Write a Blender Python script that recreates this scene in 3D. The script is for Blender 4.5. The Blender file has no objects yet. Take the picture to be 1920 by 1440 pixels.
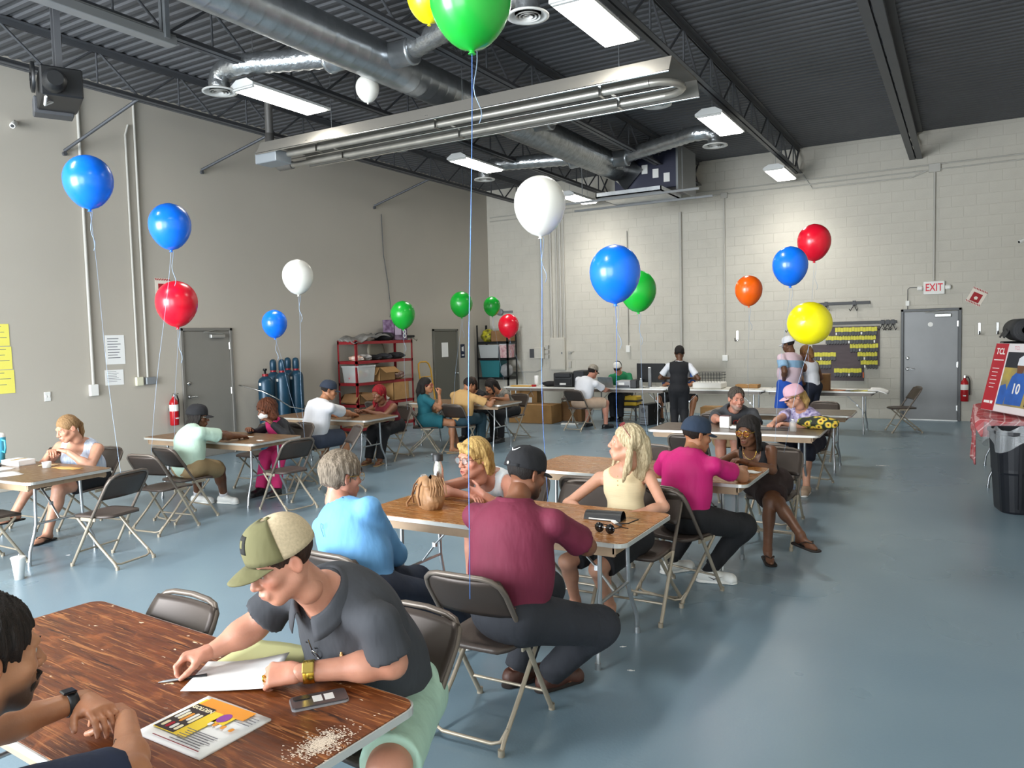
import bpy, math, random
import numpy as np
from mathutils import Vector, Matrix
random.seed(7)
rng = np.random.default_rng(7)
sc = bpy.context.scene
col = sc.collection
PI = math.pi
def rad(a): return a * PI / 180

# ------------------------------------------------------------------ camera
CAM = Vector((0, 0, 1.8364))
_yaw, _pitch, _roll = rad(30.4534), rad(3.5649), rad(-1.417)
_f = Vector((-math.sin(_yaw) * math.cos(_pitch), math.cos(_yaw) * math.cos(_pitch), -math.sin(_pitch)))
_r0 = Vector((math.cos(_yaw), math.sin(_yaw), 0)); _u0 = _r0.cross(_f)
_r = _r0 * math.cos(_roll) + _u0 * math.sin(_roll)
_u = -_r0 * math.sin(_roll) + _u0 * math.cos(_roll)
cd = bpy.data.cameras.new('camera'); cam = bpy.data.objects.new('camera', cd); col.objects.link(cam)
m4 = Matrix((( _r.x, _u.x, -_f.x, CAM.x), (_r.y, _u.y, -_f.y, CAM.y), (_r.z, _u.z, -_f.z, CAM.z), (0, 0, 0, 1)))
cam.matrix_world = m4
cd.sensor_fit = 'HORIZONTAL'; cd.sensor_width = 36; cd.lens = 1445 / 1920 * 36; cd.clip_start = .05; cd.clip_end = 200
sc.camera = cam
# ------------------------------------------------------------------ world, light, exposure
w = bpy.data.worlds.new('world'); sc.world = w; w.use_nodes = True
bg = w.node_tree.nodes['Background']; bg.inputs[0].default_value = (.80, .90, 1, 1); bg.inputs[1].default_value = 3.0
def area_light(name, loc, target, sx, sy, power, color):
    l = bpy.data.lights.new(name, 'AREA'); l.shape = 'RECTANGLE'; l.size = sx; l.size_y = sy; l.energy = power; l.color = color
    o = bpy.data.objects.new(name, l); col.objects.link(o); o.location = loc
    o.rotation_euler = (Vector(target) - Vector(loc)).to_track_quat('-Z', 'Y').to_euler()
    return o
# daylight through the open roll-up doors in the front wall behind the photographer
area_light('daylight_bay', (-7.3, -3.75, 2.2), (-6.0, 6, 1.2), 5.0, 3.8, 800, (.93, .97, 1))
area_light('daylight_bay', (-1.9, -3.75, 2.2), (-2.6, 6, 1.2), 3.6, 3.8, 150, (.93, .97, 1))
sc.view_settings.view_transform = 'Standard'; sc.view_settings.look = 'None'
sc.view_settings.exposure = 0.98; sc.view_settings.gamma = 1.0; sc.view_settings.use_curve_mapping = False
try:
    sc.cycles.max_bounces = 7; sc.cycles.diffuse_bounces = 3; sc.cycles.glossy_bounces = 3; sc.cycles.transmission_bounces = 4
    sc.cycles.transparent_max_bounces = 6; sc.cycles.caustics_reflective = False; sc.cycles.caustics_refractive = False
    sc.cycles.use_denoising = True
except Exception: pass

# ------------------------------------------------------------------ materials
MATS = {}
def srgb(h):
    if isinstance(h, str):
        h = h.lstrip('#'); c = [int(h[i:i + 2], 16) / 255 for i in (0, 2, 4)]
    else: c = [v / 255 for v in h]
    return tuple(v / 12.92 if v <= .04045 else ((v + .055) / 1.055) ** 2.4 for v in c)
def mat(name, c, rough=.5, metal=0, var=0, vscale=8, bump=0, bscale=60, stretch=(1, 1, 1), spec=.5, emit=0, alpha=1, trans=0, attr=None, sss=0, coat=0, c2=None, bdist=.01):
    """principled material; var/c2 mixes a noise of a second tone, bump adds fine relief"""
    if name in MATS: return MATS[name]
    m = bpy.data.materials.new(name); m.use_nodes = True; nt = m.node_tree; N = nt.nodes; L = nt.links
    b = N['Principled BSDF']; cc = (*srgb(c), 1)
    b.inputs['Base Color'].default_value = cc; b.inputs['Roughness'].default_value = rough; b.inputs['Metallic'].default_value = metal
    b.inputs['Specular IOR Level'].default_value = spec; b.inputs['Alpha'].default_value = alpha
    b.inputs['Transmission Weight'].default_value = trans; b.inputs['Coat Weight'].default_value = coat
    if sss: b.inputs['Subsurface Weight'].default_value = sss; b.inputs['Subsurface Radius'].default_value = (.02, .008, .004); b.inputs['Subsurface Scale'].default_value = .5
    if emit: b.inputs['Emission Color'].default_value = cc; b.inputs['Emission Strength'].default_value = emit
    if var or bump:
        tc = N.new('ShaderNodeTexCoord'); mp = N.new('ShaderNodeMapping'); mp.inputs['Scale'].default_value = stretch
        L.new(tc.outputs['Object'], mp.inputs[0])
    src = None
    if attr:
        at = N.new('ShaderNodeAttribute'); at.attribute_name = attr; src = at.outputs['Color']; L.new(src, b.inputs['Base Color'])
    if var:
        nz = N.new('ShaderNodeTexNoise'); nz.inputs['Scale'].default_value = vscale; nz.inputs['Detail'].default_value = 5
        L.new(mp.outputs[0], nz.inputs[0])
        mx = N.new('ShaderNodeMix'); mx.data_type = 'RGBA'
        rp = N.new('ShaderNodeMapRange'); rp.inputs[1].default_value = .35; rp.inputs[2].default_value = .7
        rp.inputs[3].default_value = 0; rp.inputs[4].default_value = 1
        L.new(nz.outputs[0], rp.inputs[0]); L.new(rp.outputs[0], mx.inputs[0])
        if attr:
            mm = N.new('ShaderNodeMix'); mm.data_type = 'RGBA'; mm.blend_type = 'MULTIPLY'; mm.inputs[0].default_value = 1
            L.new(src, mx.inputs[6]); L.new(src, mm.inputs[6]); mm.inputs[7].default_value = (1 - var, 1 - var * 1.3, 1 - var * 1.3, 1); L.new(mm.outputs[2], mx.inputs[7])
        else:
            mx.inputs[6].default_value = cc
            mx.inputs[7].default_value = (*srgb(c2), 1) if c2 else tuple([v * (1 - var) for v in cc[:3]] + [1])
        L.new(mx.outputs[2], b.inputs['Base Color'])
    if bump:
        n2 = N.new('ShaderNodeTexNoise'); n2.inputs['Scale'].default_value = bscale; n2.inputs['Detail'].default_value = 3
        L.new(mp.outputs[0], n2.inputs[0]); bp = N.new('ShaderNodeBump'); bp.inputs['Strength'].default_value = bump; bp.inputs['Distance'].default_value = bdist
        L.new(n2.outputs[0], bp.inputs['Height']); L.new(bp.outputs[0], b.inputs['Normal'])
    MATS[name] = m
    return m

def wood_mat(name, dark, light, scratch='#d8b58a', wear=.5, rough=.32):
    """varnished plywood table top: long grain, scratches and worn spots with shapes of their own"""
    if name in MATS: return MATS[name]
    m = bpy.data.materials.new(name); m.use_nodes = True; nt = m.node_tree; N = nt.nodes; L = nt.links; b = N['Principled BSDF']
    tc = N.new('ShaderNodeTexCoord')
    def noise(scale, st, detail=6, dist=0, rz=0):
        mp = N.new('ShaderNodeMapping'); mp.inputs['Scale'].default_value = st; mp.inputs['Rotation'].default_value = (0, 0, rz); L.new(tc.outputs['Object'], mp.inputs[0])
        nz = N.new('ShaderNodeTexNoise'); nz.inputs['Scale'].default_value = scale; nz.inputs['Detail'].default_value = detail; nz.inputs['Distortion'].default_value = dist
        L.new(mp.outputs[0], nz.inputs[0]); return nz.outputs[0]
    def ramp(s, a, bb):
        r = N.new('ShaderNodeMapRange'); r.inputs[1].default_value = a; r.inputs[2].default_value = bb; L.new(s, r.inputs[0]); return r.outputs[0]
    def mix(f, a, bcol):
        x = N.new('ShaderNodeMix'); x.data_type = 'RGBA'; L.new(f, x.inputs[0])
        if hasattr(a, 'links'): L.new(a, x.inputs[6])
        else: x.inputs[6].default_value = (*srgb(a), 1)
        x.inputs[7].default_value = (*srgb(bcol), 1); return x.outputs[2]
    g = mix(ramp(noise(3, (1, 9, 1), 8, 1.2), .3, .7), dark, light)
    g = mix(ramp(noise(7, (.5, 7, 1), 5, .4), .62, .70), g, '#2a0f06' if wear > .6 else '#4d2a10')
    if wear > .9: g = mix(ramp(noise(5, (1, 2.2, 1), 6, 1.5), .56, .70), g, '#955327')
    if wear > 0:
        g = mix(ramp(noise(6, (.7, 16, 1), 4, 1.1, .16), .64 - wear * .04, .70 - wear * .04), g, scratch)
        g = mix(ramp(noise(9, (.6, 15, 1), 3, .8, -.22), .66 - wear * .03, .71 - wear * .03), g, scratch)
        g = mix(ramp(noise(14, (1, 2, 1), 3), .735 - wear * .02, .75 - wear * .02), g, '#e6cfae')
    L.new(g, b.inputs['Base Color'])
    rr = N.new('ShaderNodeMapRange'); rr.inputs[3].default_value = rough - .1; rr.inputs[4].default_value = rough + .25; L.new(noise(12, (1, 5, 1)), rr.inputs[0]); L.new(rr.outputs[0], b.inputs['Roughness'])
    bp = N.new('ShaderNodeBump'); bp.inputs['Strength'].default_value = .25; bp.inputs['Distance'].default_value = .004; L.new(noise(16, (1, 8, 1)), bp.inputs['Height']); L.new(bp.outputs[0], b.inputs['Normal'])
    MATS[name] = m; return m

# ------------------------------------------------------------------ object helpers
def tag(o, label=None, cat=None, group=None, kind=None):
    if label: o['label'] = label
    if cat: o['category'] = cat
    if group: o['group'] = group
    if kind: o['kind'] = kind
    return o
def empty(name, loc=(0, 0, 0), rz=0, label=None, cat=None, group=None, parent=None, rot=None):
    o = bpy.data.objects.new(name, None); o.empty_display_size = .1; col.objects.link(o); o.location = loc
    o.rotation_euler = rot if rot else (0, 0, rz)
    if parent: o.parent = parent
    return tag(o, label, cat, group)
def copy_tree(o, parent=None):
    c = o.copy(); col.objects.link(c); c.parent = parent
    for ch in list(o.children): copy_tree(ch, c)
    return c
def mkmesh(name, v, f, smooth=False):
    me = bpy.data.meshes.new(name); me.from_pydata(v, [], f); me.update()
    if smooth: me.polygons.foreach_set('use_smooth', [True] * len(me.polygons))
    return me
def frame(d, up=(0, 0, 1)):
    d = Vector(d).normalized(); u = Vector(up)
    if abs(d.dot(u)) > .98: u = Vector((1, 0, 0))
    s = d.cross(u).normalized(); return s, s.cross(d).normalized(), d
class MB:
    def __init__(self): self.v = []; self.f = []; self.fs = []
    def _add(self, vs, fs, sm=False):
        o = len(self.v); self.v += [tuple(p) for p in vs]; self.f += [tuple(i + o for i in q) for q in fs]; self.fs += [sm] * len(fs); return self
    def box(self, c, s, rot=None, ch=0):
        """box centred at c with full size s, optional rotation matrix, optional chamfer"""
        hx, hy, hz = s[0] / 2, s[1] / 2, s[2] / 2; c = Vector(c)
        if ch <= 0:
            vs = [Vector((x, y, z)) for x in (-hx, hx) for y in (-hy, hy) for z in (-hz, hz)]
            fs = [(0, 1, 3, 2), (4, 6, 7, 5), (0, 4, 5, 1), (2, 3, 7, 6), (0, 2, 6, 4), (1, 5, 7, 3)]
        else:
            e = min(ch, hx * .9, hy * .9, hz * .9); vs = []; fs = []
            idx = {}
            for sx in (-1, 1):
                for sy in (-1, 1):
                    for sz in (-1, 1):
                        for k, (a, b_, c_) in enumerate(((hx, hy - e, hz - e), (hx - e, hy, hz - e), (hx - e, hy - e, hz))):
                            idx[(sx, sy, sz, k)] = len(vs); vs.append(Vector((sx * a, sy * b_, sz * c_)))
            I = lambda *k: idx[k]
            for s_ in (-1, 1):
                fs.append([I(s_, a, b_, 0) for a, b_ in ((-1, -1), (1, -1), (1, 1), (-1, 1))][::s_])
                fs.append([I(a, s_, b_, 1) for a, b_ in ((-1, -1), (1, -1), (1, 1), (-1, 1))][::-s_])
                fs.append([I(a, b_, s_, 2) for a, b_ in ((-1, -1), (1, -1), (1, 1), (-1, 1))][::s_])
            for a in (-1, 1):
                for b_ in (-1, 1):
                    fs.append([I(a, b_, -1, 0), I(a, b_, 1, 0), I(a, b_, 1, 1), I(a, b_, -1, 1)][::a * b_])
                    fs.append([I(a, -1, b_, 0), I(a, -1, b_, 2), I(a, 1, b_, 2), I(a, 1, b_, 0)][::a * b_])
                    fs.append([I(-1, a, b_, 1), I(1, a, b_, 1), I(1, a, b_, 2), I(-1, a, b_, 2)][::a * b_])
                    for c_ in (-1, 1): fs.append([I(a, b_, c_, 0), I(a, b_, c_, 1), I(a, b_, c_, 2)][::a * b_ * c_])
        if rot is not None: vs = [rot @ p for p in vs]
        return self._add([p + c for p in vs], fs)
    def bx(self, x0, x1, y0, y1, z0, z1, ch=0): return self.box(((x0 + x1) / 2, (y0 + y1) / 2, (z0 + z1) / 2), (abs(x1 - x0), abs(y1 - y0), abs(z1 - z0)), None, ch)
    def tube(self, pts, r, n=8, cap=True, closed=False, flat=1, sm=True):
        pts = [Vector(p) for p in pts]; k = len(pts); vs = []; fs = []
        rs = r if isinstance(r, (list, tuple)) else [r] * k
        up = Vector((0, 0, 1)); s_prev = None
        for i, p in enumerate(pts):
            if closed: d = pts[(i + 1) % k] - pts[i - 1]
            else: d = pts[min(i + 1, k - 1)] - pts[max(i - 1, 0)]
            d.normalize()
            if s_prev is None: s, u, _ = frame(d)
            else:
                s = s_prev - d * s_prev.dot(d)
                s = s.normalized() if s.length > 1e-6 else frame(d)[0]
                u = s.cross(d)
            s_prev = s
            for j in range(n):
                a = 2 * PI * j / n; vs.append(p + (s * math.cos(a) + u * math.sin(a) * flat) * rs[i])
        for i in range(k if closed else k - 1):
            for j in range(n):
                a = i * n + j; b_ = i * n + (j + 1) % n; i2 = (i + 1) % k
                fs.append((a, b_, i2 * n + (j + 1) % n, i2 * n + j))
        self._add(vs, fs, sm)
        if cap and not closed: self._add(vs[:n], [tuple(range(n))[::-1]]); self._add(vs[-n:], [tuple(range(n))])
        return self
    def lathe(self, prof, n=24, c=(0, 0, 0), axis=(0, 0, 1), cap=True, sm=True, sx=1, sy=1):
        """profile [(radius, height)] turned about an axis through c"""
        s, u, d = frame(axis); c = Vector(c); vs = []; fs = []
        for r, h in prof:
            for j in range(n):
                a = 2 * PI * j / n; vs.append(c + d * h + s * (math.cos(a) * r * sx) + u * (math.sin(a) * r * sy))
        for i in range(len(prof) - 1):
            for j in range(n): fs.append((i * n + j, i * n + (j + 1) % n, (i + 1) * n + (j + 1) % n, (i + 1) * n + j))
        self._add(vs, fs, sm)
        if cap:
            if prof[0][0] > 1e-5: self._add(vs[:n], [tuple(range(n))[::-1]])
            if prof[-1][0] > 1e-5: self._add(vs[-n:], [tuple(range(n))])
        return self
    def prism(self, poly, z0, z1, mtx=None):
        """extrude a 2-D polygon (counter-clockwise) between z0 and z1, optional matrix"""
        n = len(poly); vs = [Vector((p[0], p[1], z)) for z in (z0, z1) for p in poly]
        if mtx is not None: vs = [mtx @ p for p in vs]
        fs = [tuple(range(n))[::-1], tuple(range(n, 2 * n))] + [(i, (i + 1) % n, n + (i + 1) % n, n + i) for i in range(n)]
        return self._add(vs, fs)
    def grid(self, fn, nu, nv, thick=0, sm=True):
        """surface fn(u,v) for u,v in 0..1; thick>0 gives it real thickness along fn's normal"""
        P = [[Vector(fn(i / nu, j / nv)) for j in range(nv + 1)] for i in range(nu + 1)]
        vs = [p for r_ in P for p in r_]; st = nv + 1
        fs = [(i * st + j, (i + 1) * st + j, (i + 1) * st + j + 1, i * st + j + 1) for i in range(nu) for j in range(nv)]
        if thick:
            k = len(vs); nn = []
            for i in range(nu + 1):
                for j in range(nv + 1):
                    a = P[min(i + 1, nu)][j] - P[max(i - 1, 0)][j]; b_ = P[i][min(j + 1, nv)] - P[i][max(j - 1, 0)]
                    q = a.cross(b_); nn.append(q.normalized() if q.length > 1e-9 else Vector((0, 0, 1)))
            vs = vs + [p - q * thick for p, q in zip(vs, nn)]
            fs = fs + [tuple(i + k for i in q[::-1]) for q in fs]
            e = [(i * st, (i + 1) * st) for i in range(nu)] + [((i + 1) * st + nv, i * st + nv) for i in range(nu)] + [(j + 1, j) for j in range(nv)] + [(nu * st + j, nu * st + j + 1) for j in range(nv)]
            fs += [(b_, a, a + k, b_ + k) for a, b_ in e]
        return self._add(vs, fs, sm)
    def build(self, name, material, parent=None, smooth=None, loc=None):
        me = bpy.data.meshes.new(name); me.from_pydata(self.v, [], self.f)
        me.polygons.foreach_set('use_smooth', [smooth] * len(self.f) if smooth is not None else self.fs); me.update()
        o = bpy.data.objects.new(name, me); col.objects.link(o)
        if material: me.materials.append(material)
        if parent: o.parent = parent
        if loc is not None: o.location = loc
        return o
def rrect(w_, h_, r, n=5, cx=0, cy=0):
    out = []
    for sx, sy, a0 in ((1, 1, 0), (-1, 1, 90), (-1, -1, 180), (1, -1, 270)):
        for i in range(n + 1):
            a = rad(a0 + 90 * i / n); out.append((cx + sx * (w_ / 2 - r) + r * math.cos(a), cy + sy * (h_ / 2 - r) + r * math.sin(a)))
    return out
def rotz(a): return Matrix.Rotation(a, 3, 'Z')
def arc(c, r, a0, a1, n, plane='xz'):
    out = []
    for i in range(n + 1):
        a = rad(a0 + (a1 - a0) * i / n); x, y = r * math.cos(a), r * math.sin(a)
        out.append(Vector(c) + (Vector((x, 0, y)) if plane == 'xz' else Vector((0, x, y)) if plane == 'yz' else Vector((x, y, 0))))
    return out
def text(name, s, size, loc, rot, material, parent=None, depth=.001, align='CENTER', sx=1, shear=0, bold=0, space=1):
    """raised lettering as a real mesh"""
    cu = bpy.data.curves.new(name, 'FONT'); cu.body = s; cu.size = size; cu.extrude = depth; cu.align_x = align; cu.align_y = 'CENTER'; cu.shear = shear; cu.offset = bold; cu.space_line = space
    cu.resolution_u = 3
    o = bpy.data.objects.new(name, cu); col.objects.link(o)
    dg = bpy.context.evaluated_depsgraph_get(); me = bpy.data.meshes.new_from_object(o.evaluated_get(dg)); bpy.data.objects.remove(o)
    o = bpy.data.objects.new(name, me); col.objects.link(o); me.materials.clear(); me.materials.append(material)
    o.location = loc; o.rotation_euler = rot; o.scale = (sx, 1, 1)
    if parent: o.parent = parent
    return o

# common materials
M_steel = mat('galvanised_steel', '#b9bdc0', .32, .85, .25, 6, .15, 40)
M_chrome = mat('chrome', '#d5d5d2', .18, 1)
M_tan = mat('beige_enamel_tube', '#a79c8a', .38, .35)
M_rim = mat('grey_brown_enamel_rim', '#6a6057', .4, .3)
M_brown = mat('brown_enamel_steel', '#443a34', .42, .3, .15, 5)
M_vinyl = mat('brown_vinyl_seat', '#4d423c', .45, 0, .15, 6, .1, 120)
M_black = mat('black_plastic', '#17181a', .45)
M_blackm = mat('black_metal', '#1b1c1e', .4, .4)
M_white = mat('white_plastic', '#ecebe6', .45)
M_paper = mat('white_paper', '#f0f0ee', .8)
M_yel = mat('yellow_paper', '#efe56a', .8)
M_card = mat('cardboard', '#a9804f', .85, 0, .18, 5, .1, 30)
M_card2 = mat('dark_cardboard', '#8a6540', .85, 0, .2, 5, .1, 30)
M_grey = mat('grey_steel_paint', '#7d7f80', .45, .1, .08, 3)
M_dgrey = mat('dark_grey_paint', '#4a4b4e', .55, .1, .1, 4)
M_red = mat('red_enamel', '#b3121c', .3, .05)
M_dred = mat('dark_red_steel', '#8d1f26', .4, .2)
M_blue = mat('blue_enamel', '#1f5fa8', .35)
M_glass = mat('clear_plastic', '#eef2f2', .08, 0, trans=.9, alpha=.55)
M_condu = mat('painted_conduit', '#b9b6ae', .5)
# ------------------------------------------------------------------ the room
XL, XR, YB, YF, ZC = -10.6, 0.98, 16.97, -4.0, 5.55
def struct(o): return tag(o, kind='structure')
# floor: glossy blue-grey epoxy
def floor_mat():
    m = bpy.data.materials.new('epoxy_floor'); m.use_nodes = True; nt = m.node_tree; N = nt.nodes; L = nt.links; b = N['Principled BSDF']
    tc = N.new('ShaderNodeTexCoord')
    def nz(s, d, dist=0):
        n = N.new('ShaderNodeTexNoise'); n.inputs['Scale'].default_value = s; n.inputs['Detail'].default_value = d; n.inputs['Distortion'].default_value = dist; L.new(tc.outputs['Object'], n.inputs[0]); return n.outputs[0]
    mx = N.new('ShaderNodeMix'); mx.data_type = 'RGBA'; mx.inputs[6].default_value = (*srgb('#748b99'), 1); mx.inputs[7].default_value = (*srgb('#8297a3'), 1)
    r = N.new('ShaderNodeMapRange'); r.inputs[1].default_value = .35; r.inputs[2].default_value = .65; L.new(nz(.5, 4, .3), r.inputs[0]); L.new(r.outputs[0], mx.inputs[0])
    L.new(mx.outputs[2], b.inputs['Base Color'])
    r2 = N.new('ShaderNodeMapRange'); r2.inputs[3].default_value = .2; r2.inputs[4].default_value = .38; L.new(nz(.8, 3, .2), r2.inputs[0]); L.new(r2.outputs[0], b.inputs['Roughness'])
    bp = N.new('ShaderNodeBump'); bp.inputs['Strength'].default_value = .12; bp.inputs['Distance'].default_value = .004; L.new(nz(70, 2), bp.inputs['Height']); L.new(bp.outputs[0], b.inputs['Normal'])
    return m
struct(MB().bx(XL - .2, XR + .2, YF - .2, YB + .2, -.1, 0).build('floor', floor_mat()))
M_wall = mat('smooth_wall_paint', '#b9b2a6', .75, 0, .06, .7, .06, 25)
M_block = mat('painted_block', '#c9c4b8', .7, 0, .07, 3, .25, 45)
M_mortar = mat('painted_mortar', '#c6c1b5', .8)
wl = struct(MB().bx(XL - .2, XL, YF, YB + .2, 0, ZC + .2).build('wall_left', M_wall))
for a_, b_ in ((YF, 7.785), (8.795, 14.44), (15.48, YB)): MB().bx(XL, XL + .012, a_, b_, 0, .17, .004).build('base_ledge', M_wall, wl)
struct(MB().bx(XR, XR + .2, YF, YB + .2, 0, ZC + .2).build('wall_right', M_block))
wf = MB()
for a, b_, z0, z1 in ((XL, -9.8, 0, ZC), (-4.8, -3.7, 0, ZC), (-.1, XR, 0, ZC), (-9.8, -4.8, 4.1, ZC), (-3.7, -.1, 4.1, ZC)): wf.bx(a, b_, YF - .2, YF, z0, z1)
struct(wf.build('wall_front', M_block))
# back wall: painted concrete blocks, each its own piece; joints recessed
wb = struct(MB().bx(XL - .2, XR + .2, YB + .0025, YB + .25, 0, ZC + .2).build('wall_back', M_mortar))
BW, BH, JT = .4064, .2032, .005
DX0, DX1, DZ = -1.09, -.04, 2.175
def blk(w_, h_): return MB().box((0, 0, 0), (w_, .05, h_), None, .002)
full = blk(BW - JT, BH - JT); proto = full.build('block', M_block, wb); base_me = proto.data; bpy.data.objects.remove(proto)
cells = []
nrow = int(ZC / BH) + 1
for r_ in range(nrow):
    z0 = r_ * BH; z1 = min(z0 + BH, ZC + .02); off = (r_ % 2) * BW / 2
    x = XR + off
    while x > XL:
        x1, x0 = min(x, XR), max(x - BW, XL); x -= BW
        if x1 - x0 < .03: continue
        if z0 < DZ - .02 and x1 > DX0 and x0 < DX1:
            if z1 <= DZ + .02:
                if x0 < DX0 - .04: cells.append((x0, DX0, z0, z1))
                if x1 > DX1 + .04: cells.append((DX1, x1, z0, z1))
                continue
            z0b = max(z0, DZ)
            cells.append((x0, x1, z0b, z1)); continue
        cells.append((x0, x1, z0, z1))
cells.sort(key=lambda c: -(c[0] + c[1]))
rest = MB()
for i, (x0, x1, z0, z1) in enumerate(cells):
    cx, cz, w_, h_ = (x0 + x1) / 2, (z0 + z1) / 2, x1 - x0, z1 - z0
    dy = .0012 * math.sin(i * 12.9898)
    if i < 300:
        if abs(w_ - BW) < .002 and abs(h_ - BH) < .002: me = base_me
        else: o = blk(w_ - JT, h_ - JT).build('block', M_block); me = o.data; bpy.data.objects.remove(o)
        o = bpy.data.objects.new('block', me); col.objects.link(o); o.parent = wb; o.location = (cx, YB + .0235 + dy, cz)
    else: rest.box((cx, YB + .0235 + dy, cz), (w_ - JT, .05, h_ - JT), None, .002)
tag(rest.build('block_courses', M_block, wb), kind='stuff')
# ceiling: ribbed steel deck, ribs running across the room
M_deck = mat('deck_paint', '#58595c', .6, .15, .12, 1.2)
dk = MB(); pv = []; y = YF - .2; pr = .152
while y < YB + .2:
    pv += [(y, ZC), (y + .055, ZC), (y + .075, ZC + .018), (y + .132, ZC + .018)]; y += pr
pv.append((y, ZC)); n = len(pv)
vs = [(XL - .2, a, z) for a, z in pv] + [(XR + .2, a, z) for a, z in pv]
dk._add(vs, [(i, i + 1, n + i + 1, n + i) for i in range(n - 1)])
dk.bx(XL - .2, XR + .2, YF - .2, YB + .2, ZC + .06, ZC + .16)
struct(dk.build('ceiling', M_deck))

# ------------------------------------------------------------------ doors
def door(name, w_, h_, place, leafmat, framemat, hinge=1, closer=True, lever=True):
    """door in local coords: x along the wall (0..w_), y out of the wall, z up"""
    d = empty(name, place[0], place[1]); struct(d)
    fr = MB(); t = .05
    fr.bx(0, t, -.02, .035, 0, h_, .006).bx(w_ - t, w_, -.02, .035, 0, h_, .006).bx(0, w_, -.02, .035, h_ - t, h_, .006)
    fr.bx(t, t + .015, -.02, .015, 0, h_ - t).bx(w_ - t - .015, w_ - t, -.02, .015, 0, h_ - t)
    fr.build('door_frame', framemat, d)
    lf = MB().bx(t + .008, w_ - t - .008, -.02, .012, .008, h_ - t - .006, .004).build('door_leaf', leafmat, d)
    hx = w_ - t - .004 if hinge > 0 else t + .004; kx = t + .07 if hinge > 0 else w_ - t - .07
    for z in (.25, h_ / 2, h_ - .3): MB().tube([(hx, .02, z - .055), (hx, .02, z + .055)], .011, 8).bx(hx - .02, hx + .02, .012, .016, z - .05, z + .05).build('hinge', M_chrome, d)
    if lever:
        hd = MB().lathe([(.033, 0), (.033, .012), (.018, .02), (.014, .05)], 14, (kx, .012, 1.0), (0, 1, 0))
        hd.tube([(kx, .06, 1.0), (kx + .06 * hinge, .064, 1.0), (kx + .12 * hinge, .06, .997)], .011, 8).build('door_handle', M_chrome, d)
        MB().lathe([(.032, 0), (.03, .014), (.012, .02)], 14, (kx, .012, 1.21), (0, 1, 0)).build('deadbolt', M_chrome, d)
    if closer:
        cx = w_ - t - .26 if hinge > 0 else t + .26
        cl = MB().bx(cx - .14, cx + .14, .012, .07, h_ - t - .12, h_ - t - .055, .01)
        cl.tube([(cx - .08, .075, h_ - t - .05), (cx - .3 * hinge, .1, h_ - t - .02)], .009, 6).tube([(cx - .3 * hinge, .1, h_ - t - .02), (cx - .02, .03, h_ - .03)], .008, 6)
        cl.build('door_closer', mat('aluminium', '#b8b8b4', .35, .7), d)
    return d
M_doorg = mat('grey_door_paint', '#85827b', .5, .05, .06, 2)
M_doorf = mat('grey_frame_paint', '#7a7771', .5, .05)
# left wall: local x runs along -Y... rotate so that x -> +Y, y -> +X
d1 = door('door_1', .99, 2.09, ((XL, 8.785, 0), rad(-90)), M_doorg, M_doorf, hinge=-1)
d2 = door('door_2', 1.02, 2.04, ((XL, 15.47, 0), rad(-90)), mat('olive_grey_door', '#66655c', .5, 0, .06, 2), mat('olive_grey_frame', '#6c6b63', .5), hinge=1, closer=False, lever=False)
MB().lathe([(.03, 0), (.03, .01), (.012, .02), (.012, .04), (.028, .05), (.03, .075), (.015, .09)], 14, (.13, .012, .98), (0, 1, 0)).build('door_knob', M_chrome, d2)
nt_ = MB().bx(.42, .68, .013, .015, 1.38, 1.72).build('door_notice', M_paper, d2)
d3 = door('door_3', 1.03, 2.165, ((-.05, YB, 0), rad(180)), mat('steel_door_paint', '#7d7e7e', .38, .2, .15, 1.5), mat('dark_frame_paint', '#585a5b', .45, .1), hinge=-1)
MB().lathe([(.045, 0), (.045, .004)], 18, (.52, .013, 1.86), (0, 1, 0)).build('door_sticker', M_white, d3)
MB().bx(.05, .98, -.02, .03, 0, .018).build('threshold', mat('aluminium', '#b8b8b4', .35, .7), d3)

# ------------------------------------------------------------------ roof joists
M_joist = mat('joist_paint', '#55575b', .5, .25, .1, 3)
JX = (-.84, -2.98, -5.08, -7.2, -9.35)
nm = ('nearest the right wall', 'beside the right-hand row of lights', 'above the middle of the hall', 'beside the left-hand row of lights', 'closest to the left wall')
web_me = None
for k, jx in enumerate(JX):
    j = empty('roof_joist', (jx, 0, 0), 0, 'dark grey open-web steel roof joist ' + nm[k], 'joist', 'open-web roof joists')
    ch = .06 if k else .10
    for s_ in (-1, 1):
        MB().bx(s_ * (.012 + ch), s_ * .012, YF, YB - .02, 5.03, 5.04).bx(s_ * .012, s_ * .018, YF, YB - .02, 5.04, 5.10).build('bottom_chord', M_joist, j)
        MB().bx(s_ * (.012 + ch), s_ * .012, YF, YB - .02, 5.535, 5.546).bx(s_ * .012, s_ * .018, YF, YB - .02, 5.47, 5.535).build('top_chord', M_joist, j)
    y = 3.0; i = 0
    while y < YB - .3:
        if web_me is None:
            o = MB().tube([(0, 0, 5.06), (0, .58, 5.52)], .016, 6).build('web_bar', M_joist, j); web_me = o.data; wv = MB().tube([(0, 0, 5.06), (0, 0, 5.52)], .013, 6).build('web_bar', M_joist); wv_me = wv.data; bpy.data.objects.remove(wv)
        else: o = bpy.data.objects.new('web_bar', web_me); col.objects.link(o); o.parent = j
        if i % 2: o.rotation_euler = (0, 0, PI); o.location = (0, y + .58, 0)
        else: o.location = (0, y, 0)
        if i % 2 == 0:
            o = bpy.data.objects.new('web_bar', wv_me); col.objects.link(o); o.parent = j; o.location = (0, y + .58, 0)
        y += .58; i += 1
    MB().tube([(0, YB - .45, 5.06), (0, YB - .05, 5.50)], .022, 6).build('end_strut', M_joist, j)
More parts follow.
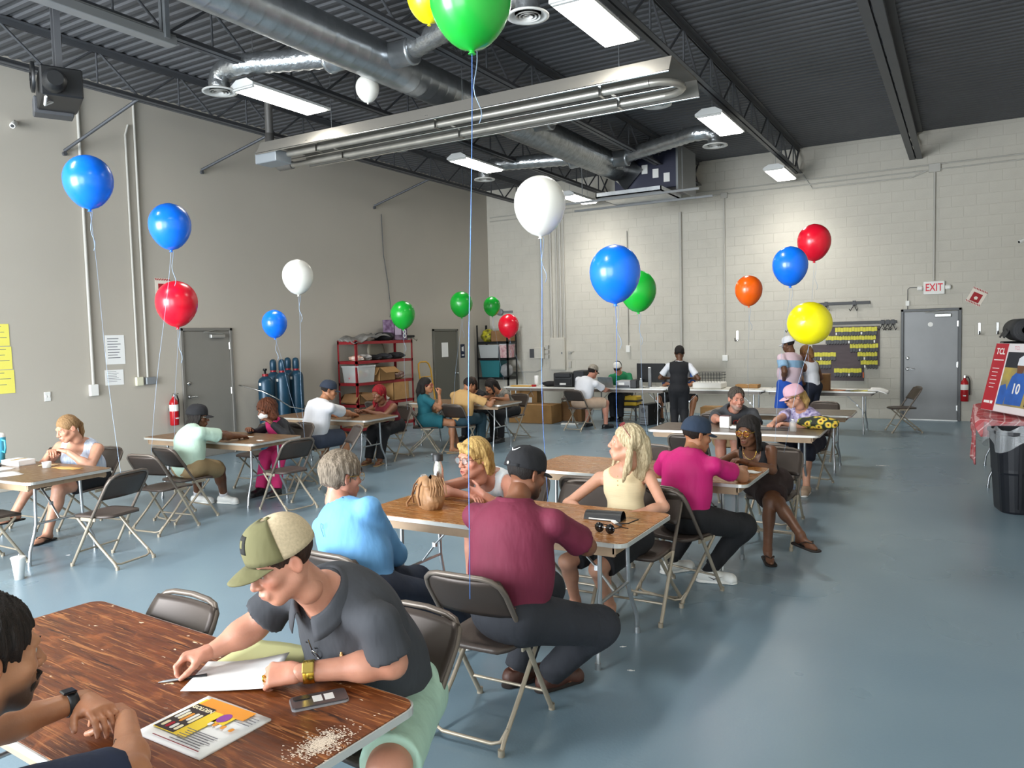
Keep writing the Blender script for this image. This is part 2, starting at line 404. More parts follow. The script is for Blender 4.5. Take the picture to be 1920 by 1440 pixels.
for k, (y0, z0) in enumerate(((6.2, 4.5), (8.4, 4.62), (12.6, 4.6))):
    tag(MB().tube([(-9.35, y0 + .25, 5.05), (XL + .02, y0 - .05, z0)], .022, 6).tube([(XL + .04, y0 - .05, z0 - .04), (XL, y0 - .05, z0 - .04)], .03, 6).build('wall_brace', M_joist),
        ('dark steel brace from joist to left wall near the motor unit', 'dark steel brace from joist to left wall beside the twin conduits', 'dark steel brace from joist to left wall towards the back corner')[k], 'brace', 'wall braces')

# ------------------------------------------------------------------ strip lights
M_tube = mat('lit_diffuser', '#fffdf5', .5, emit=9)
M_house = mat('fixture_enamel', '#d9dad8', .4)
LW = 17
names = {(-3.08, 2.6): 'nearest the camera on the right', (-7.32, 2.6): 'nearest the camera on the left', (-3.08, 7.02): 'over the right aisle, nearest of the visible right-hand row', (-7.32, 7.02): 'left of the spiral duct, nearest of the visible left-hand row',
         (-3.08, 11.4): 'second along the right-hand row, below the joist', (-7.36, 11.5): 'second along the left-hand row, above the tables', (-3.1, 15.7): 'at the far end of the right-hand row by the block wall', (-7.4, 15.7): 'at the far end of the left-hand row, behind the white balloon'}
for (x, y), t in names.items():
    L_ = empty('strip_light', (x, y, 4.82), 0, 'lit white strip light ' + t, 'light', 'hanging strip lights')
    W2, H2, l2 = .19, .09, .64
    MB().prism([(-W2, 0), (W2, 0), (W2, .03), (.09, H2), (-.09, H2), (-W2, .03)], -l2, l2, Matrix(((1, 0, 0), (0, 0, 1), (0, 1, 0)))).build('housing', M_house, L_)
    MB().box((0, 0, -.012), (.34, 1.16, .02), None, .006).build('diffuser', M_tube, L_)
    MB().bx(-.17, .17, -.63, -.585, -.02, -.002, .004).build('end_plate', M_house, L_)
    for s_ in (-1, 1): MB().tube([(0, s_ * .45, H2), (0, s_ * .45, ZC - 4.82)], .004, 5).build('hanging_wire', M_steel, L_)
    la = bpy.data.lights.new('strip_light_lamp', 'AREA'); la.shape = 'RECTANGLE'; la.size = .32; la.size_y = 1.1; la.energy = LW; la.spread = rad(125); la.color = (1, .97, .91)
    o = bpy.data.objects.new('lamp', la); col.objects.link(o); o.parent = L_; o.location = (0, 0, -.03)

# ------------------------------------------------------------------ ducts
M_flex = mat('foil_flex_duct', '#c9ccce', .28, .9, .3, 12, .8, 25)
D = empty('spiral_duct', (-5.75, 0, 4.98), 0, 'large galvanised spiral duct running the length of the hall under the roof', 'duct')
prof = []; y = 3.2
while y < 9.2: prof += [(.225, y), (.225, y + .14), (.2268, y + .15), (.2268, y + .165), (.225, y + .175)]; y += .18
MB().lathe(prof, 28, (0, 0, 0), (0, 1, 0), cap=False).build('smooth_run', M_steel, D)
MB().lathe([(.235, 9.12), (.245, 9.13), (.245, 9.17), (.235, 9.18), (.235, 9.6), (.245, 9.61), (.245, 9.65), (.235, 9.66)], 28, (0, 0, 0), (0, 1, 0)).build('coupling', M_steel, D)
prof = []; y = 9.6
while y < 13.9: prof += [(.225, y), (.245, y + .035), (.225, y + .07)]; y += .075
MB().lathe(prof, 28, (0, 0, 0), (0, 1, 0), cap=False).build('flexible_run', M_flex, D)
MB().lathe([(.235, 13.85), (.24, 14.0), (.36, 14.35)], 4, (0, 0, 0), (0, 1, 0)).build('plenum_boot', M_steel, D)
def branch(x1, y1, yd, lab):
    b_ = empty('branch_duct', (0, 0, 0), 0, 'foil branch duct with round diffuser, ' + lab, 'duct', 'branch ducts with diffusers')
    s_ = 1 if x1 > -5.75 else -1
    p = [Vector((-5.75 + s_ * .2, y1, 5.0)), Vector((-5.75 + s_ * .45, y1 + .02, 5.04)), Vector((x1 - s_ * .35, yd, 5.06)), Vector((x1 - s_ * .12, yd, 5.05)), Vector((x1, yd, 4.98)), Vector((x1, yd, 4.84))]
    path = []
    for i in range(len(p) - 1):
        nn = max(2, int((p[i + 1] - p[i]).length / .06))
        path += [p[i].lerp(p[i + 1], q / nn) for q in range(nn)]
    path.append(p[-1])
    MB().tube(path, [.115 + .012 * (i % 2) for i in range(len(path))], 14).build('flex_hose', M_flex, b_)
    MB().lathe([(.14, 0), (.14, .28), (.15, .28), (.15, .32), (.13, .32)], 18, (-5.75 + s_ * .16, y1, 5.0), (s_, 0, 0)).build('collar', M_steel, b_)
    dm = MB().lathe([(.13, .03), (.19, .008), (.2, 0), (.2, -.012), (.17, -.012), (.13, .02)], 24, (x1, yd, 4.82))
    for r_ in (.1, .065, .03): dm.lathe([(r_ + .022, -.012), (r_, .008), (r_ - .006, .006), (r_ + .016, -.016)], 20, (x1, yd, 4.82), cap=False)
    dm.build('round_diffuser', mat('diffuser_enamel', '#d4d3cf', .5), b_)
branch(-7.66, 6.7, 6.35, 'left of the spiral duct above the blue balloons')
branch(-7.75, 10.0, 9.75, 'just beyond the tube heater, left of the duct')
branch(-7.9, 12.9, 12.6, 'left of the duct by the second light')
branch(-3.55, 7.0, 6.5, 'top centre behind the green balloon')
branch(-3.52, 10.3, 9.9, 'right of the duct beside the tube heater')
branch(-3.5, 13.3, 12.6, 'right of the duct near the air handler')
# air handler and drain pan
A = empty('air_handler', (-5.15, 14.9, 4.95), 0, 'dark navy air handler hanging at the end of the spiral duct', 'air handler')
M_navy = mat('navy_cabinet', '#23253a', .45, .2)
MB().bx(-.85, .45, -.5, .5, -.36, .42, .01).build('cabinet', M_navy, A)
for i in range(3): MB().bx(-.28 + .22 * i, -.16 + .22 * i, -.512, -.5, -.05 - .1 * i, .12 - .1 * i, .003).build('label_plate', M_white, A)
MB().bx(.42, .46, -.56, .56, -.42, .44).build('corner_post', M_grey, A)
P_ = empty('drain_pan', (-5.15, 14.4, 4.42), 0, 'shallow galvanised drain pan on struts below the air handler', 'pan')
MB().bx(-.95, .35, -.7, .5, 0, .02).bx(-.95, .35, -.7, -.68, 0, .09).bx(-.95, .35, .48, .5, 0, .09).bx(-.95, -.93, -.7, .5, 0, .09).bx(.33, .35, -.7, .5, 0, .09).build('pan', M_steel, P_)
for yy in (-.55, .35): MB().bx(-1.9, 1.0, yy - .02, yy + .02, -.04, 0).build('strut', M_grey, P_)
for xx in (-1.3, .7): MB().tube([(xx, -.55, 0), (xx, -.55, 1.1)], .008, 6).build('hanger_rod', M_grey, P_)
# radiant tube heater
M_hood = mat('heater_hood', '#827e77', .6, .2)
Hh = empty('tube_heater', (-5.65, 8.22, 4.5), 0, 'long radiant tube heater hanging across the hall below the ducts', 'heater')
x0, x1 = -2.95, 3.05
MB().prism([(-.53, -.03), (-.515, -.03), (-.42, .13), (.42, .13), (.515, -.03), (.53, -.03), (.43, .145), (-.43, .145)], x0, x1, Matrix(((0, 0, 1), (1, 0, 0), (0, 1, 0)))).build('reflector_hood', M_hood, Hh)
M_ht = mat('heater_tube', '#b5b1a8', .35, .6, .2, 6)
for s_ in (-1, 1): MB().tube([(x0 - .1, s_ * .26, -.03), (x1 - .3, s_ * .26, -.03)], .042, 12).build('radiant_tube', M_ht, Hh)
MB().tube([Vector((x1 - .3, .26 * math.cos(a), -.03)) + Vector((.26 * math.sin(a), 0, 0)) for a in [PI * i / 8 for i in range(9)]], .042, 12).build('return_bend', M_ht, Hh)
for s_ in (-1, 0, 1): MB().tube([(x0, s_ * .52, -.03), (x1, s_ * .52, -.03)], .013, 8).build('hood_lip', M_chrome, Hh)
for xx in (-2.0, 0, 2.2): MB().bx(xx - .02, xx + .02, -.5, .5, .02, .03).bx(xx - .015, xx + .015, -.32, -.2, -.08, .03).bx(xx - .015, xx + .015, .2, .32, -.08, .03).build('tube_bracket', M_chrome, Hh)
for xx in (-2.0, .2, 2.3): MB().tube([(xx, 0, .14), (xx, 0, 1.0)], .005, 5).build('hanging_chain', M_steel, Hh)
MB().bx(x0 - .05, x0 + .36, -.5, -.2, -.16, .0, .01).build('burner_box', mat('burner_enamel', '#9aa0a6', .45, .3), Hh)
MB().tube([(x0 - .1, .26, -.03), (x0 - .35, .26, -.03), (x0 - .5, .26, .08), (x0 - .56, .26, .3), (x0 - .56, .26, .95)], .06, 12).build('flue_elbow', mat('flue_pipe', '#7f7d7a', .4, .6), Hh)
MB().lathe([(.07, -.12), (.07, .2), (.055, .2)], 12, (x0 - .56, .26, .3)).build('flue_tee', mat('flue_pipe', '', 0), Hh)
# overhead channels and motor at upper left
tag(MB().bx(-7.07, -6.93, 2.2, 5.25, 4.86, 4.95, .006).bx(-7.05, -6.95, 2.2, 5.25, 4.95, 4.97).build('overhead_channel', mat('channel_paint', '#8b8c8c', .45, .3)), 'pale grey boxed channel ending in mid-air at the upper left', 'channel')
tag(MB().bx(-7.0, -6.96, 5.1, 5.15, 4.9, 5.5).bx(-6.94, -6.9, 5.1, 5.15, 4.9, 5.5).bx(-7.0, -6.9, 5.1, 5.15, 5.48, 5.53).build('channel_hanger', M_steel), 'perforated steel hanger strap beside the pale boxed channel', 'strap')
Mo = empty('door_operator', (-7.6, 4.4, 4.32), rad(-25), 'black motor unit with a round pulley hanging above the left tables', 'motor')
MB().box((0, 0, 0), (.46, .26, .2), None, .01).build('gear_box', M_black, Mo)
MB().box((-.28, -.02, -.06), (.16, .26, .12), None, .008).build('side_box', M_dgrey, Mo)
MB().lathe([(.105, 0), (.105, .02), (.085, .025), (.085, .01), (.03, .01), (.03, .03)], 24, (.03, -.15, .06), (0, -1, 0)).build('pulley', M_blackm, Mo)
MB().lathe([(.07, -.02), (.075, .1), (.05, .14)], 18, (.22, -.05, -.02), (1, 0, 0)).build('motor_can', M_black, Mo)
for xx in (-.1, .1): MB().bx(xx - .02, xx + .02, -.02, .02, .1, .85).build('hanger_bar', M_dgrey, Mo)
MB().tube([(-.12, 0, .1), (-.32, .05, .5)], .02, 6).build('brace', M_dgrey, Mo)
MB().tube([(.05, -.05, -.1), (.1, -.1, -.14), (.2, -.1, -.11)], .01, 6).build('white_wire', M_white, Mo); Mo.scale = (1.35, 1.35, 1.35)

# ------------------------------------------------------------------ electrics on the left wall
def conduit(name, pts, r, lab, boxes=(), cat='conduit', grp=None, mt=None):
    e = empty(name, (0, 0, 0), 0, lab, cat, grp)
    MB().tube(pts, r, 8).build('pipe', mt or M_condu, e)
    for c, s_, mm in boxes: MB().box(c, s_, None, .006).build('junction_box', mm, e)
    return e
xw = XL + .025
conduit('wall_conduit', [(xw, 6.36, 1.25), (xw, 6.36, 5.5)], .022, 'thick white wall conduit ending in a small box, left of the notices', [((xw, 6.36, 1.22), (.05, .12, .16), M_white)], grp='left wall conduits')
conduit('wall_conduit', [(xw, 7.05, 1.35), (xw, 7.05, 4.9), (xw, 7.1, 5.05)], .016, 'left one of the twin conduits between notices and door', [((xw, 7.06, 1.3), (.05, .11, .13), mat('cream_plastic', '#dcd9c0', .5))], grp='left wall conduits')
conduit('wall_conduit', [(xw, 7.2, 1.35), (xw, 7.2, 5.5)], .018, 'right one of the twin conduits, with a grey double outlet', [((xw, 7.24, 1.3), (.06, .16, .11), mat('grey_outlet_box', '#8d9296', .4, .3))], grp='left wall conduits')
conduit('wall_cable', [(xw, 12.75, 4.45), (xw, 12.78, 3.6), (xw, 12.9, 3.0), (xw, 12.96, 2.45), (xw, 12.92, 2.3)], .008, 'thin dark cable dangling on the left wall above the red shelf', cat='cable', mt=M_dgrey)
def plate(name, c, s_, lab, cat, m_, extra=None):
    e = empty(name, c, 0, lab, cat); MB().box((0, 0, 0), s_, None, .004).build('plate', m_, e)
    if extra: extra(e)
    return e
plate('light_switch', (XL + .006, 5.73, 1.18), (.012, .085, .125), 'white double light switch on left wall', 'switch', M_white, lambda e: [MB().box((.009, s_ * .02, 0), (.012, .012, .026), None, .002).build('toggle', M_paper, e) for s_ in (-1, 1)])
# notices
M_ink = mat('printed_ink', '#6e6e74', .8)
def notice(name, y0, y1, z0, z1, m_, lab, lines=6, cat='notice', grp=None, tilt=0):
    e = empty(name, (XL, (y0 + y1) / 2, (z0 + z1) / 2), 0, lab, cat, grp); e.rotation_euler = (tilt, 0, 0)
    w_, h_ = y1 - y0, z1 - z0
    MB().box((.003, 0, 0), (.004, w_, h_)).build('sheet', m_, e)
    lm = MB()
    for i in range(lines):
        z = h_ / 2 - h_ * .12 - i * h_ * .75 / max(1, lines); ln = w_ * (.5 + .3 * random.random())
        lm.box((.0056, -w_ * .4 + ln / 2, z), (.0008, ln, h_ * .025))
    lm.build('writing', M_ink, e)
    return e
notice('wall_notice', 6.58, 6.87, 1.57, 1.99, M_paper, 'tall white printed notice, upper of the two beside the conduits', 8, grp='white notices on left wall')
notice('wall_notice', 6.55, 6.83, 1.27, 1.49, M_paper, 'small handwritten white notice, lower of the two beside the conduits', 7, grp='white notices on left wall')
for i, (z0, z1) in enumerate(((1.87, 2.15), (1.57, 1.86), (1.26, 1.56))):
    notice('yellow_sheet', 5.02, 5.30 + .015 * i, z0, z1, M_yel, 'yellow paper sheet, %s of the column at the left edge' % ('top', 'middle', 'bottom')[i], 3, 'paper', 'yellow sheets')
# fire extinguishers
def extinguisher(loc, rz, lab):
    e = empty('fire_extinguisher', loc, rz, lab, 'extinguisher', 'wall-mounted fire extinguishers')
    MB().lathe([(0, -.24), (.06, -.24), (.066, -.23), (.066, .1), (.055, .14), (.03, .17), (.022, .19), (.022, .21)], 20, (0, .09, 0)).build('cylinder', M_red, e)
    MB().lathe([(.0668, -.02), (.0668, .08)], 20, (0, .09, 0), cap=False).build('label_band', M_white, e)
    MB().box((0, .1575, -.13), (.05, .004, .02)).build('small_label', M_white, e)
    MB().bx(-.015, .015, .07, .12, .2, .24, .004).bx(-.012, .012, .08, .2, .245, .257).bx(-.012, .012, .08, .19, .215, .222).build('valve_handle', M_chrome, e)
    MB().tube([(0, .09, .22), (-.06, .09, .22), (-.085, .09, .15), (-.085, .09, 0), (-.082, .09, -.12)], .011, 8).build('hose', M_black, e)
    MB().bx(-.03, .03, 0, .03, -.02, .02).build('wall_bracket', M_dgrey, e)
extinguisher((XL, 7.57, .83), rad(-90), 'red fire extinguisher on left wall beside the grey door')
extinguisher((.01, YB, .63), rad(180), 'red fire extinguisher on block wall right of the exit door')
# small pennant posters
def pennant(loc, rz, s_, lab):
    e = empty('pennant_poster', loc, 0, lab, 'poster', 'red patterned pennant posters')
    g = MB().box((0, .003, 0), (.26 * s_, .004, .3 * s_)).build('sheet', mat('cream_card', '#ece2d4', .8), e)
    t = MB()
    for i in range(9):
        for k in (0, 1): t.box((-.115 * s_ + .029 * s_ * i, .006, (.13 if k else -.13) * s_), (.014 * s_, .002, .035 * s_), Matrix.Rotation(.6, 3, 'Y'))
    t.box((0, .0057, -.02 * s_), (.16 * s_, .002, .17 * s_)).build('red_pattern', mat('poster_red', '#a51c22', .7), e)
    MB().lathe([(.035 * s_, 0), (.035 * s_, .001)], 5, (0, .0068, -.03 * s_), (0, 1, 0)).build('star_mark', mat('cream_card', '', 0), e)
    e.rotation_euler = rz
pennant((XL, 7.55, 2.7), (0, 0, rad(-90)), 1.0, 'red and cream poster on left wall, half hidden behind the red balloon')
pennant((.19, YB, 2.36), (0, rad(-28), rad(180)), 1.0, 'tilted red and cream poster on block wall right of the exit sign')
# security cameras
def wallcam(loc, aim, lab):
    e = empty('security_camera', loc, 0, lab, 'camera'); a = Vector(aim).normalized()
    MB().lathe([(.03, -.1), (.036, -.06), (.036, .06), (.03, .07)], 16, a * .14, a).build('camera_body', M_white, e)
    MB().lathe([(.022, .071), (.02, .076)], 14, a * .14, a).build('lens', M_black, e)
    MB().tube([(0, 0, 0), a * .06 + Vector((0, 0, .03)), a * .1], .012, 6).build('mount_arm', M_dgrey, e)
wallcam((XL, 5.55, 4.75), (.6, -.5, -.4), 'small white security camera on left wall near the ceiling')
wallcam((XR - .02, YB - .5, 3.34), (-.7, -.6, -.35), 'white security camera on the right end of the block wall')

# ------------------------------------------------------------------ electrics on the block wall
yw = YB - .03
for k, (dx, t) in enumerate(((-8.78, 'leftmost'), (-8.62, 'second'), (-8.52, 'third'), (-8.42, 'rightmost'))):
    conduit('riser_conduit', [(dx, yw, 1.7), (dx, yw, 4.9)], .02 if k % 2 else .03, 'grey riser conduit above the breaker panel, %s of four' % t, grp='riser conduits')
conduit('riser_conduit', [(-9.05, yw, 1.5), (-9.05, yw, 4.4), (-9.15, yw, 4.6)], .02, 'grey riser conduit above the small meter box', grp='riser conduits')
conduit('drop_conduit', [(-6.78, yw, 1.5), (-6.78, yw, 4.2)], .012, 'thin drop conduit ending in the outlet behind the green-shirted man', [((-6.78, yw, 1.47), (.1, .06, .16), M_white)], grp='drop conduits')
conduit('drop_conduit', [(-5.5, yw - .01, 1.3), (-5.5, yw - .01, 4.5)], .032, 'thick grey conduit on block wall above the standing man in a vest', grp='drop conduits')
conduit('drop_conduit', [(-4.52, yw, 1.25), (-4.52, yw, 4.75)], .014, 'thin drop conduit with a white outlet left of the wall hook', [((-4.52, yw, 1.24), (.12, .06, .13), M_white), ((-4.52, yw, 4.76), (.14, .05, .12), M_condu)], grp='drop conduits')
conduit('drop_conduit', [(-.52, yw, 2.7), (-.52, yw, 4.8)], .02, 'vertical conduit dropping to the exit sign', [((-.52, yw, 4.83), (.2, .05, .16), M_condu)], grp='drop conduits')
conduit('wall_run', [(XL + .1, yw, 4.86), (XR, yw, 4.9)], .013, 'upper of the two long horizontal conduits high on the block wall', grp='horizontal runs')
conduit('wall_run', [(XL + .1, yw, 4.76), (-4.6, yw, 4.78), (XR, yw, 4.8)], .013, 'lower of the two long horizontal conduits high on the block wall', grp='horizontal runs')
conduit('wall_run', [(-2.9, yw, 5.0), (-2.72, yw, 4.7), (-.9, yw, 4.7), (-.62, yw, 4.8)], .013, 'short cranked conduit between the right-hand joists', grp='horizontal runs')
conduit('low_conduit', [(-10.3, yw, .93), (-9.25, yw, .93), (-9.12, yw, .98), (-9.08, yw, 1.1), (-9.08, yw, 1.3)], .02, 'low bent conduit leading to the meter box behind the black rack', grp='horizontal runs')
e = empty('breaker_panel', (-8.61, YB, 1.37), 0, 'tall grey breaker panel on block wall', 'panel')
MB().bx(-.2, .2, -.1, 0, -.4, .4, .008).build('panel_box', M_block, e); MB().bx(-.17, .17, -.108, -.1, -.37, .37, .004).build('panel_door', M_block, e); MB().box((.13, -.112, .02), (.03, .01, .05)).build('latch', M_grey, e)
e = empty('meter_box', (-9.12, YB, 1.4), 0, 'small grey meter box left of the breaker panel', 'box')
MB().bx(-.13, .13, -.12, 0, -.14, .14, .008).build('box_body', M_block, e); MB().bx(-.28, -.13, -.08, 0, -.12, .1, .006).build('dark_window', M_dgrey, e)
for i in range(3): MB().box((.19, -.03, .14 - .12 * i), (.1, .06, .09), None, .005).build('side_box', M_condu, e)
e = empty('wall_fitting', (-8.3, YB, 1.4), 0, 'small valve fitting right of the breaker panel', 'fitting')
MB().box((0, -.03, 0), (.08, .06, .08), None, .008).tube([(0, -.05, 0), (.1, -.09, .02)], .018, 8).build('valve', M_condu, e); MB().box((.0, -.03, -.3), (.06, .06, .16), None, .006).build('lower_box', M_condu, e)
# exit sign
e = empty('exit_sign', (-.515, YB, 2.56), rad(0), 'white exit sign with red letters and two lamp heads', 'sign')
MB().bx(-.18, .18, -.07, 0, -.125, .125, .008).build('sign_box', M_white, e)
text('sign_letters', 'EXIT', .2, (0, -.072, 0), (rad(90), 0, 0), mat('exit_red', '#e02a3c', .5), e, .002, sx=.72, bold=.003)
for s_ in (-1, 1): MB().box((s_ * .235, -.06, .0), (.1, .09, .09), None, .02).build('lamp_head', M_white, e)
MB().tube([(-.28, -.02, .02), (-.42, -.02, .02), (-.45, -.02, -.01), (-.45, -.02, -.4)], .006, 6).build('cable', M_dgrey, e); MB().box((-.45, -.02, -.28), (.07, .04, .1), None, .006).build('small_box', M_white, e)
e = empty('restroom_sign', (XL, 15.68, 1.5), 0, 'dark blue restroom sign beside the narrow grey door', 'sign')
MB().box((.004, 0, 0), (.008, .18, .33), None, .002).build('plate', mat('sign_navy', '#1b2540', .5), e); MB().box((.009, -.02, .05), (.003, .05, .1)).box((.009, .02, .05), (.003, .03, .12)).box((.009, 0, -.1), (.003, .1, .03)).build('pictogram', M_white, e)
# ------------------------------------------------------------------ folding chairs
def make_chair():
    e = empty('folding_chair')
    w_ = .205; top = Vector((0, -.262, .775)); 
    lean = lambda z: -.03 - (z - .42) * .655          # y of the long frame at height z
    arch = [(-w_, lean(.42), .42), (-w_, lean(.55), .55), (-w_, lean(.70), .70), (-w_ + .012, lean(.745), .745), (-w_ + .045, lean(.772), .772), (-w_ + .09, lean(.782), .782),
            (0, lean(.785) - .008, .785), (w_ - .09, lean(.782), .782), (w_ - .045, lean(.772), .772), (w_ - .012, lean(.745), .745), (w_, lean(.70), .70), (w_, lean(.55), .55), (w_, lean(.42), .42)]
    MB().tube(arch, .0125, 8).build('back_frame', M_rim, e)
    for s_ in (-1, 1):
        MB().tube([(s_ * w_, lean(.42), .42), (s_ * w_, .1, .2), (s_ * w_, .215, .012)], .0125, 8).lathe([(.0165, 0), (.0165, .03)], 8, (s_ * w_, .218, 0)).build('leg', M_tan, e)
        MB().tube([(s_ * .185, .15, .405), (s_ * .185, -.06, .2), (s_ * .188, -.235, .05), (s_ * .19, -.262, .012)], .0115, 8).lathe([(.016, 0), (.016, .03)], 8, (s_ * .19, -.264, 0)).build('leg', M_tan, e)
        MB().box((s_ * .196, .02, .405), (.012, .16, .03), None, .003).build('seat_bracket', M_tan, e)
    MB().tube([(-.188, -.2, .09), (-.17, -.235, .045), (-.13, -.245, .035), (.13, -.245, .035), (.17, -.235, .045), (.188, -.2, .09)], .009, 8).build('crossbar', M_tan, e)
    MB().tube([(-w_, .145, .125), (w_, .145, .125)], .008, 8).build('crossbar', M_tan, e)
    def seat(u, v):
        a = u * 2 - 1; b_ = v * 2 - 1
        hw = .185 * (1 - .10 * max(0, -b_) ** 2 - .16 * abs(b_) ** 6); return (a * hw, .015 + b_ * .2, .437 - .014 * (1 - a * a) * (1 - b_ * b_) - .012 * max(0, b_) ** 4)
    MB().grid(seat, 10, 10, .022).build('seat', M_vinyl, e)
    def back(u, v):
        a = u * 2 - 1; z = .58 + .192 * v
        hw = .207 * (1 - .26 * max(0, v - .6) ** 2 * 2.4 - .10 * max(0, .2 - v)); return (a * hw, lean(z) + .022 - .028 * (1 - a * a) + .02 * (v - .5) ** 2, z)
    MB().grid(back, 12, 8, -.02).build('backrest', M_brown, e)
    return e
chair0 = make_chair(); _cu = [False]
def chair(x, y, facing, lab):
    o = chair0 if not _cu[0] else copy_tree(chair0); _cu[0] = True
    o.location = (x, y, 0); o.rotation_euler = (0, 0, rad(facing - 90))
    tag(o, lab, 'chair', 'brown steel folding chairs'); return o

# ------------------------------------------------------------------ folding tables
def make_table(x, y, rz, lab, top, L_=1.83, W_=.76, H_=.74, band='#cfcfca', apron='#a98e72', grp='wood-topped folding tables', legs=True, plastic=False):
    e = empty('folding_table', (x, y, 0), rz, lab, 'table', grp)
    MB().prism(rrect(L_ - .006, W_ - .006, .055), H_ - .02, H_).build('table_top', top, e)
    pts = [Vector((p[0], p[1], H_ - .013)) for p in rrect(L_, W_, .058)]
    bd = MB()
    for z0, z1, o in ((H_ - .026, H_ - .003, .004),):
        outer = rrect(L_ + .008, W_ + .008, .06); inner = rrect(L_ - .004, W_ - .004, .056); n = len(outer)
        vs = [(*p, z0) for p in outer] + [(*p, z1) for p in outer] + [(*p, z1) for p in inner] + [(*p, z0) for p in inner]
        fs = [(k * n + i, k * n + (i + 1) % n, ((k + 1) % 4) * n + (i + 1) % n, ((k + 1) % 4) * n + i) for k in range(4) for i in range(n)]
        bd._add(vs, fs)
    bd.build('edge_band', mat('edge_band_' + band, band, .35, .5 if not plastic else 0), e)
    ap = mat('apron_' + apron, apron, .6, 0, .2, 6, .1, 30, (1, 8, 1))
    for s_ in (-1, 1):
        MB().bx(-L_ / 2 + .07, L_ / 2 - .07, s_ * (W_ / 2 - .03), s_ * (W_ / 2 - .052), H_ - .085, H_ - .02).build('apron', ap, e)
        MB().bx(s_ * (L_ / 2 - .06), s_ * (L_ / 2 - .08), -W_ / 2 + .03, W_ / 2 - .03, H_ - .07, H_ - .02).build('apron', ap, e)
    for s_ in (-1, 1):
        xe = s_ * (L_ / 2 - .22)
        for t in (-1, 1):
            MB().tube([(xe, t * .2, H_ - .04), (xe, t * .21, .34), (xe, t * .225, .27), (xe + s_ * .02, t * .285, .12), (xe + s_ * .02, t * .295, .02)], .0135, 8).lathe([(.018, 0), (.018, .035)], 8, (xe + s_ * .02, t * .296, 0)).build('leg', M_steel, e)
        MB().tube([(xe, -.21, .34), (xe, .21, .34)], .0105, 8).build('crossbar', M_steel, e)
        MB().tube([(xe, 0, .34), (xe - s_ * .12, 0, .48), (xe - s_ * .36, 0, H_ - .03)], .011, 8, flat=.6).bx(xe - s_ * .11 - .012, xe - s_ * .11 + .012, -.012, .012, .455, .485).build('brace', M_steel, e)
    return e
W_dark = wood_mat('scratched_dark_wood', '#51270d', '#7c4017', '#a86c3c', 1.05, .3)
W_gold = wood_mat('golden_worn_wood', '#8a5526', '#a86d33', '#d8b283', .7, .22)
W_mid = wood_mat('brown_laminate_wood', '#6d5138', '#80613f', '#a98c66', .1, .3)
W_grey = wood_mat('grey_brown_laminate', '#5f5146', '#6f5f50', '#8d7a64', 0, .28)
T1 = make_table(-2.345, 1.475, rad(-3.5), 'scratched dark wooden table in the foreground with the magazine', W_dark)
T2 = make_table(-2.43, 4.067, 0, 'golden worn wooden table with the tan handbag and sunglasses', W_gold)
T3 = make_table(-2.24, 5.887, 0, 'wooden table in front of the woman in a black top', W_gold)
T4 = make_table(-2.2, 8.69, rad(1.5), 'dark laminate table with the sunflower bag', W_grey, band='#e6e4de')
T5 = make_table(-2.13, 10.72, rad(1.0), 'grey-brown empty table in front of the white paper tables', W_grey, band='#e6e4de')
TL1 = make_table(-7.5, 3.68, rad(3.5), 'brown table at the left edge with the blue tumbler', W_mid)
TL2 = make_table(-7.55, 6.05, rad(2.0), 'brown table between the mint tee and the curly-haired woman', W_mid)
TL3 = make_table(-7.92, 8.3, rad(2.0), 'brown table between the white polo and the red-haired woman', W_mid)
TL4 = make_table(-7.32, 10.85, rad(1.5), 'brown table in front of the tan tee', W_mid)
M_wtop = mat('white_paper_top', '#d9d6cc', .55, 0, .08, 3)
for i, (xc, lab) in enumerate(((-7.75, 'pale folding table against the block wall holding the black printer'), (-5.9, 'pale folding table against the block wall holding the monitors'), (-4.05, 'pale folding table against the block wall holding the wire basket'), (-2.2, 'pale folding table against the block wall below the tag board'))):
    make_table(xc, 14.72, 0, lab, M_wtop, band='#efeee9', apron='#8d8379', grp='pale tables along the block wall', plastic=True)

# empty chairs (occupied ones are placed with their people)
for a in ((-6.26, 3.84, 190, 'empty folding chair facing the right end of the tumbler table'),
          (-6.85, 4.78, 97, 'empty folding chair pushed back between the tumbler table and the mint tee'),
          (-8.2, 4.32, 275, 'empty folding chair behind the blue tumbler'),
          (-7.13, 3.28, 90, 'empty folding chair cut by the left edge of the picture'),
          (-6.42, 5.98, 172, 'empty folding chair at the right end of the curly-haired woman\'s table'),
          (-6.55, 6.95, 235, 'empty folding chair behind the curly-haired woman, near the white polo'),
          (-7.75, 6.75, 272, 'empty folding chair behind the table, between mint tee and curly-haired woman'),
          (-2.8, 1.78, 268, 'empty folding chair tucked under the far side of the foreground table'),
          (-2.3, 4.72, 270, 'empty folding chair behind the golden table, beside the maroon polo\'s head'),
          (-2.42, 5.36, 92, 'empty folding chair between yellow tank top and the table behind her'),
          (-2.52, 6.58, 268, 'empty folding chair on the far side of the black-top woman\'s table'),
          (-2.45, 7.92, 90, 'empty folding chair left of the navy cap, before the dark laminate table'),
          (-1.55, 7.55, 86, 'empty folding chair right of the black-top woman'),
          (-2.75, 10.05, 92, 'empty folding chair behind the man in the grey tee'),
          (-1.75, 11.5, 262, 'empty folding chair beyond the empty grey-brown table'),
          (-.92, 14.95, 200, 'empty folding chair in front of the exit door'),
          (-7.55, 15.45, 275, 'dark folding chair behind the black printer table'),
          (-8.55, 10.2, 80, 'folding chair left of the man in the tan tee')):
    chair(*a)

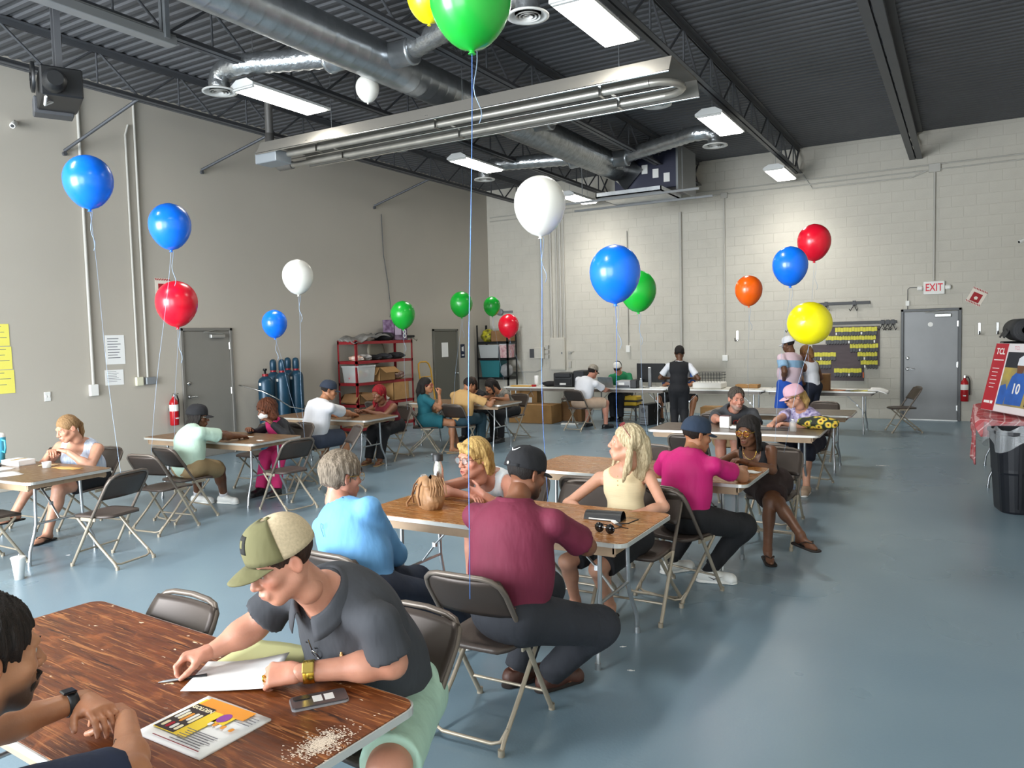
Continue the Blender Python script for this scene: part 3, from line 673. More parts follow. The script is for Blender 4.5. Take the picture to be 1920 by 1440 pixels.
# ------------------------------------------------------------------ shelving, left back corner
def rack(name, x0, x1, y0, y1, zs, ht, m_, lab, deck):
    e = empty(name, ((x0 + x1) / 2, (y0 + y1) / 2, 0), 0, lab, 'shelf'); wx, wy = (x1 - x0) / 2, (y1 - y0) / 2
    for sx in (-1, 1):
        for sy in (-1, 1): MB().bx(sx * wx, sx * (wx - .04), sy * wy, sy * (wy - .006), 0, ht).bx(sx * wx, sx * (wx - .006), sy * wy, sy * (wy - .04), 0, ht).build('post', m_, e)
    for z in zs:
        s_ = MB().bx(-wx + .01, wx - .01, -wy + .01, wy - .01, z - .012, z).build('shelf_board', deck, e)
        MB().bx(wx - .012, wx, -wy, wy, z - .05, z + .006).bx(-wx, -wx + .012, -wy, wy, z - .05, z + .006).bx(-wx, wx, -wy, -wy + .012, z - .05, z + .006).bx(-wx, wx, wy - .012, wy, z - .05, z + .006).build('rail', m_, s_)
    return e
rack('steel_rack', -10.5, -10.02, 11.2, 12.95, (.12, .58, 1.0, 1.42, 1.8), 1.83, M_dred, 'red steel rack against the left wall full of supplies', mat('particle_board', '#a18663', .8))
rack('steel_rack', -10.52, -9.62, 16.2, 16.65, (.3, .82, 1.3, 1.7), 2.12, M_blackm, 'black steel rack in the back corner with plastic totes', M_blackm)
for i, (x, y, h_) in enumerate(((-10.18, 9.1, 1.15), (-10.12, 9.42, 1.2), (-10.42, 9.5, 1.2), (-10.12, 9.74, 1.22), (-10.42, 9.84, 1.22))):
    c = empty('gas_cylinder', (x, y, 0), 0, 'dark teal gas cylinder, ' + ('leftmost and shortest, with a bare valve', 'second from the left in the front row', 'back row, behind the second from the left', 'rightmost in the front row', 'back row, nearest the red rack')[i], 'gas cylinder', 'gas cylinders by the left wall')
    MB().lathe([(0, 0), (.115, 0), (.122, .02), (.122, h_ - .02), (.117, h_ + .03), (.098, h_ + .07), (.06, h_ + .1), (.042, h_ + .115), (.042, h_ + .15)], 20).build('tank', mat('teal_enamel', '#173f55', .38, .15, .2, 4), c)
    MB().lathe([(.05, h_ + .11), (.052, h_ + .15)], 16, cap=False).build('neck_ring', M_dred, c)
    if i == 0: MB().lathe([(.018, h_ + .15), (.018, h_ + .2), (.035, h_ + .21), (.03, h_ + .24)], 10).build('valve', M_blackm, c)
    else:
        MB().lathe([(.052, h_ + .14), (.058, h_ + .15), (.058, h_ + .27), (.05, h_ + .31), (.03, h_ + .33), (0, h_ + .335)], 14).build('valve_cap', mat('teal_enamel', '', 0), c)
    MB().box((.0, -.085, h_ - .02), (.05, .075, .05), None, .004).build('shoulder_label', M_white, c)
tag(MB().tube([(XL + .02, 8.88, 1.12), (-10.1, 8.95, 1.02), (-9.96, 9.1, .9), (-9.94, 9.4, .72), (-9.95, 9.75, .64), (-10.1, 9.95, .66), (XL + .02, 10.05, .8)], .012, 6).build('safety_chain', M_chrome), 'thin steel chain strung around the gas cylinders', 'chain')
h_ = empty('hand_truck', (-10.3, 13.75, 0), 0, 'yellow hand truck leaning between the red rack and the narrow door', 'hand truck')
MB().tube([(.12, -.22, .15), (-.02, -.22, 1.15), (-.05, -.18, 1.27), (-.06, -.1, 1.31), (-.06, .1, 1.31), (-.05, .18, 1.27), (-.02, .22, 1.15), (.12, .22, .15)], .018, 8).build('frame', mat('yellow_enamel', '#d7a233', .4), h_)
for z in (.4, .7, .98): MB().tube([(.1 - z * .12, -.22, z), (.1 - z * .12, .22, z)], .012, 6).build('crossbar', mat('yellow_enamel', '', 0), h_)
MB().bx(.1, .3, -.22, .22, .02, .035).build('toe_plate', mat('yellow_enamel', '', 0), h_)
for s_ in (-1, 1): MB().lathe([(.03, -.03), (.11, -.03), (.125, 0), (.11, .03), (.03, .03)], 16, (.05, s_ * .27, .125), (0, 1, 0)).build('wheel', M_black, h_)

def carton(name, c, s_, rz, lab, m_=None, open_=False, grp='cardboard boxes', label=False):
    """box with its bottom centre at c"""
    e = empty(name, c, rz, lab, 'box', grp); m_ = m_ or M_card; x, y, z = s_; t = .008
    b_ = MB().bx(-x / 2, x / 2, -y / 2, y / 2, 0, t)
    for k in (-1, 1): b_.bx(k * x / 2, k * (x / 2 - t), -y / 2, y / 2, 0, z).bx(-x / 2, x / 2, k * y / 2, k * (y / 2 - t), 0, z)
    b_.build('carton_body', m_, e)
    if open_:
        for k in (-1, 1):
            R_ = Matrix.Rotation(k * rad(35), 3, 'Y'); MB().box(Vector((k * x / 2, 0, z)) + R_ @ Vector((k * y * .2, 0, 0)), (y * .4, y * .98, .006), R_).build('flap', m_, e)
            R2 = Matrix.Rotation(-k * rad(50), 3, 'X'); MB().box(Vector((0, k * y / 2, z)) + R2 @ Vector((0, k * y * .2, 0)), (x * .96, y * .4, .006), R2).build('flap', m_, e)
    else:
        for k in (-1, 1): MB().bx(k * .001, k * x / 2, -y / 2, y / 2, z, z + .006).build('flap', m_, e)
        MB().box((0, 0, z + .0066), (.05, y, .001)).build('packing_tape', mat('packing_tape', '#c7a873', .25), e)
    if label: MB().box((x * .2, -y / 2 - .001, z * .6), (x * .2, .002, z * .35)).build('shipping_label', M_paper, e)
    return e
def blob(name, c, s_, m_, lab, cat, seed=0, amp=.18, rz=0, grp=None, n=22):
    """soft lumpy thing (bag, bundle, cloth heap): squashed lathe-like grid with folds, flat underneath"""
    r_ = random.Random(seed); ph = [r_.random() * 7 for _ in range(8)]
    def f(u, v):
        a = 2 * PI * u; b_ = PI * v
        k = 1 + amp * (math.sin(3 * a + ph[0]) * .5 + math.sin(5 * a + ph[1] + 3 * b_) * .35 + math.sin(7 * b_ + ph[2] + 2 * a) * .3) * math.sin(b_)
        return (s_[0] / 2 * k * math.sin(b_) * math.cos(a), s_[1] / 2 * k * math.sin(b_) * math.sin(a), max(0, s_[2] * (.5 + .56 * k * math.cos(b_))))
    o = MB().grid(f, n, n).build(name, m_, None, True, c); o.rotation_euler = (0, 0, rz)
    return tag(o, lab, cat, grp)
M_tarp = mat('grey_tarp', '#8c8a86', .6, 0, .35, 14)
M_bclo = mat('black_cloth', '#1c1c1f', .85, 0, .2, 10, .3, 60)
# on the red rack
tp = tag(MB().grid(lambda u, v: (-10.5 + .5 * u + .03 * v, 11.18 + 1.0 * v, 1.815 + .05 * abs(math.sin(7 * v + 2 * u)) + .09 * v * (1 - u * .5) + .04 * math.sin(11 * u + 5 * v) ** 2 - (.12 * (1 - v) ** 4 if v < .3 else 0) * u), 10, 24, .006).build('folded_tarp', M_tarp), 'crumpled grey tarp on top of the red rack', 'tarp')
blob('black_bundle', (-10.22, 12.283, 1.806), (.36, .5, .16), M_bclo, 'black cloth bundle on top of the red rack beside the tarp', 'bundle', 3)
pb = carton('purple_carton', (-10.25, 12.675, 1.808), (.3, .42, .42), 0, 'purple printed carton standing on top of the red rack', mat('purple_print', '#4f3350', .6, 0, .5, 9, c2='#8d7a92'), grp=None)
MB().box((.153, -.09, .22), (.004, .2, .22)).build('pale_print', mat('pale_print', '#b9a9c0', .6), pb); text('bold_mark', '8', .26, (.154, .12, .12), (rad(90), 0, rad(90)), M_white, pb)
tag(MB().lathe([(0, -.02), (.24, -.02), (.26, 0), (.25, .03), (.2, .035), (0, .03)], 26, (-10.46, 12.283, 1.59), (1, 0, .06)).build('round_tray', mat('grey_tan_plastic', '#8f8776', .5)), 'round grey-tan tray standing upright at the back of the red rack', 'tray')
for i, (y, w_, m_, nm_) in enumerate(((11.38, .22, mat('orange_white_wrap', '#c9825a', .6, 0, .5, 10, c2='#e8e2da'), 'orange and white packet'), (11.616, 0.26, mat('white_wrap', '#d8d2cc', .6, 0, .3, 8, c2='#3a3a3d'), 'white and black packet'), (11.891, 0.28, M_bclo, 'black folded cloth'), (12.204, 0.3, mat('dark_tee', '#2a2b30', .8), 'dark folded shirt'), (12.597, 0.36, M_bclo, 'slumped black bag'))):
    blob('soft_packet', (-10.2, y, 1.426), (.34, w_, .1 + .03 * (i == 4) + .02 * (i % 2)), m_, nm_ + ' on the second shelf of the red rack, %s' % ('far left', 'second', 'middle', 'fourth', 'far right')[i], 'packet', 20 + i, .22, grp='packets on the red rack')
def bin_(name, c, s_, m_, lab, lid=None, fill=None, rz=0):
    e = empty(name, c, rz, lab, 'bin'); x, y, z = s_; t = .006
    def wall(k, ax): return None
    b_ = MB(); p0 = [(-.44 * x, -.44 * y), (.44 * x, -.44 * y), (.44 * x, .44 * y), (-.44 * x, .44 * y)]; p1 = [(-.5 * x, -.5 * y), (.5 * x, -.5 * y), (.5 * x, .5 * y), (-.5 * x, .5 * y)]
    vs = [(*p, 0) for p in p0] + [(*p, z) for p in p1] + [(p[0] * .97, p[1] * .97, t) for p in p0] + [(p[0] * .97, p[1] * .97, z) for p in p1]
    fs = [(3, 2, 1, 0), (8, 9, 10, 11)] + [(i, (i + 1) % 4, 4 + (i + 1) % 4, 4 + i) for i in range(4)] + [(8 + (i + 1) % 4, 8 + i, 12 + i, 12 + (i + 1) % 4) for i in range(4)] + [(4 + i, 4 + (i + 1) % 4, 12 + (i + 1) % 4, 12 + i) for i in range(4)]
    b_._add(vs, fs).build('tub', m_, e)
    MB().box((0, -.5 * y - .004, z - .015), (x * 1.02, .012, .025)).box((0, .5 * y + .004, z - .015), (x * 1.02, .012, .025)).box((.5 * x + .004, 0, z - .015), (.012, y, .025)).box((-.5 * x - .004, 0, z - .015), (.012, y, .025)).build('rim', m_, e)
    if lid: MB().box((0, 0, z + .012), (x * 1.04, y * 1.04, .024), None, .008).build('lid', lid, e)
    if fill:
        for i, (fx, fy, fr, fm) in enumerate(fill): MB().lathe([(0, -fr)] + [(fr * math.sin(PI * q / 8), -fr * math.cos(PI * q / 8)) for q in range(1, 8)] + [(0, fr)], 10, (fx * x * .6, fy * y * .8, .03 + fr + .05 * (i % 3)), sx=1.2).build('packed_item', fm, e)
    return e
M_clear = mat('clear_tub', '#d9dcda', .25, 0, alpha=.38)
r3 = [(-.2, -.4, .06, M_red), (.3, -.3, .055, mat('orange_toy', '#d8622a', .5)), (.3, -.1, .05, mat('yellow_toy', '#e5c53a', .5)), (-.1, .05, .06, M_white), (.3, .15, .06, M_red), (.3, .35, .055, M_white), (-.3, .3, .06, mat('pink_toy', '#d58d92', .5)), (-.3, -.15, .06, M_white)]
bin_('storage_bin', (-10.2, 11.459, 1.006), (.42, .5, .33), M_clear, 'clear storage bin of red and white party goods on the red rack', None, r3)
carton('open_carton', (-10.2, 12.087, 1.006), (.4, .46, .27), 0, 'open cardboard box on the third shelf of the red rack', None, True)
blob('snack_bag', (-10.2, 12.597, 1.006), (.3, .4, .17), mat('red_snack_foil', '#5a1c1c', .35, .2, .6, 16, c2='#c9b7a5'), 'red patterned foil bag right of the open box on the red rack', 'bag', 5)
carton('sealed_carton', (-10.22, 12.518, .586), (.42, .5, .36), 0, 'cardboard box with a dark seam, low on the red rack at right', M_card)
blob('paper_heap', (-10.2, 12.008, .586), (.36, .5, .14), mat('crumpled_paper', '#d6d0c6', .8, 0, .25, 12), 'heap of white paper low on the red rack', 'paper', 8, .3)
carton('low_carton', (-10.2, 11.498, .586), (.4, .5, .2), 0, 'flat cardboard box low on the red rack at left', M_card2, True)
# black rack
blob('yellow_bag', (-10.3, 16.42, 1.706), (.34, .34, .3), mat('yellow_black_bag', '#c9c026', .5, 0, .7, 12, c2='#2a2a24'), 'yellow and black printed bag on top of the black rack', 'bag', 9, .2)
carton('rack_carton', (-9.88, 16.42, 1.706), (.48, .36, .26), 0, 'cardboard box on top of the black rack', M_card2)
bin_('storage_bin', (-10.2, 16.42, 1.306), (.58, .36, .3), mat('cloudy_tub', '#aeb1b0', .4), 'cloudy grey lidded bin on the black rack', mat('pale_lid', '#cfd2d2', .4))
bin_('storage_bin', (-9.77, 16.42, 1.306), (.24, .34, .32), mat('pink_tub', '#b98388', .5, 0, .5, 14, c2='#e0c7c4'), 'pink mottled bin at the right end of the black rack', mat('pale_lid', '', 0))
bin_('storage_bin', (-10.17, 16.42, .826), (.56, .36, .4), mat('teal_tub', '#1f6c72', .45), 'teal tote with a white handle on the black rack', mat('teal_lid', '#195a5f', .45))
blob('laundry_sack', (-9.78, 16.42, .826), (.3, .34, .32), mat('grey_sack', '#9c9c9c', .8, 0, .2, 6), 'slumped grey cloth sack right of the teal tote', 'sack', 11, .15)
tag(MB().lathe([(.03, -.02), (.09, -.02), (.09, .02), (.03, .02)], 18, (-10.25, YB - .06, 2.45), (0, 1, 0)).bx(-10.28, -9.9, YB - .04, YB - .01, 2.42, 2.48).build('cable_reel', M_grey), 'grey coil bracket on block wall above the black rack', 'bracket')
# hook rail on left wall
r_ = empty('hook_rail', (XL, 13.3, 1.88), 0, 'short black hook rail on the left wall right of the red rack', 'rail')
MB().bx(0, .03, -.45, .45, -.02, .03).build('bar', M_blackm, r_)
for y in (-.2, .1, .35): MB().tube([(.03, y, 0), (.1, y, -.06), (.16, y, -.1), (.17, y, -.06)], .008, 6).build('hook', M_chrome, r_)

# ------------------------------------------------------------------ block wall: hook rails, tag board, hooks
def rail(x0, x1, z, lab, hooks):
    e = empty('hook_rail', ((x0 + x1) / 2, YB, z), 0, lab, 'rail'); h = (x1 - x0) / 2
    MB().bx(-h, h, -.05, -.01, -.03, .03, .004).build('bar', M_black, e)
    for hx in hooks:
        x = hx - (x0 + x1) / 2
        MB().bx(x - .03, x + .03, -.06, -.05, -.06, .045).tube([(x, -.06, -.04), (x + .03, -.12, -.1), (x + .06, -.16, -.16), (x + .08, -.18, -.12)], .008, 6).tube([(x, -.06, -.04), (x - .03, -.12, -.1), (x - .06, -.16, -.16), (x - .08, -.18, -.12)], .008, 6).build('double_hook', M_black, e)
rail(-2.6, -1.63, 2.33, 'upper black hook rail on block wall above the tag board', (-2.45, -1.92))
rail(-3.2, -1.15, 1.93, 'lower black hook rail on block wall just above the tag board', (-3.15, -1.4, -1.31, -1.22))
def whook(x, z, lab):
    e = empty('wall_hook', (x, YB, z), 0, lab, 'hook', 'steel utility hooks')
    MB().bx(-.022, .022, -.012, 0, -.1, .12, .004).build('back_plate', M_chrome, e); MB().tube([(0, -.012, -.06), (0, -.1, -.1), (0, -.2, -.1), (0, -.22, -.04)], .01, 6).build('arm', M_blackm, e)
whook(-4.26, 1.71, 'steel wall hook below the orange balloon'); whook(.24, 1.75, 'steel wall hook right of the exit door, left one'); whook(.53, 1.75, 'steel wall hook beside the rolled black mat')
tb = empty('tag_board', (-2.1, YB, 0), 0, 'brown board hung with rows of yellow and black tags', 'board')
M_board = mat('board_brown', '#5d5154', .7, 0, .25, 3, .1, 20, (1, 1, 4))
MB().bx(-.62, .36, -.03, -.012, .76, 1.06).bx(-.62, .64, -.03, -.012, 1.06, 1.50).bx(-.3, .64, -.03, -.012, 1.50, 1.86).build('panel', M_board, tb)
tg = MB().bx(-.0245, .0245, -.008, 0, -.085, 0); tgo = tg.build('tag', None, tb); me = tgo.data; bpy.data.objects.remove(tgo)
me.materials.append(mat('tag_yellow', '#d9cf2b', .5)); 
blk_me = MB().bx(-.024, .024, -.018, 0, -.158, -.085).tube([(.0, -.01, -.15), (.012, -.02, -.165), (-.01, -.02, -.175)], .006, 5).build('t', M_black).data; bpy.data.objects.remove(bpy.data.objects['t'])
wht_me = MB().bx(-.014, .014, -.02, -.002, -.15, -.1).build('t', M_white).data; bpy.data.objects.remove(bpy.data.objects['t'])
rows = [(1.84, -.18, .62, 0), (1.672, -.36, .62, 0), (1.506, .1, .62, 0), (1.34, .24, .62, 0), (1.34, -.58, -.16, 0), (1.174, -.62, -.24, 0), (1.174, .3, .62, 0), (1.01, -.2, .36, 1)]
for z, x0, x1, o_ in rows:
    n = int((x1 - x0) / .052)
    for i in range(n):
        x = x0 + .026 + i * .052
        t_ = bpy.data.objects.new('tag', me); col.objects.link(t_); t_.parent = tb; t_.location = (x, -.031, z + .004 * math.sin(i * 2.3)); 
        b_ = bpy.data.objects.new('tag_clip', wht_me if (i * 7 + int(z * 10)) % 9 == 0 else blk_me); col.objects.link(b_); b_.parent = t_
MB().bx(.34, .36, -.04, -.03, .82, .93).build('orange_tag', mat('orange_toy', '', 0), tb)

# ------------------------------------------------------------------ things on and under the back tables
zt = .741
def sheet(c, s_, rz, m_, lab, grp='loose papers', name='paper_sheet', cat='paper', lift=.002, curl=0):
    def f(u, v): return ((u - .5) * s_[0], (v - .5) * s_[1], lift + curl * (u - .5) ** 2 * 4 + .002 * math.sin(9 * u + 4 * v))
    o = MB().grid(f, 6, 6, .0015).build(name, m_, None, True, c); o.rotation_euler = (0, 0, rz); return tag(o, lab, cat, grp)
e = empty('printer', (-7.12, 14.62, zt), rad(4), 'black office printer on the pale table', 'printer')
MB().bx(-.34, .1, -.22, .25, 0, .3, .02).build('body', M_black, e); MB().bx(.1, .34, -.2, .3, 0, .34, .015).build('side_cabinet', mat('soft_black', '#202124', .6), e)
MB().bx(-.3, .06, -.26, -.2, .2, .3, .02).build('control_panel', mat('soft_black', '', 0), e); MB().bx(-.3, .06, -.235, -.22, .05, .17, .004).build('paper_tray', M_blackm, e); MB().box((-.12, -.238, .07), (.14, .004, .04)).build('sticker', M_white, e)
tag(MB().lathe([(0, 0), (.045, 0), (.045, .22), (.02, .22)], 14, (-8.05, 14.75, zt)).build('paper_roll', M_paper), 'white paper roll standing at the left end of the back tables', 'paper roll')
tag(MB().lathe([(.025, -.02), (.055, -.02), (.055, .02), (.025, .02)], 16, (-7.98, 14.5, zt + .02), (0, 0, 1)).build('tape_roll', M_red), 'red roll of tape at the left end of the back tables', 'tape')
tag(MB().box((-8.25, 14.45, zt + .012), (.5, .12, .02), rotz(.1), .005).build('yellow_ruler', mat('yellow_enamel', '', 0)), 'yellow level lying at the left end of the back tables', 'level')
blob('black_pouch', (-7.62, 14.62, zt), (.42, .26, .11), M_bclo, 'flat black pouch left of the black printer', 'bag', 13)
sheet((-7.3, 14.5, zt), (.32, .24), .3, M_paper, 'stack of white paper between black pouch and printer')
e = empty('laptop', (-6.28, 14.6, zt), rad(175), 'open silver laptop in front of the man in the green polo', 'laptop')
MB().bx(-.17, .17, -.12, .12, 0, .016, .004).build('base', M_steel, e); MB().box((0, .15, .115), (.34, .012, .22), Matrix.Rotation(rad(-18), 3, 'X'), .003).build('lid', M_steel, e)
e = empty('label_printer', (-5.82, 14.5, zt), rad(3), 'grey label printer right of the laptop', 'printer')
MB().bx(-.2, .17, -.18, .18, 0, .15, .02).build('body', mat('printer_grey', '#9b9c9e', .5), e); MB().bx(.1, .24, -.19, .2, 0, .17, .015).build('dark_side', M_black, e); MB().box((-.08, -.182, .09), (.12, .004, .05)).build('label', M_white, e); MB().bx(-.17, .08, -.2, -.18, .02, .06, .004).build('slot', M_dgrey, e)
def bottle(name, c, r, h, m_, capm, lab, cat='bottle', prof=None):
    e = empty(name, c, 0, lab, cat); MB().lathe(prof or [(0, 0), (r, 0), (r, h * .68), (r * .85, h * .78), (r * .42, h * .88), (r * .42, h * .95)], 16).build('bottle_body', m_, e)
    MB().lathe([(r * .48, h * .93), (r * .48, h), (0, h)], 12).build('cap', capm, e); return e
bottle('water_bottle', (-5.52, 14.42, zt), .032, .2, M_clear, M_white, 'clear water bottle between label printer and monitors')
def monitor(x, y, rz, w_, h_, lab, tilt=0):
    e = empty('monitor', (x, y, zt), rz, lab, 'monitor', 'black monitors')
    MB().bx(-w_ / 2, w_ / 2, -.02, .02, .1, .1 + h_, .006).build('screen_housing', M_black, e); MB().bx(-w_ / 2 + .012, w_ / 2 - .012, .02, .022, .115, .09 + h_).build('screen', mat('dark_screen', '#0c0e12', .15), e)
    MB().bx(-.035, .035, -.06, -.02, .0, .1 + h_ * .8, .008).build('stand_neck', M_steel, e); MB().bx(-.14, .14, -.14, .1, 0, .015, .004).build('stand_foot', M_steel, e)
monitor(-5.42, 14.72, rad(-8), .62, .38, 'black monitor seen from behind, left of the standing man'); monitor(-4.92, 14.86, rad(12), .5, .36, 'second black monitor partly behind the standing man')
tag(MB().box((-5.1, 14.42, zt + .012), (.44, .13, .022), rotz(.05), .005).build('keyboard', M_white), 'white keyboard below the monitors', 'keyboard')
tag(MB().lathe([(0, 0), (.032, 0), (.03, .02), (.015, .034), (0, .036)], 14, (-4.8, 14.42, zt), sy=1.6).build('mouse', M_black), 'black mouse beside the white keyboard', 'mouse')
e = empty('wire_basket', (-4.2, 14.7, zt + .0), 0, 'white printer with a wire basket on top', 'basket')
MB().bx(-.3, .25, -.22, .22, 0, .12, .02).build('white_base', M_white, e)
g = MB()
for i in range(9): g.tube([(-.22 + .055 * i, -.16, .12), (-.22 + .055 * i, -.18, .3)], .004, 5).tube([(-.22 + .055 * i, .16, .12), (-.22 + .055 * i, .18, .3)], .004, 5)
for z in (.2, .25, .3): g.tube([(-.24, -.18, z), (.24, -.18, z), (.24, .18, z), (-.24, .18, z)], .004, 5, closed=True)
g.build('wire_grid', M_dgrey, e)
for i, (x, y, a, m_, t) in enumerate(((-3.5, 14.55, .1, M_paper, 'white paper on the back table behind the grey tee'), (-3.1, 14.6, -.2, M_paper, 'white paper on the back table left of the striped polo'), (-2.75, 14.5, .3, M_paper, 'white form on the back table beside the striped polo'), (-1.95, 14.55, .05, mat('orange_paper', '#c8743f', .8), 'orange paper on the back table below the tag board'), (-1.55, 14.5, .4, M_yel, 'yellow paper at the right end of the back tables'), (-1.78, 14.8, -.1, M_paper, 'white sheet at the back of the right-hand back table'), (-1.65, 14.45, .9, mat('dark_folder', '#3a3a3c', .6), 'dark folder at the right end of the back tables'))):
    sheet((x, y, zt + .0006 * i), (.32, .24), a, m_, t)
carton('flat_carton', (-3.55, 14.9, zt), (.42, .28, .06), .05, 'low cardboard tray behind the grey-tee man', M_card)
carton('open_carton', (-2.3, 14.6, zt), (.5, .34, .28), rad(4), 'tall open cardboard box in front of the tag board', M_card2, False)
# draped white cover at the right end of the back tables
tag(MB().grid(lambda u, v: (-1.42 + .3 * u, 14.4 + .62 * v, .752 - .12 * max(0, u - .45) ** 1.3 + .015 * math.sin(8 * v)), 8, 8, .003).build('white_cover', M_paper), 'white plastic cover hanging off the right end of the back tables', 'cover')
# under the tables
carton('floor_carton', (-7.85, 14.3, 0), (1.0, .5, .38), rad(3), 'large cardboard box on the floor under the printer table', M_card, False)
carton('floor_carton', (-7.15, 14.85, 0), (.5, .4, .4), rad(-5), 'cardboard box on the floor behind the pole of the printer table', M_card2, False)
carton('floor_carton', (-8.4, 14.95, 0), (.62, .4, .62), rad(8), 'tall cardboard box with white labels near the black rack', M_card, False, label=True)
carton('floor_carton', (-4.35, 15.5, 0), (.5, .4, .3), rad(2), 'cardboard box on the floor behind the standing man', M_card)
e = empty('tool_case', (-6.12, 15.2, .32), 0, 'yellow and black tool case on a stool under the table', 'tool case')
MB().bx(-.26, .26, -.15, .15, 0, .2, .02).build('case', mat('tool_yellow', '#d9b22c', .45), e); MB().bx(-.28, .28, -.17, .17, .08, .12, .01).build('black_band', M_black, e); MB().tube([(-.1, 0, .2), (-.1, 0, .25), (.1, 0, .25), (.1, 0, .2)], .012, 6).build('handle', M_black, e)
tag(MB().bx(-6.38, -5.86, 15.05, 15.35, .27, .32).bx(-6.36, -6.33, 15.07, 15.1, 0, .27).bx(-5.91, -5.88, 15.07, 15.1, 0, .27).bx(-6.36, -6.33, 15.3, 15.33, 0, .27).bx(-5.91, -5.88, 15.3, 15.33, 0, .27).build('low_stool', M_black), 'low black stool carrying the tool case', 'stool')
e = empty('computer_tower', (-5.42, 14.65, 0), rad(-14), 'black computer tower with a silver fan panel on the floor', 'computer')
MB().bx(-.1, .1, -.22, .22, 0, .42, .006).build('case', M_black, e); MB().bx(-.1, .1, -.228, -.22, .02, .4).build('rear_panel', M_steel, e); MB().lathe([(.02, 0), (.05, 0), (.055, .006)], 16, (0, -.23, .3), (0, -1, 0)).build('fan', M_dgrey, e)
for z in (.05, .1, .15): MB().bx(-.07, .07, -.232, -.228, z, z + .012).build('slot', M_dgrey, e)
for i in range(3):
    x = -5.3 + .12 * i
    tag(MB().tube([(x, 14.5, .72), (x + .02, 14.6, .4), (x - .05, 14.66, .15), (x + .1, 14.5, .012), (x + .35, 14.6, .01), (x + .5, 14.75, .01)], .006, 5).build('power_cable', M_black), 'black cable trailing from the monitors to the floor, ' + ('left', 'middle', 'right')[i] + ' strand', 'cable', 'monitor cables')
tag(MB().box((-6.9, 14.0, .02), (.35, .1, .04), rotz(.1), .006).build('power_strip', M_white), 'white power strip on the floor under the white-shirted man', 'power strip')
# ------------------------------------------------------------------ right edge: plaid table, television carton, mat, bin
def plaid():
    m = bpy.data.materials.new('red_plaid'); m.use_nodes = True; nt = m.node_tree; N = nt.nodes; L = nt.links; b = N['Principled BSDF']; b.inputs['Roughness'].default_value = .85
    tc = N.new('ShaderNodeTexCoord'); sp = N.new('ShaderNodeSeparateXYZ'); L.new(tc.outputs['Object'], sp.inputs[0])
    ad = N.new('ShaderNodeMath'); ad.operation = 'SUBTRACT'; L.new(sp.outputs[0], ad.inputs[0]); L.new(sp.outputs[2], ad.inputs[1])
    fac = None
    for s_, per, w_ in ((ad.outputs[0], .13, .12), (sp.outputs[1], .13, .12), (ad.outputs[0], .26, .5), (sp.outputs[1], .26, .5)):
        md = N.new('ShaderNodeMath'); md.operation = 'PINGPONG'; L.new(s_, md.inputs[0]); md.inputs[1].default_value = per / 2
        lt = N.new('ShaderNodeMath'); lt.operation = 'LESS_THAN'; L.new(md.outputs[0], lt.inputs[0]); lt.inputs[1].default_value = per / 2 * w_
        ml = N.new('ShaderNodeMath'); ml.operation = 'MULTIPLY'; L.new(lt.outputs[0], ml.inputs[0]); ml.inputs[1].default_value = .6 if w_ < .2 else .14
        if fac is None: fac = ml.outputs[0]
        else:
            a = N.new('ShaderNodeMath'); a.operation = 'ADD'; L.new(fac, a.inputs[0]); L.new(ml.outputs[0], a.inputs[1]); fac = a.outputs[0]
    mx = N.new('ShaderNodeMix'); mx.data_type = 'RGBA'; L.new(fac, mx.inputs[0]); mx.inputs[6].default_value = (*srgb('#b01622'), 1); mx.inputs[7].default_value = (*srgb('#e9c3c2'), 1); L.new(mx.outputs[2], b.inputs['Base Color'])
    return m
make_table(.54, 10.9, rad(90), 'folding table under the red plaid cloth at the right edge', M_wtop, band='#efeee9', apron='#8d8379', grp=None, plastic=True, L_=2.0, W_=.74)
def clo(u, v):
    drop = max(0, .12 - v) / .12; y = 9.87 + 2.1 * (max(v, .12) - .12) / .88 - .02 * drop; fold = .03 * math.sin(17 * v) + .02 * math.sin(31 * v + 1)
    s_ = u * 1.35
    if s_ < .55:                                            # hanging part on the aisle side
        d = .55 - s_; return (.11 + fold * d * 1.2 - .03 * d, y + .08 * d * (v - .5), .775 - d * (.62 + .25 * math.sin(5 * v + .6)) - .06 * drop)
    x = .13 + (s_ - .55); return (min(x, .93), y, .775 - .17 * drop + .03 * abs(math.sin(6 * v + 9 * u)) * (1 - drop) * (.3 + .7 * (1 - min(1, (s_ - .55) * 2))))
tag(MB().grid(clo, 30, 44, .006).build('plaid_cloth', plaid()), 'red plaid blanket draped over the table at the right edge', 'cloth')
e = empty('tv_carton', (.20, 11.05, .81), 0, 'large red and white television carton with a football player printed on it', 'box')
ex = Vector((.44, -.9, 0)).normalized(); nrm = Vector((-.9, -.44, 0)).normalized(); lean_ = rad(13)
up = Vector((0, 0, 1)) * math.cos(lean_) - nrm * math.sin(lean_); nf = nrm * math.cos(lean_) + Vector((0, 0, 1)) * math.sin(lean_)
e.matrix_world = Matrix.Translation((.17, 10.75, .83)) @ Matrix(((ex.x, up.x, nf.x, 0), (ex.y, up.y, nf.y, 0), (ex.z, up.z, nf.z, 0), (0, 0, 0, 1)))
CW, CH = 1.25, .80
MB().bx(0, CW, 0, CH, -.14, 0, .006).build('carton_body', mat('carton_white', '#e3dcdc', .6), e)
M_pr = mat('print_red', '#b21f2d', .55)
MB().bx(.004, .27, .004, CH - .004, 0, .002).build('red_band', M_pr, e)
text('brand_lettering', 'TCL', .1, (.14, .70, .003), (0, 0, 0), M_white, e, .0006, bold=.002)
text('brand_lettering', 'TCL', .06, (.45, .745, .001), (0, 0, 0), mat('faded_pink', '#d98f95', .6), e, .0006)
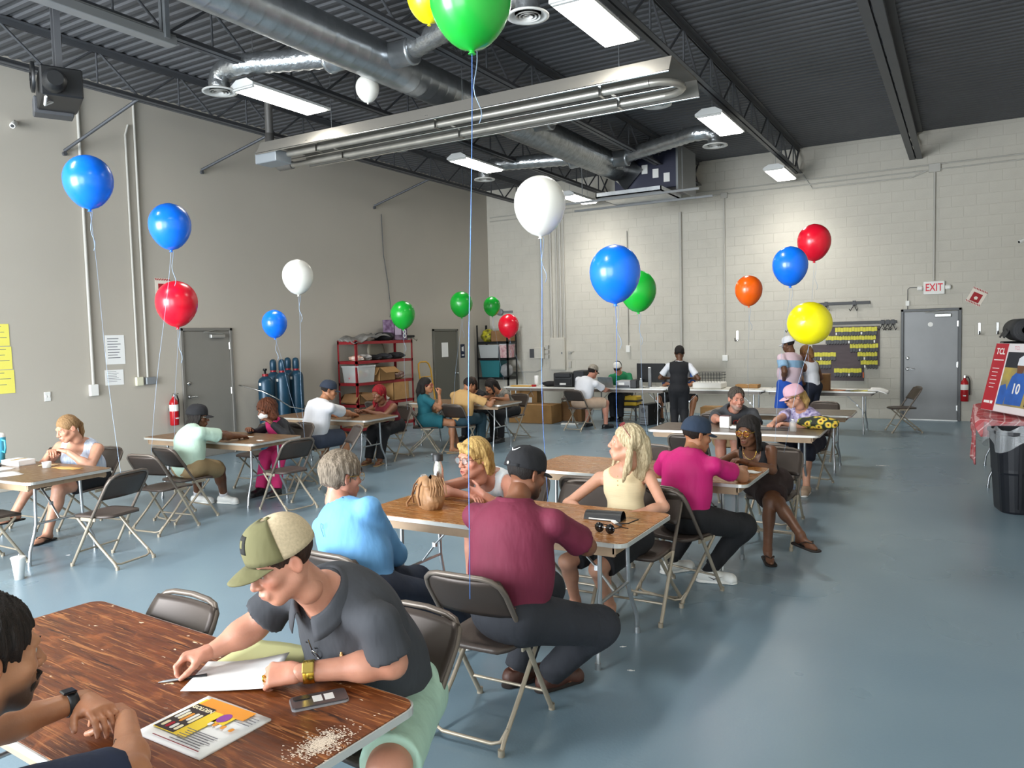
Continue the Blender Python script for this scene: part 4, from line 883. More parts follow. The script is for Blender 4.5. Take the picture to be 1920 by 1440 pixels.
for x, y, w_, h_ in [(.12, .5 - .045 * i, .14 - .02 * (i % 3), .008) for i in range(6)] + [(.14, .6, .2, .01), (.1, .1, .12, .03), (.2, .1, .05, .035)]: MB().box((x, y, .003), (w_, h_, .001)).build('small_print', M_white, e)
pp = MB().bx(.3, CW - .1, .08, .70, 0, .002).build('printed_photo', mat('photo_field', '#b9a24e', .6, 0, .6, 3, c2='#4a5366'), e)
tint = mat('photo_blue', '#2d63b8', .6, 0, .3, 6); dk_ = mat('photo_dark', '#22262e', .6); sk = mat('photo_skin', '#6d4630', .6)
def poly(pts, z, nm_, m_): MB().prism(pts, z, z + .0006).build(nm_, m_, pp)
poly([(.3, .52), (CW - .1, .52), (CW - .1, .70), (.3, .70)], .0022, 'printed_crowd', dk_)
poly([(.3, .09), (.44, .09), (.46, .25), (.40, .33), (.3, .3)], .003, 'printed_player', tint)
poly([(.46, .1), (.78, .1), (.80, .3), (.76, .42), (.68, .47), (.56, .47), (.49, .42), (.45, .3)], .0034, 'printed_jersey', tint)
poly([(.57, .46), (.67, .46), (.69, .54), (.66, .61), (.58, .61), (.55, .54)], .0040, 'printed_face', sk)
poly([(.545, .55), (.695, .55), (.69, .63), (.62, .665), (.55, .63)], .0046, 'printed_helmet', mat('photo_white', '#dfe3e8', .5))
poly([(.84, .1), (1.1, .1), (1.1, .4), (1.02, .48), (.9, .44)], .003, 'printed_player', dk_)
text('jersey_number', '10', .16, (.62, .28, .0045), (0, 0, 0), M_white, pp, .0004, bold=.004)
# rolled mat on a black case behind the carton
tag(MB().bx(.42, .78, 11.6, 12.5, .80, 1.60, .01).build('equipment_case', M_black), 'tall black equipment case on the plaid table behind the carton', 'case')
e = empty('rolled_mat', (.66, 11.45, 1.605), rad(4), 'rolled black foam mat lying on top of the equipment case', 'mat')
e.scale = (.86, 1, .86); pr_ = [(.055, 0), (.16, 0), (.17, .01), (.17, 1.0), (.055, 1.0)]
MB().lathe(pr_, 26, (0, 0, .17), (0, 1, 0), cap=False).build('roll', mat('foam_black', '#2b2c2f', .7, 0, .2, 8), e)
sp_ = [Vector(((.06 + .1 * t / 40) * math.cos(t * .47), -.002, .17 + (.06 + .1 * t / 40) * math.sin(t * .47))) for t in range(41)]
MB().tube(sp_, .004, 4).build('spiral_edge', M_dgrey, e)
MB().grid(lambda u, v: (-.165 - .06 * u, .25 + .6 * v, .17 - .10 * u - .02 * math.sin(9 * v)), 5, 10, .012).build('loose_flap', mat('foam_black', '', 0), e)
# waste bin with clear liner
e = empty('waste_bin', (.53, 9.0, 0), rad(12), 'black ribbed waste bin with a clear liner at the right edge', 'bin')
M_bin = mat('bin_black', '#1b1d24', .42, 0, .1, 5)
def loop(hw, z): return [(p[0], p[1], z) for p in rrect(hw * 2, hw * 2, hw * .55, 5)]
zs_ = [(.235, 0), (.24, .02), (.262, .38), (.268, .40), (.268, .43), (.285, .76), (.3, .77), (.3, .80)]
vs = []; fs = []
for hw, z in zs_: vs += loop(hw, z)
n = len(loop(.2, 0))
for k in range(len(zs_) - 1): fs += [(k * n + i, k * n + (i + 1) % n, (k + 1) * n + (i + 1) % n, (k + 1) * n + i) for i in range(n)]
o_ = len(vs); vs += loop(.28, .80) + loop(.23, .05); k0 = (len(zs_) - 1) * n
fs += [(k0 + i, k0 + (i + 1) % n, o_ + (i + 1) % n, o_ + i) for i in range(n)] + [(o_ + i, o_ + (i + 1) % n, o_ + n + (i + 1) % n, o_ + n + i) for i in range(n)] + [tuple(range(n))[::-1], tuple(range(o_ + n, o_ + 2 * n))]
bb = MB(); bb._add(vs, fs).build('tub', M_bin, e)
for a in (-.12, 0, .12): MB().bx(a - .012, a + .012, -.292, -.262, .06, .7).build('rib', M_bin, e)
def lin(u, v):
    a = 2 * PI * u; hw = .315 + .02 * math.sin(7 * a) + .012 * math.sin(13 * a + 2); z = .84 - .24 * v * (.75 + .25 * math.sin(5 * a + 1)); sq = 1 / max(abs(math.cos(a)), abs(math.sin(a))) ** .45
    return ((hw + .02 * v) * math.cos(a) * sq, (hw + .02 * v) * math.sin(a) * sq, z + .03 * math.sin(9 * a) * (1 - v))
MB().grid(lin, 48, 8).build('clear_liner', mat('clear_film', '#c9ced2', .15, 0, alpha=.32), e)
# bits on the floor
for i, (x, y, t) in enumerate(((-.92, 11.2, 'white paper scrap on the aisle floor beyond the tables'), (-1.55, 3.84, 'white scrap on the floor right of the maroon polo'), (-1.71, 4.12, 'small white scrap on the floor by the golden table leg'), (-6.81, 3.78, 'small white scrap under the empty chair by the tumbler table'))):
    sheet((x, y, 0), (.04 if i else .16, .012 if i else .03), .3 * i, M_paper, t, 'floor scraps', 'paper_scrap', 'scrap')
e = empty('foam_cup', (-6.48, 3.2, 0), 0, 'white foam cup standing on the floor at the left', 'cup')
MB().lathe([(0, 0), (.034, 0), (.05, .16), (.053, .165), (.053, .172)], 20).build('cup_body', M_white, e); MB().lathe([(.055, .17), (.055, .178), (.045, .182), (0, .182)], 20).build('lid', M_white, e); MB().tube([(.01, 0, .18), (.015, 0, .205)], .004, 6).build('straw', M_white, e)

# ------------------------------------------------------------------ things on the wooden tables
z0 = .7405
e = empty('magazine', (-1.865, 1.388, z0), rad(-1), 'white and yellow printed magazine on the scratched table', 'magazine')
MB().grid(lambda u, v: ((u - .5) * .28, (v - .5) * .24, .008 + .003 * math.sin(3 * u + 1) * v), 8, 8, .008).build('pages', M_paper, e)
def patch(x, y, w_, h_, m_, nm_, z=.0125): return MB().box((x, y, z), (w_, h_, .0008)).build(nm_, m_, e)
M_py, M_po, M_pp = mat('print_yellow', '#f0cf2e', .6), mat('print_orange', '#e8962a', .6), mat('print_purple', '#8e3f9a', .6)
patch(-.05, .01, .14, .18, M_py, 'yellow_block'); patch(-.01, .085, .2, .05, M_po, 'orange_header', .0129); patch(.035, .04, .05, .05, M_py, 'yellow_block')
patch(-.075, -.005, .085, .145, mat('print_black', '#2b1a1a', .6), 'dark_panel', .0133)
M_cr = mat('print_cream', '#f2e6c2', .6)
text('headline', 'GOLDEN', .022, (-.072, .05, .0139), (0, 0, 0), M_cr, e, .0003, bold=.0006)
for i in range(5): MB().prism(rrect(.012, .05 - .006 * (i % 2), .005, cx=-.105 + .016 * i, cy=.005 - .004 * (i % 3)), .0137, .0142).build('printed_figure', (M_white, M_cr, M_po)[i % 3], e)
for i in range(4): MB().prism(rrect(.013, .03, .006, cx=-.1 + .019 * i, cy=-.052), .0137, .0142).build('printed_figure', (M_cr, M_red, M_white)[i % 3], e)
for i in range(6): MB().prism(rrect(.013, .018, .005, cx=.02 + .017 * i, cy=.006 + .003 * (i % 2)), .0134, .0139).build('printed_shape', (M_white, M_po)[i % 2], e)
MB().lathe([(.019, .0134), (.019, .0139)], 20, (.03, .045, 0), sx=1.3).build('purple_badge', M_pp, e)
for i in range(7): MB().box((.045 + .004 * (i % 2), -.04 - .0095 * i, .0128), (.13 - .015 * (i % 3), .003, .0005)).build('text_line', M_ink, e)
for i in range(4): MB().box((.1, .085 - .012 * i, .0128), (.06, .0025, .0005)).build('text_line', M_ink, e)
MB().box((.02, -.108, .0128), (.2, .003, .0005)).build('rule_line', M_dred, e)
e = empty('phone', (-1.685, 1.66, z0), rad(-27), 'grey phone with two white stickers lying face down by the table corner', 'phone')
e.rotation_euler = (0, 0, rad(53))
MB().prism(rrect(.165, .08, .012), 0, .01).build('phone_body', mat('phone_grey', '#5e5d60', .25, .5), e); MB().prism(rrect(.17, .085, .014), 0, .006).build('clear_case', mat('case_grey', '#8d8d90', .3), e)
MB().prism(rrect(.05, .024, .008, cx=-.05, cy=.02), .01, .0125).build('camera_bump', M_black, e)
for x in (-.005, .03): MB().box((x, .0, .0105), (.028, .04, .0008)).build('sticker', M_white, e)
sheet((-2.08, 1.83, z0), (.3, .22), rad(10), mat('greenish_paper', '#b9b884', .8), 'pale green sheet under the polo man\'s left arm', None)
pw = tag(MB().grid(lambda u, v: ((u - .5) * .28, (v - .5) * .22, .002 + .055 * max(0, u - .3) ** 1.5 * (.3 + .7 * v) + .006 * (1 - u)), 12, 6, .001).build('held_paper', M_paper, None, True, (-2.05, 1.66, z0)), 'white curling sheet held by the man in the charcoal polo', 'paper'); pw.rotation_euler = (0, 0, rad(30))
# worn white flakes at the corner are in the varnish: small curled chips of real thickness
ck = MB(); rr_ = random.Random(5)
for i in range(1500):
    a, r = rr_.random() * 6.3, abs(rr_.gauss(0, .04)); x, y = -1.50 + r * math.cos(a) * .75, 1.48 + r * math.sin(a) * 1.2
    ck.box((x, y, z0 + .0008 + .0016 * rr_.random()), (.002 + .005 * rr_.random(), .0008 + .0015 * rr_.random(), .0008), rotz(rr_.random() * .8 - .2))
tag(ck.build('varnish_chips', mat('chip_cream', '#d8c6b2', .8)), 'patch of pale flaked varnish at the near right corner of the scratched table', 'varnish flakes', kind='stuff')
# golden table
e = empty('handbag', (-2.98, 3.98, z0), rad(-30), 'tan leather handbag with fringe on the golden table', 'handbag')
M_lea = mat('tan_leather', '#a57b54', .55, 0, .3, 10, .6, 14, bdist=.02)
def bagf(u, v):
    a = 2 * PI * u; c_, s_ = math.cos(a), math.sin(a); sq = (abs(c_) ** 3 + abs(s_) ** 3) ** (-1 / 3); z = .2 * v
    k = (.78 + .3 * math.sin(PI * min(1, v * 1.25 + .08)) if v < .75 else 1.0 - 1.6 * (v - .75) ** 1.2) * (1 if v < .98 else .3)
    f_ = 1 + .05 * math.sin(4 * a + 7 * v) + .05 * math.sin(7 * a + 2) * v ** 2 + .02 * math.sin(17 * a + 9 * v)
    return (.115 * k * f_ * sq * c_ + .01 * math.sin(6 * v), .07 * k * f_ * sq * s_, z * (1 - .06 * math.cos(2 * a) * v))
MB().grid(bagf, 48, 18).build('bag_body', M_lea, e)
for a in (-.06, .05): MB().tube([(a, -.088, .03), (a * .95, -.098, .09), (a * .8, -.085, .15), (a * .5, -.05, .19)], .006, 6, flat=.5).build('strap_trim', mat('dark_leather', '#6e4a2c', .6), e)
MB().tube([(-.12, 0, .1), (-.17, -.02, .12), (-.18, -.05, .05), (-.15, -.1, .012), (-.1, -.12, .01)], .011, 6, flat=.5).build('shoulder_strap', M_lea, e)
MB().tube([(-.09, 0, .2), (-.11, 0, .16), (-.12, -.03, .06)], .02, 8, flat=.5).build('striped_scarf', mat('striped_grey', '#a8a4a0', .8, 0, .7, 30), e)
for i in range(8): MB().tube([(.08 + .02 * math.sin(i), -.03 + .012 * i, .2), (.14 + .01 * (i % 3), -.05 + .014 * i, .15), (.15, -.06 + .016 * i, .1)], .004, 5).build('fringe', M_lea, e)
e = empty('flask', (-3.08, 4.22, z0), 0, 'steel flask with a black lid behind the tan handbag', 'flask')
MB().lathe([(0, 0), (.038, 0), (.038, .2), (.03, .235), (.024, .25), (.024, .27)], 18).build('flask_body', M_chrome, e); MB().lathe([(.036, .262), (.036, .305), (.03, .312), (0, .312)], 16).box((-.03, 0, .305), (.04, .02, .012)).build('lid', M_black, e)
e = empty('wallet', (-1.83, 4.16, z0), rad(2), 'black folded wallet pouch in front of the yellow tank top', 'wallet')
MB().grid(lambda u, v: ((u - .5) * .23, (v - .5) * .1 + .0, .055 * (math.sin(PI * v) ** .5) * (.85 + .15 * u)), 10, 8).bx(-.115, .115, -.05, .05, 0, .004).build('pouch', mat('black_leather', '#1a1a1b', .45), e); MB().bx(-.08, .09, -.056, -.05, .006, .012).build('white_edge', M_white, e)
e = empty('key_tag', (-1.735, 4.09, z0), rad(-50), 'white key tag with dark keys beside the black wallet', 'keys')
MB().bx(-.045, .03, -.014, .014, .002, .006).build('tag', M_white, e); MB().lathe([(.009, -.001), (.012, -.001), (.012, .002), (.009, .002)], 12, (.045, 0, .004)).bx(.05, .09, -.006, .006, .002, .005).bx(.05, .085, .008, .016, .002, .005).build('keys', M_dgrey, e)
MB().tube([(.03, 0, .004), (.06, .06, .008), (.04, .12, .02), (0, .14, .01)], .004, 5).build('wrist_strap', M_black, e)
def shades(loc, rz, lab):
    e = empty('sunglasses', loc, rz, lab, 'sunglasses')
    for s_ in (-1, 1):
        MB().lathe([(0, -.002), (.026, -.002), (.028, 0), (.026, .003), (0, .004)], 16, (s_ * .036, 0, .027), (0, -1, .15), sx=1.12).build('lens', mat('smoke_lens', '#0b0b0d', .06), e)
        MB().tube([(s_ * .066, .0, .035), (s_ * .07, .06, .03), (s_ * .066, .13, .008)], .003, 5).build('temple', M_black, e)
    MB().tube([(-.012, -.002, .03), (0, -.005, .034), (.012, -.002, .03)], .003, 5).build('bridge', M_chrome, e)
shades((-1.70, 3.86, z0), rad(-12), 'dark folded sunglasses on the golden table')
# table before the black-top woman
for i, (x, y, s_, m_, t) in enumerate(((-1.72, 5.75, (.18, .1), mat('buff_paper', '#cdb68c', .8), 'buff folded paper left of the magenta polo\'s arm'), (-1.6, 5.8, (.16, .1), M_yel, 'pale yellow slip beside the magenta polo\'s arm'), (-1.42, 6.02, (.14, .1), M_paper, 'white slip right of the magenta polo\'s arm'))):
    sheet((x, y, z0 + .0008 * i), s_, .2 - .3 * i, m_, t)
tag(MB().tube([(-1.98, 5.95, z0 + .006), (-1.86, 6.02, z0 + .006)], .005, 6).build('pen', M_black), 'black pen lying behind the magenta polo', 'pen')
# dark laminate table
e = empty('white_cup', (-2.33, 8.72, z0), 0, 'white square drink box held by the man in the grey tee', 'box')
MB().bx(-.055, .055, -.05, .05, 0, .13, .006).build('box_body', M_white, e); MB().bx(-.05, .05, -.045, .045, .13, .138).build('dark_lid', mat('dark_red_lid', '#4a1518', .5), e)
blob('tissue', (-2.2, 8.62, z0), (.12, .09, .035), M_paper, 'crumpled white tissue beside the white drink box', 'tissue', 15, .3)
bottle('water_bottle', (-1.58, 8.62, z0), .036, .13, M_clear, M_white, 'small clear water bottle in front of the pink cap woman')
e = empty('dark_folder', (-1.82, 8.72, z0), rad(8), 'dark open folder in front of the pink cap woman', 'folder'); MB().bx(-.17, .17, -.11, .11, 0, .008).build('cover', mat('brown_black', '#2c2320', .6), e); MB().bx(-.16, 0, -.1, .1, .008, .011).build('page', M_dgrey, e)
sheet((-2.02, 8.85, z0), (.2, .14), .1, M_paper, 'white sheet under the pink cap woman\'s hands', None)
sf = bpy.data.materials.new('sunflower_print'); sf.use_nodes = True; _n = sf.node_tree.nodes; _l = sf.node_tree.links
_v = _n.new('ShaderNodeTexVoronoi'); _v.inputs['Scale'].default_value = 15; _t = _n.new('ShaderNodeTexCoord'); _l.new(_t.outputs['Object'], _v.inputs[0])
_c = _n.new('ShaderNodeValToRGB'); _c.color_ramp.interpolation = 'CONSTANT'; _e = _c.color_ramp.elements
_e[0].color = (*srgb('#5a3a1c'), 1); _e[1].position = .22; _e[1].color = (*srgb('#e3bd45'), 1)
for _p, _h in ((.5, '#6f7f3a'), (.6, '#1f2419')): _q = _e.new(_p); _q.color = (*srgb(_h), 1)
_l.new(_v.outputs['Distance'], _c.inputs[0]); _l.new(_c.outputs[0], _n['Principled BSDF'].inputs['Base Color']); _n['Principled BSDF'].inputs['Roughness'].default_value = .75
blob('sunflower_bag', (-1.36, 8.93, z0), (.44, .26, .13), sf, 'soft yellow and black sunflower patterned bag', 'bag', 17, .16, rz=-.15)
# tumbler table
e = empty('tumbler', (-8.02, 3.86, z0), 0, 'turquoise insulated tumbler with handle and straw lid', 'tumbler')
M_turq = mat('turquoise_enamel', '#4aa3bd', .35, .1)
MB().lathe([(0, 0), (.038, 0), (.042, .09), (.052, .11), (.054, .24), (.05, .25)], 20).build('tumbler_body', M_turq, e); MB().lathe([(.052, .245), (.052, .27), (.035, .285), (0, .285)], 18).tube([(0, 0, .28), (-.01, 0, .33), (.012, 0, .345)], .008, 6).build('lid', M_white, e)
MB().tube([(.05, 0, .22), (.1, 0, .215), (.105, 0, .15), (.09, 0, .1), (.05, 0, .11)], .01, 8).build('handle', M_turq, e)
carton('white_gift_box', (-7.68, 3.85, z0), (.26, .16, .045), .1, 'white flat box on the tumbler table', M_paper, grp=None)
for i, (x, y, s_, a, m_, t) in enumerate(((-7.6, 3.62, (.26, .18), .2, M_paper, 'white sheet in front of the flat white box'), (-7.2, 3.5, (.28, .2), -.2, M_paper, 'white sheet hanging near the edge of the tumbler table'), (-7.0, 3.92, (.3, .1), .1, mat('amber_paper', '#dcae66', .8), 'amber slip on the tumbler table before the ponytailed woman'), (-7.35, 3.95, (.16, .08), .5, mat('buff_paper', '', 0), 'small buff slip left of the ponytailed woman\'s hands'), (-7.3, 3.36, (.4, .1), 0, mat('buff_paper', '', 0), 'buff strip along the near edge of the tumbler table'))):
    sheet((x, y, z0 + .0008 * i), s_, a, m_, t)
tag(MB().lathe([(0, 0), (.035, 0), (.04, .055), (.036, .055), (.032, .005)], 16, (-7.22, 3.86, z0)).build('plastic_cup', mat('clear_cup', '#e6e8e6', .2, 0, alpha=.5)), 'small clear plastic cup before the ponytailed woman', 'cup')
tag(MB().tube([(-7.85, 3.6, z0 + .012), (-7.8, 3.72, z0 + .012), (-7.7, 3.7, z0 + .012)], .012, 6).build('black_case', M_black), 'black glasses case on the tumbler table', 'case')
tag(MB().box((-7.5, 3.45, z0 + .006), (.2, .05, .01), rotz(.2), .003).build('dark_phone', M_black), 'dark phone lying near the edge of the tumbler table', 'phone')
# brown tables on the left
sheet((-7.18, 6.12, z0), (.12, .07), .4, M_paper, 'white slip by the mint tee man\'s hand'); sheet((-6.78, 5.95, z0), (.07, .05), .1, M_paper, 'tiny white slip at the right end of the curly-haired woman\'s table')
sheet((-7.05, 10.9, z0), (.4, .25), .1, mat('lime_folder', '#b9c25a', .7), 'lime folder on the table in front of the tan tee', None)
# ------------------------------------------------------------------ balloons on ribbons
def latex(name, c):
    m = mat(name, c, .27, 0, coat=.15, spec=.5); b = m.node_tree.nodes['Principled BSDF']; b.inputs['Subsurface Weight'].default_value = .4; b.inputs['Subsurface Radius'].default_value = (.05, .05, .05); return m
LB, LR, LG, LWh, LY, LO = latex('latex_blue', '#0a74ee'), latex('latex_red', '#e3122f'), latex('latex_green', '#14a832'), latex('latex_white', '#e6e4dc'), latex('latex_yellow', '#f8ea0c'), latex('latex_orange', '#f0640a')
M_rib = mat('blue_ribbon', '#5a83cc', .25, .35); M_rib2 = mat('pale_ribbon', '#9db4cf', .3, .3)
_P = {'blue': LB, 'red': LR, 'green': LG, 'white': LWh, 'yellow': LY, 'orange': LO}
def balloon(kind, c, d, lab, end=None, tilt=(0, 0, 0), curl=True, ribbon=None, sag=.02, tail=None):
    """c = centre of the bulb, d = diameter; end = point where the ribbon is tied"""
    e = empty('balloon', c, 0, lab, 'balloon', 'party balloons'); r = d / 2
    prof = [(0, r * 1.06)]
    for i in range(1, 15):
        a = PI * i / 16
        rr = r * math.sin(a); z = r * math.cos(a) * (1.04 if a < PI / 2 else 1.28)
        if a > PI * .6: rr *= 1 - .16 * (a / PI - .6) / .4
        prof.append((rr, z))
    prof += [(r * .10, -r * 1.262), (r * .045, -r * 1.29)]
    T_ = Matrix.Rotation(tilt[0], 3, 'X') @ Matrix.Rotation(tilt[1], 3, 'Y')
    o = MB().lathe(prof[::-1], 32).build('bulb', _P[kind], e); o.rotation_euler = T_.to_euler()
    k = MB().lathe([(r * .05, -r * 1.27), (r * .07, -r * 1.30), (r * .05, -r * 1.32), (r * .10, -r * 1.36), (r * .09, -r * 1.37)], 12).build('knot', _P[kind], e); k.rotation_euler = T_.to_euler()
    kn = T_ @ Vector((0, 0, -r * 1.31)); rb = ribbon or M_rib
    if end is not None:
        q = Vector(end) - Vector(c); pts = []
        for i in range(15):
            t = i / 14; p = kn.lerp(q, t); p.x += sag * math.sin(PI * t) * math.sin(3.1 * t + d * 9); p.y += sag * .5 * math.sin(2 * PI * t); pts.append(p)
        MB().tube(pts, .0019 if rb is M_rib else .0013, 5).build('ribbon', rb, e)
    if curl:
        s0 = 2 * r * .5; pts = [kn + Vector((.018 + .02 * math.sin(i * .9) * (i / 10), .01 * math.cos(i * .8), -i * .028 * (r / .16))) for i in range(11)]
        MB().tube(pts, .003, 5, flat=.4).build('ribbon_tail', M_rib2, e)
    return e
balloon('blue', (-6.57, 4.01, 3.28), .40, 'big blue balloon at the far left, highest of the left-hand group', (-6.10, 3.86, .74), ribbon=M_rib2)
balloon('blue', (-6.5, 4.74, 2.97), .38, 'blue balloon second from the left, above the mint tee man', (-6.8, 4.62, .76), ribbon=M_rib2)
balloon('red', (-6.8, 4.99, 2.26), .40, 'red balloon in front of the left wall poster', (-7.1, 5.1, .76), ribbon=M_rib2)
balloon('white', (-6.25, 6.1, 2.55), .33, 'white balloon above the teal gas cylinders', (-6.35, 6.2, .74), ribbon=M_rib2)
balloon('blue', (-7.28, 6.69, 2.07), .30, 'small blue balloon just left of the gas cylinders', (-7.2, 6.98, .76), ribbon=M_rib2)
balloon('green', (-7.1, 8.97, 2.2), .36, 'green balloon in front of the purple carton', (-7.25, 9.2, .76), ribbon=M_rib2)
balloon('green', (-6.96, 10.3, 2.38), .36, 'green balloon right of the narrow grey door, larger of the pair', (-6.95, 9.98, .77), ribbon=M_rib2)
balloon('green', (-6.93, 11.18, 2.36), .29, 'small green balloon in the back corner above the black rack', (-7.0, 11.75, .76), ribbon=M_rib2)
balloon('red', (-6.8, 11.5, 2.03), .36, 'red balloon in front of the black rack', (-6.5, 11.8, .76), ribbon=M_rib2)
balloon('white', (-2.38, 4.46, 2.69), .335, 'large white balloon near the centre, highest of the middle group', (-2.39, 4.50, .72), ribbon=M_rib)
balloon('blue', (-1.97, 4.71, 2.24), .33, 'large blue balloon right of centre, in front of a green one', (-2.02, 4.90, .74), ribbon=M_rib)
balloon('green', (-2.49, 6.47, 2.22), .32, 'green balloon half hidden behind the large blue one', (-2.5, 6.72, .76), ribbon=M_rib2)
balloon('orange', (-2.17, 9.17, 2.31), .31, 'orange balloon in front of the block wall', (-2.3, 9.75, .76), ribbon=M_rib2)
balloon('blue', (-1.46, 7.84, 2.46), .33, 'blue balloon overlapping the red one at the right', (-1.5, 7.3, .77), ribbon=M_rib2)
balloon('red', (-1.47, 9.28, 2.82), .36, 'red balloon highest at the right, behind a blue one', (-1.62, 9.75, .76), ribbon=M_rib2)
balloon('yellow', (-1.09, 6.66, 1.88), .35, 'round yellow balloon in front of the tag board', (-1.35, 6.95, .76), tilt=(rad(84), 0, 0), curl=False, ribbon=M_rib2)
balloon('green', (-1.75, 2.72, 3.22), .335, 'large green balloon cut by the top edge', (-1.81, 2.68, .72), ribbon=M_rib, sag=.01)
balloon('yellow', (-3.28, 4.55, 4.24), .30, 'yellow balloon at the top edge behind the large green one', None, curl=False)
balloon('white', (-5.96, 7.02, 4.79 - .06), .27, 'dull white balloon resting under the spiral duct', None, curl=False)
# ------------------------------------------------------------------ people: smooth distance fields turned into meshes
V3 = lambda *a: np.array(a if len(a) == 3 else a[0], float)
def unit(v): v = np.asarray(v, float); return v / (np.linalg.norm(v) + 1e-12)
class Field:
    """grid of signed distances; shapes are blended in with a smooth minimum, then meshed by surface nets"""
    def __init__(s, lo, hi, h):
        s.h = h; s.lo = np.asarray(lo, float) - 3 * h; n = np.ceil((np.asarray(hi) + 3 * h - s.lo) / h).astype(int) + 1
        s.n = n; s.v = np.full(n, 1.0, np.float32); s.ax = [s.lo[i] + h * np.arange(n[i]) for i in range(3)]
    def sl(s, lo, hi, m):
        a = [max(0, int((lo[i] - m - s.lo[i]) / s.h)) for i in range(3)]; b = [min(s.n[i], int((hi[i] + m - s.lo[i]) / s.h) + 2) for i in range(3)]
        if any(b[i] <= a[i] for i in range(3)): return None
        return tuple(slice(a[i], b[i]) for i in range(3))
    def pts(s, S): return s.ax[0][S[0]][:, None, None], s.ax[1][S[1]][None, :, None], s.ax[2][S[2]][None, None, :]
    def blend(s, S, d, k, sub=False):
        o = s.v[S]
        if sub: d = -d; t = np.clip(.5 - .5 * (o - d) / k, 0, 1) if k else (d > o); s.v[S] = (o * (1 - t) + d * t + k * t * (1 - t)) if k else np.maximum(o, d)
        else:
            if k: t = np.clip(.5 + .5 * (o - d) / k, 0, 1); s.v[S] = o * (1 - t) + d * t - k * t * (1 - t)
            else: s.v[S] = np.minimum(o, d)
    def cone(s, a, b, ra, rb, k=.02, sub=False, clip=None, wob=None):
        a = np.asarray(a, float); b = np.asarray(b, float); R = max(ra, rb); S = s.sl(np.minimum(a, b) - R, np.maximum(a, b) + R, k + 2 * s.h)
        if S is None: return
        x, y, z = s.pts(S); ba = b - a; L2 = max(1e-9, ba @ ba)
        t = np.clip(((x - a[0]) * ba[0] + (y - a[1]) * ba[1] + (z - a[2]) * ba[2]) / L2, 0, 1)
        d = np.sqrt((x - a[0] - t * ba[0]) ** 2 + (y - a[1] - t * ba[1]) ** 2 + (z - a[2] - t * ba[2]) ** 2) - (ra + (rb - ra) * t)
        if wob is not None: d = d + wob(x, y, z)
        for c in (clip or []):
            p, nn = c; d = np.maximum(d, (x - p[0]) * nn[0] + (y - p[1]) * nn[1] + (z - p[2]) * nn[2])
        s.blend(S, d, k, sub)
    def ell(s, c, r, R=None, k=.02, sub=False, clip=None, wob=None):
        c = np.asarray(c, float); m = max(r); S = s.sl(c - m, c + m, k + 2 * s.h)
        if S is None: return
        x, y, z = s.pts(S); x, y, z = x - c[0], y - c[1], z - c[2]
        if R is not None: X, Y, Z = [R[0][i] * x + R[1][i] * y + R[2][i] * z for i in range(3)]
        else: X, Y, Z = x, y, z
        k0 = np.sqrt((X / r[0]) ** 2 + (Y / r[1]) ** 2 + (Z / r[2]) ** 2); k1 = np.sqrt((X / r[0] ** 2) ** 2 + (Y / r[1] ** 2) ** 2 + (Z / r[2] ** 2) ** 2)
        d = k0 * (k0 - 1) / np.maximum(k1, 1e-6)
        if wob is not None: d = d + wob(x + c[0], y + c[1], z + c[2])
        for q in (clip or []):
            p, nn = q; d = np.maximum(d, (x + c[0] - p[0]) * nn[0] + (y + c[1] - p[1]) * nn[1] + (z + c[2] - p[2]) * nn[2])
        s.blend(S, d, k, sub)
    def cut(s, p, nn):
        x, y, z = s.pts((slice(None),) * 3); s.v = np.maximum(s.v, ((x - p[0]) * nn[0] + (y - p[1]) * nn[1] + (z - p[2]) * nn[2])).astype(np.float32)
    def warp(s, fn):
        x, y, z = s.pts((slice(None),) * 3); s.v = (s.v + fn(x, y, z)).astype(np.float32)
    def mesh(s):
        v = s.v; ins = v < 0; n = s.n
        c = np.zeros(n - 1, np.int8)
        for i in (0, 1):
            for j in (0, 1):
                for k in (0, 1): c += ins[i:n[0] - 1 + i, j:n[1] - 1 + j, k:n[2] - 1 + k]
        act = (c > 0) & (c < 8); idx = np.argwhere(act)
        if len(idx) == 0: return np.zeros((0, 3)), np.zeros((0, 4), int)
        num = np.full(n - 1, -1, np.int64); num[act] = np.arange(len(idx))
        acc = np.zeros((len(idx), 3)); cnt = np.zeros(len(idx))
        corners = [(i, j, k) for i in (0, 1) for j in (0, 1) for k in (0, 1)]
        val = {q: v[idx[:, 0] + q[0], idx[:, 1] + q[1], idx[:, 2] + q[2]].astype(float) for q in corners}
        for q in corners:
            for ax in range(3):
                if q[ax]: continue
                p = list(q); p[ax] = 1; p = tuple(p); a, b = val[q], val[p]; m = (a < 0) != (b < 0)
                t = np.where(m, a / np.where(m, a - b, 1), 0); pos = np.tile(np.array(q, float), (len(idx), 1)); pos[:, ax] = t
                acc[m] += pos[m]; cnt[m] += 1
        P = s.lo + s.h * (idx + acc / cnt[:, None])
        F = []
        for ax in range(3):
            sa = [slice(None)] * 3; sb = [slice(None)] * 3; sa[ax] = slice(0, -1); sb[ax] = slice(1, None)
            A, B = ins[tuple(sa)], ins[tuple(sb)]; e = np.argwhere(A != B)
            o1, o2 = [(1, 2), (2, 0), (0, 1)][ax]
            e = e[(e[:, o1] > 0) & (e[:, o2] > 0) & (e[:, o1] < n[o1] - 1) & (e[:, o2] < n[o2] - 1)]
            fl = A[tuple(e.T)]
            qs = []
            for d1, d2 in ((0, 0), (-1, 0), (-1, -1), (0, -1)):
                g = e.copy(); g[:, o1] += d1; g[:, o2] += d2; qs.append(num[tuple(g.T)])
            q = np.stack(qs, 1); q[~fl] = q[~fl][:, ::-1]; F.append(q)
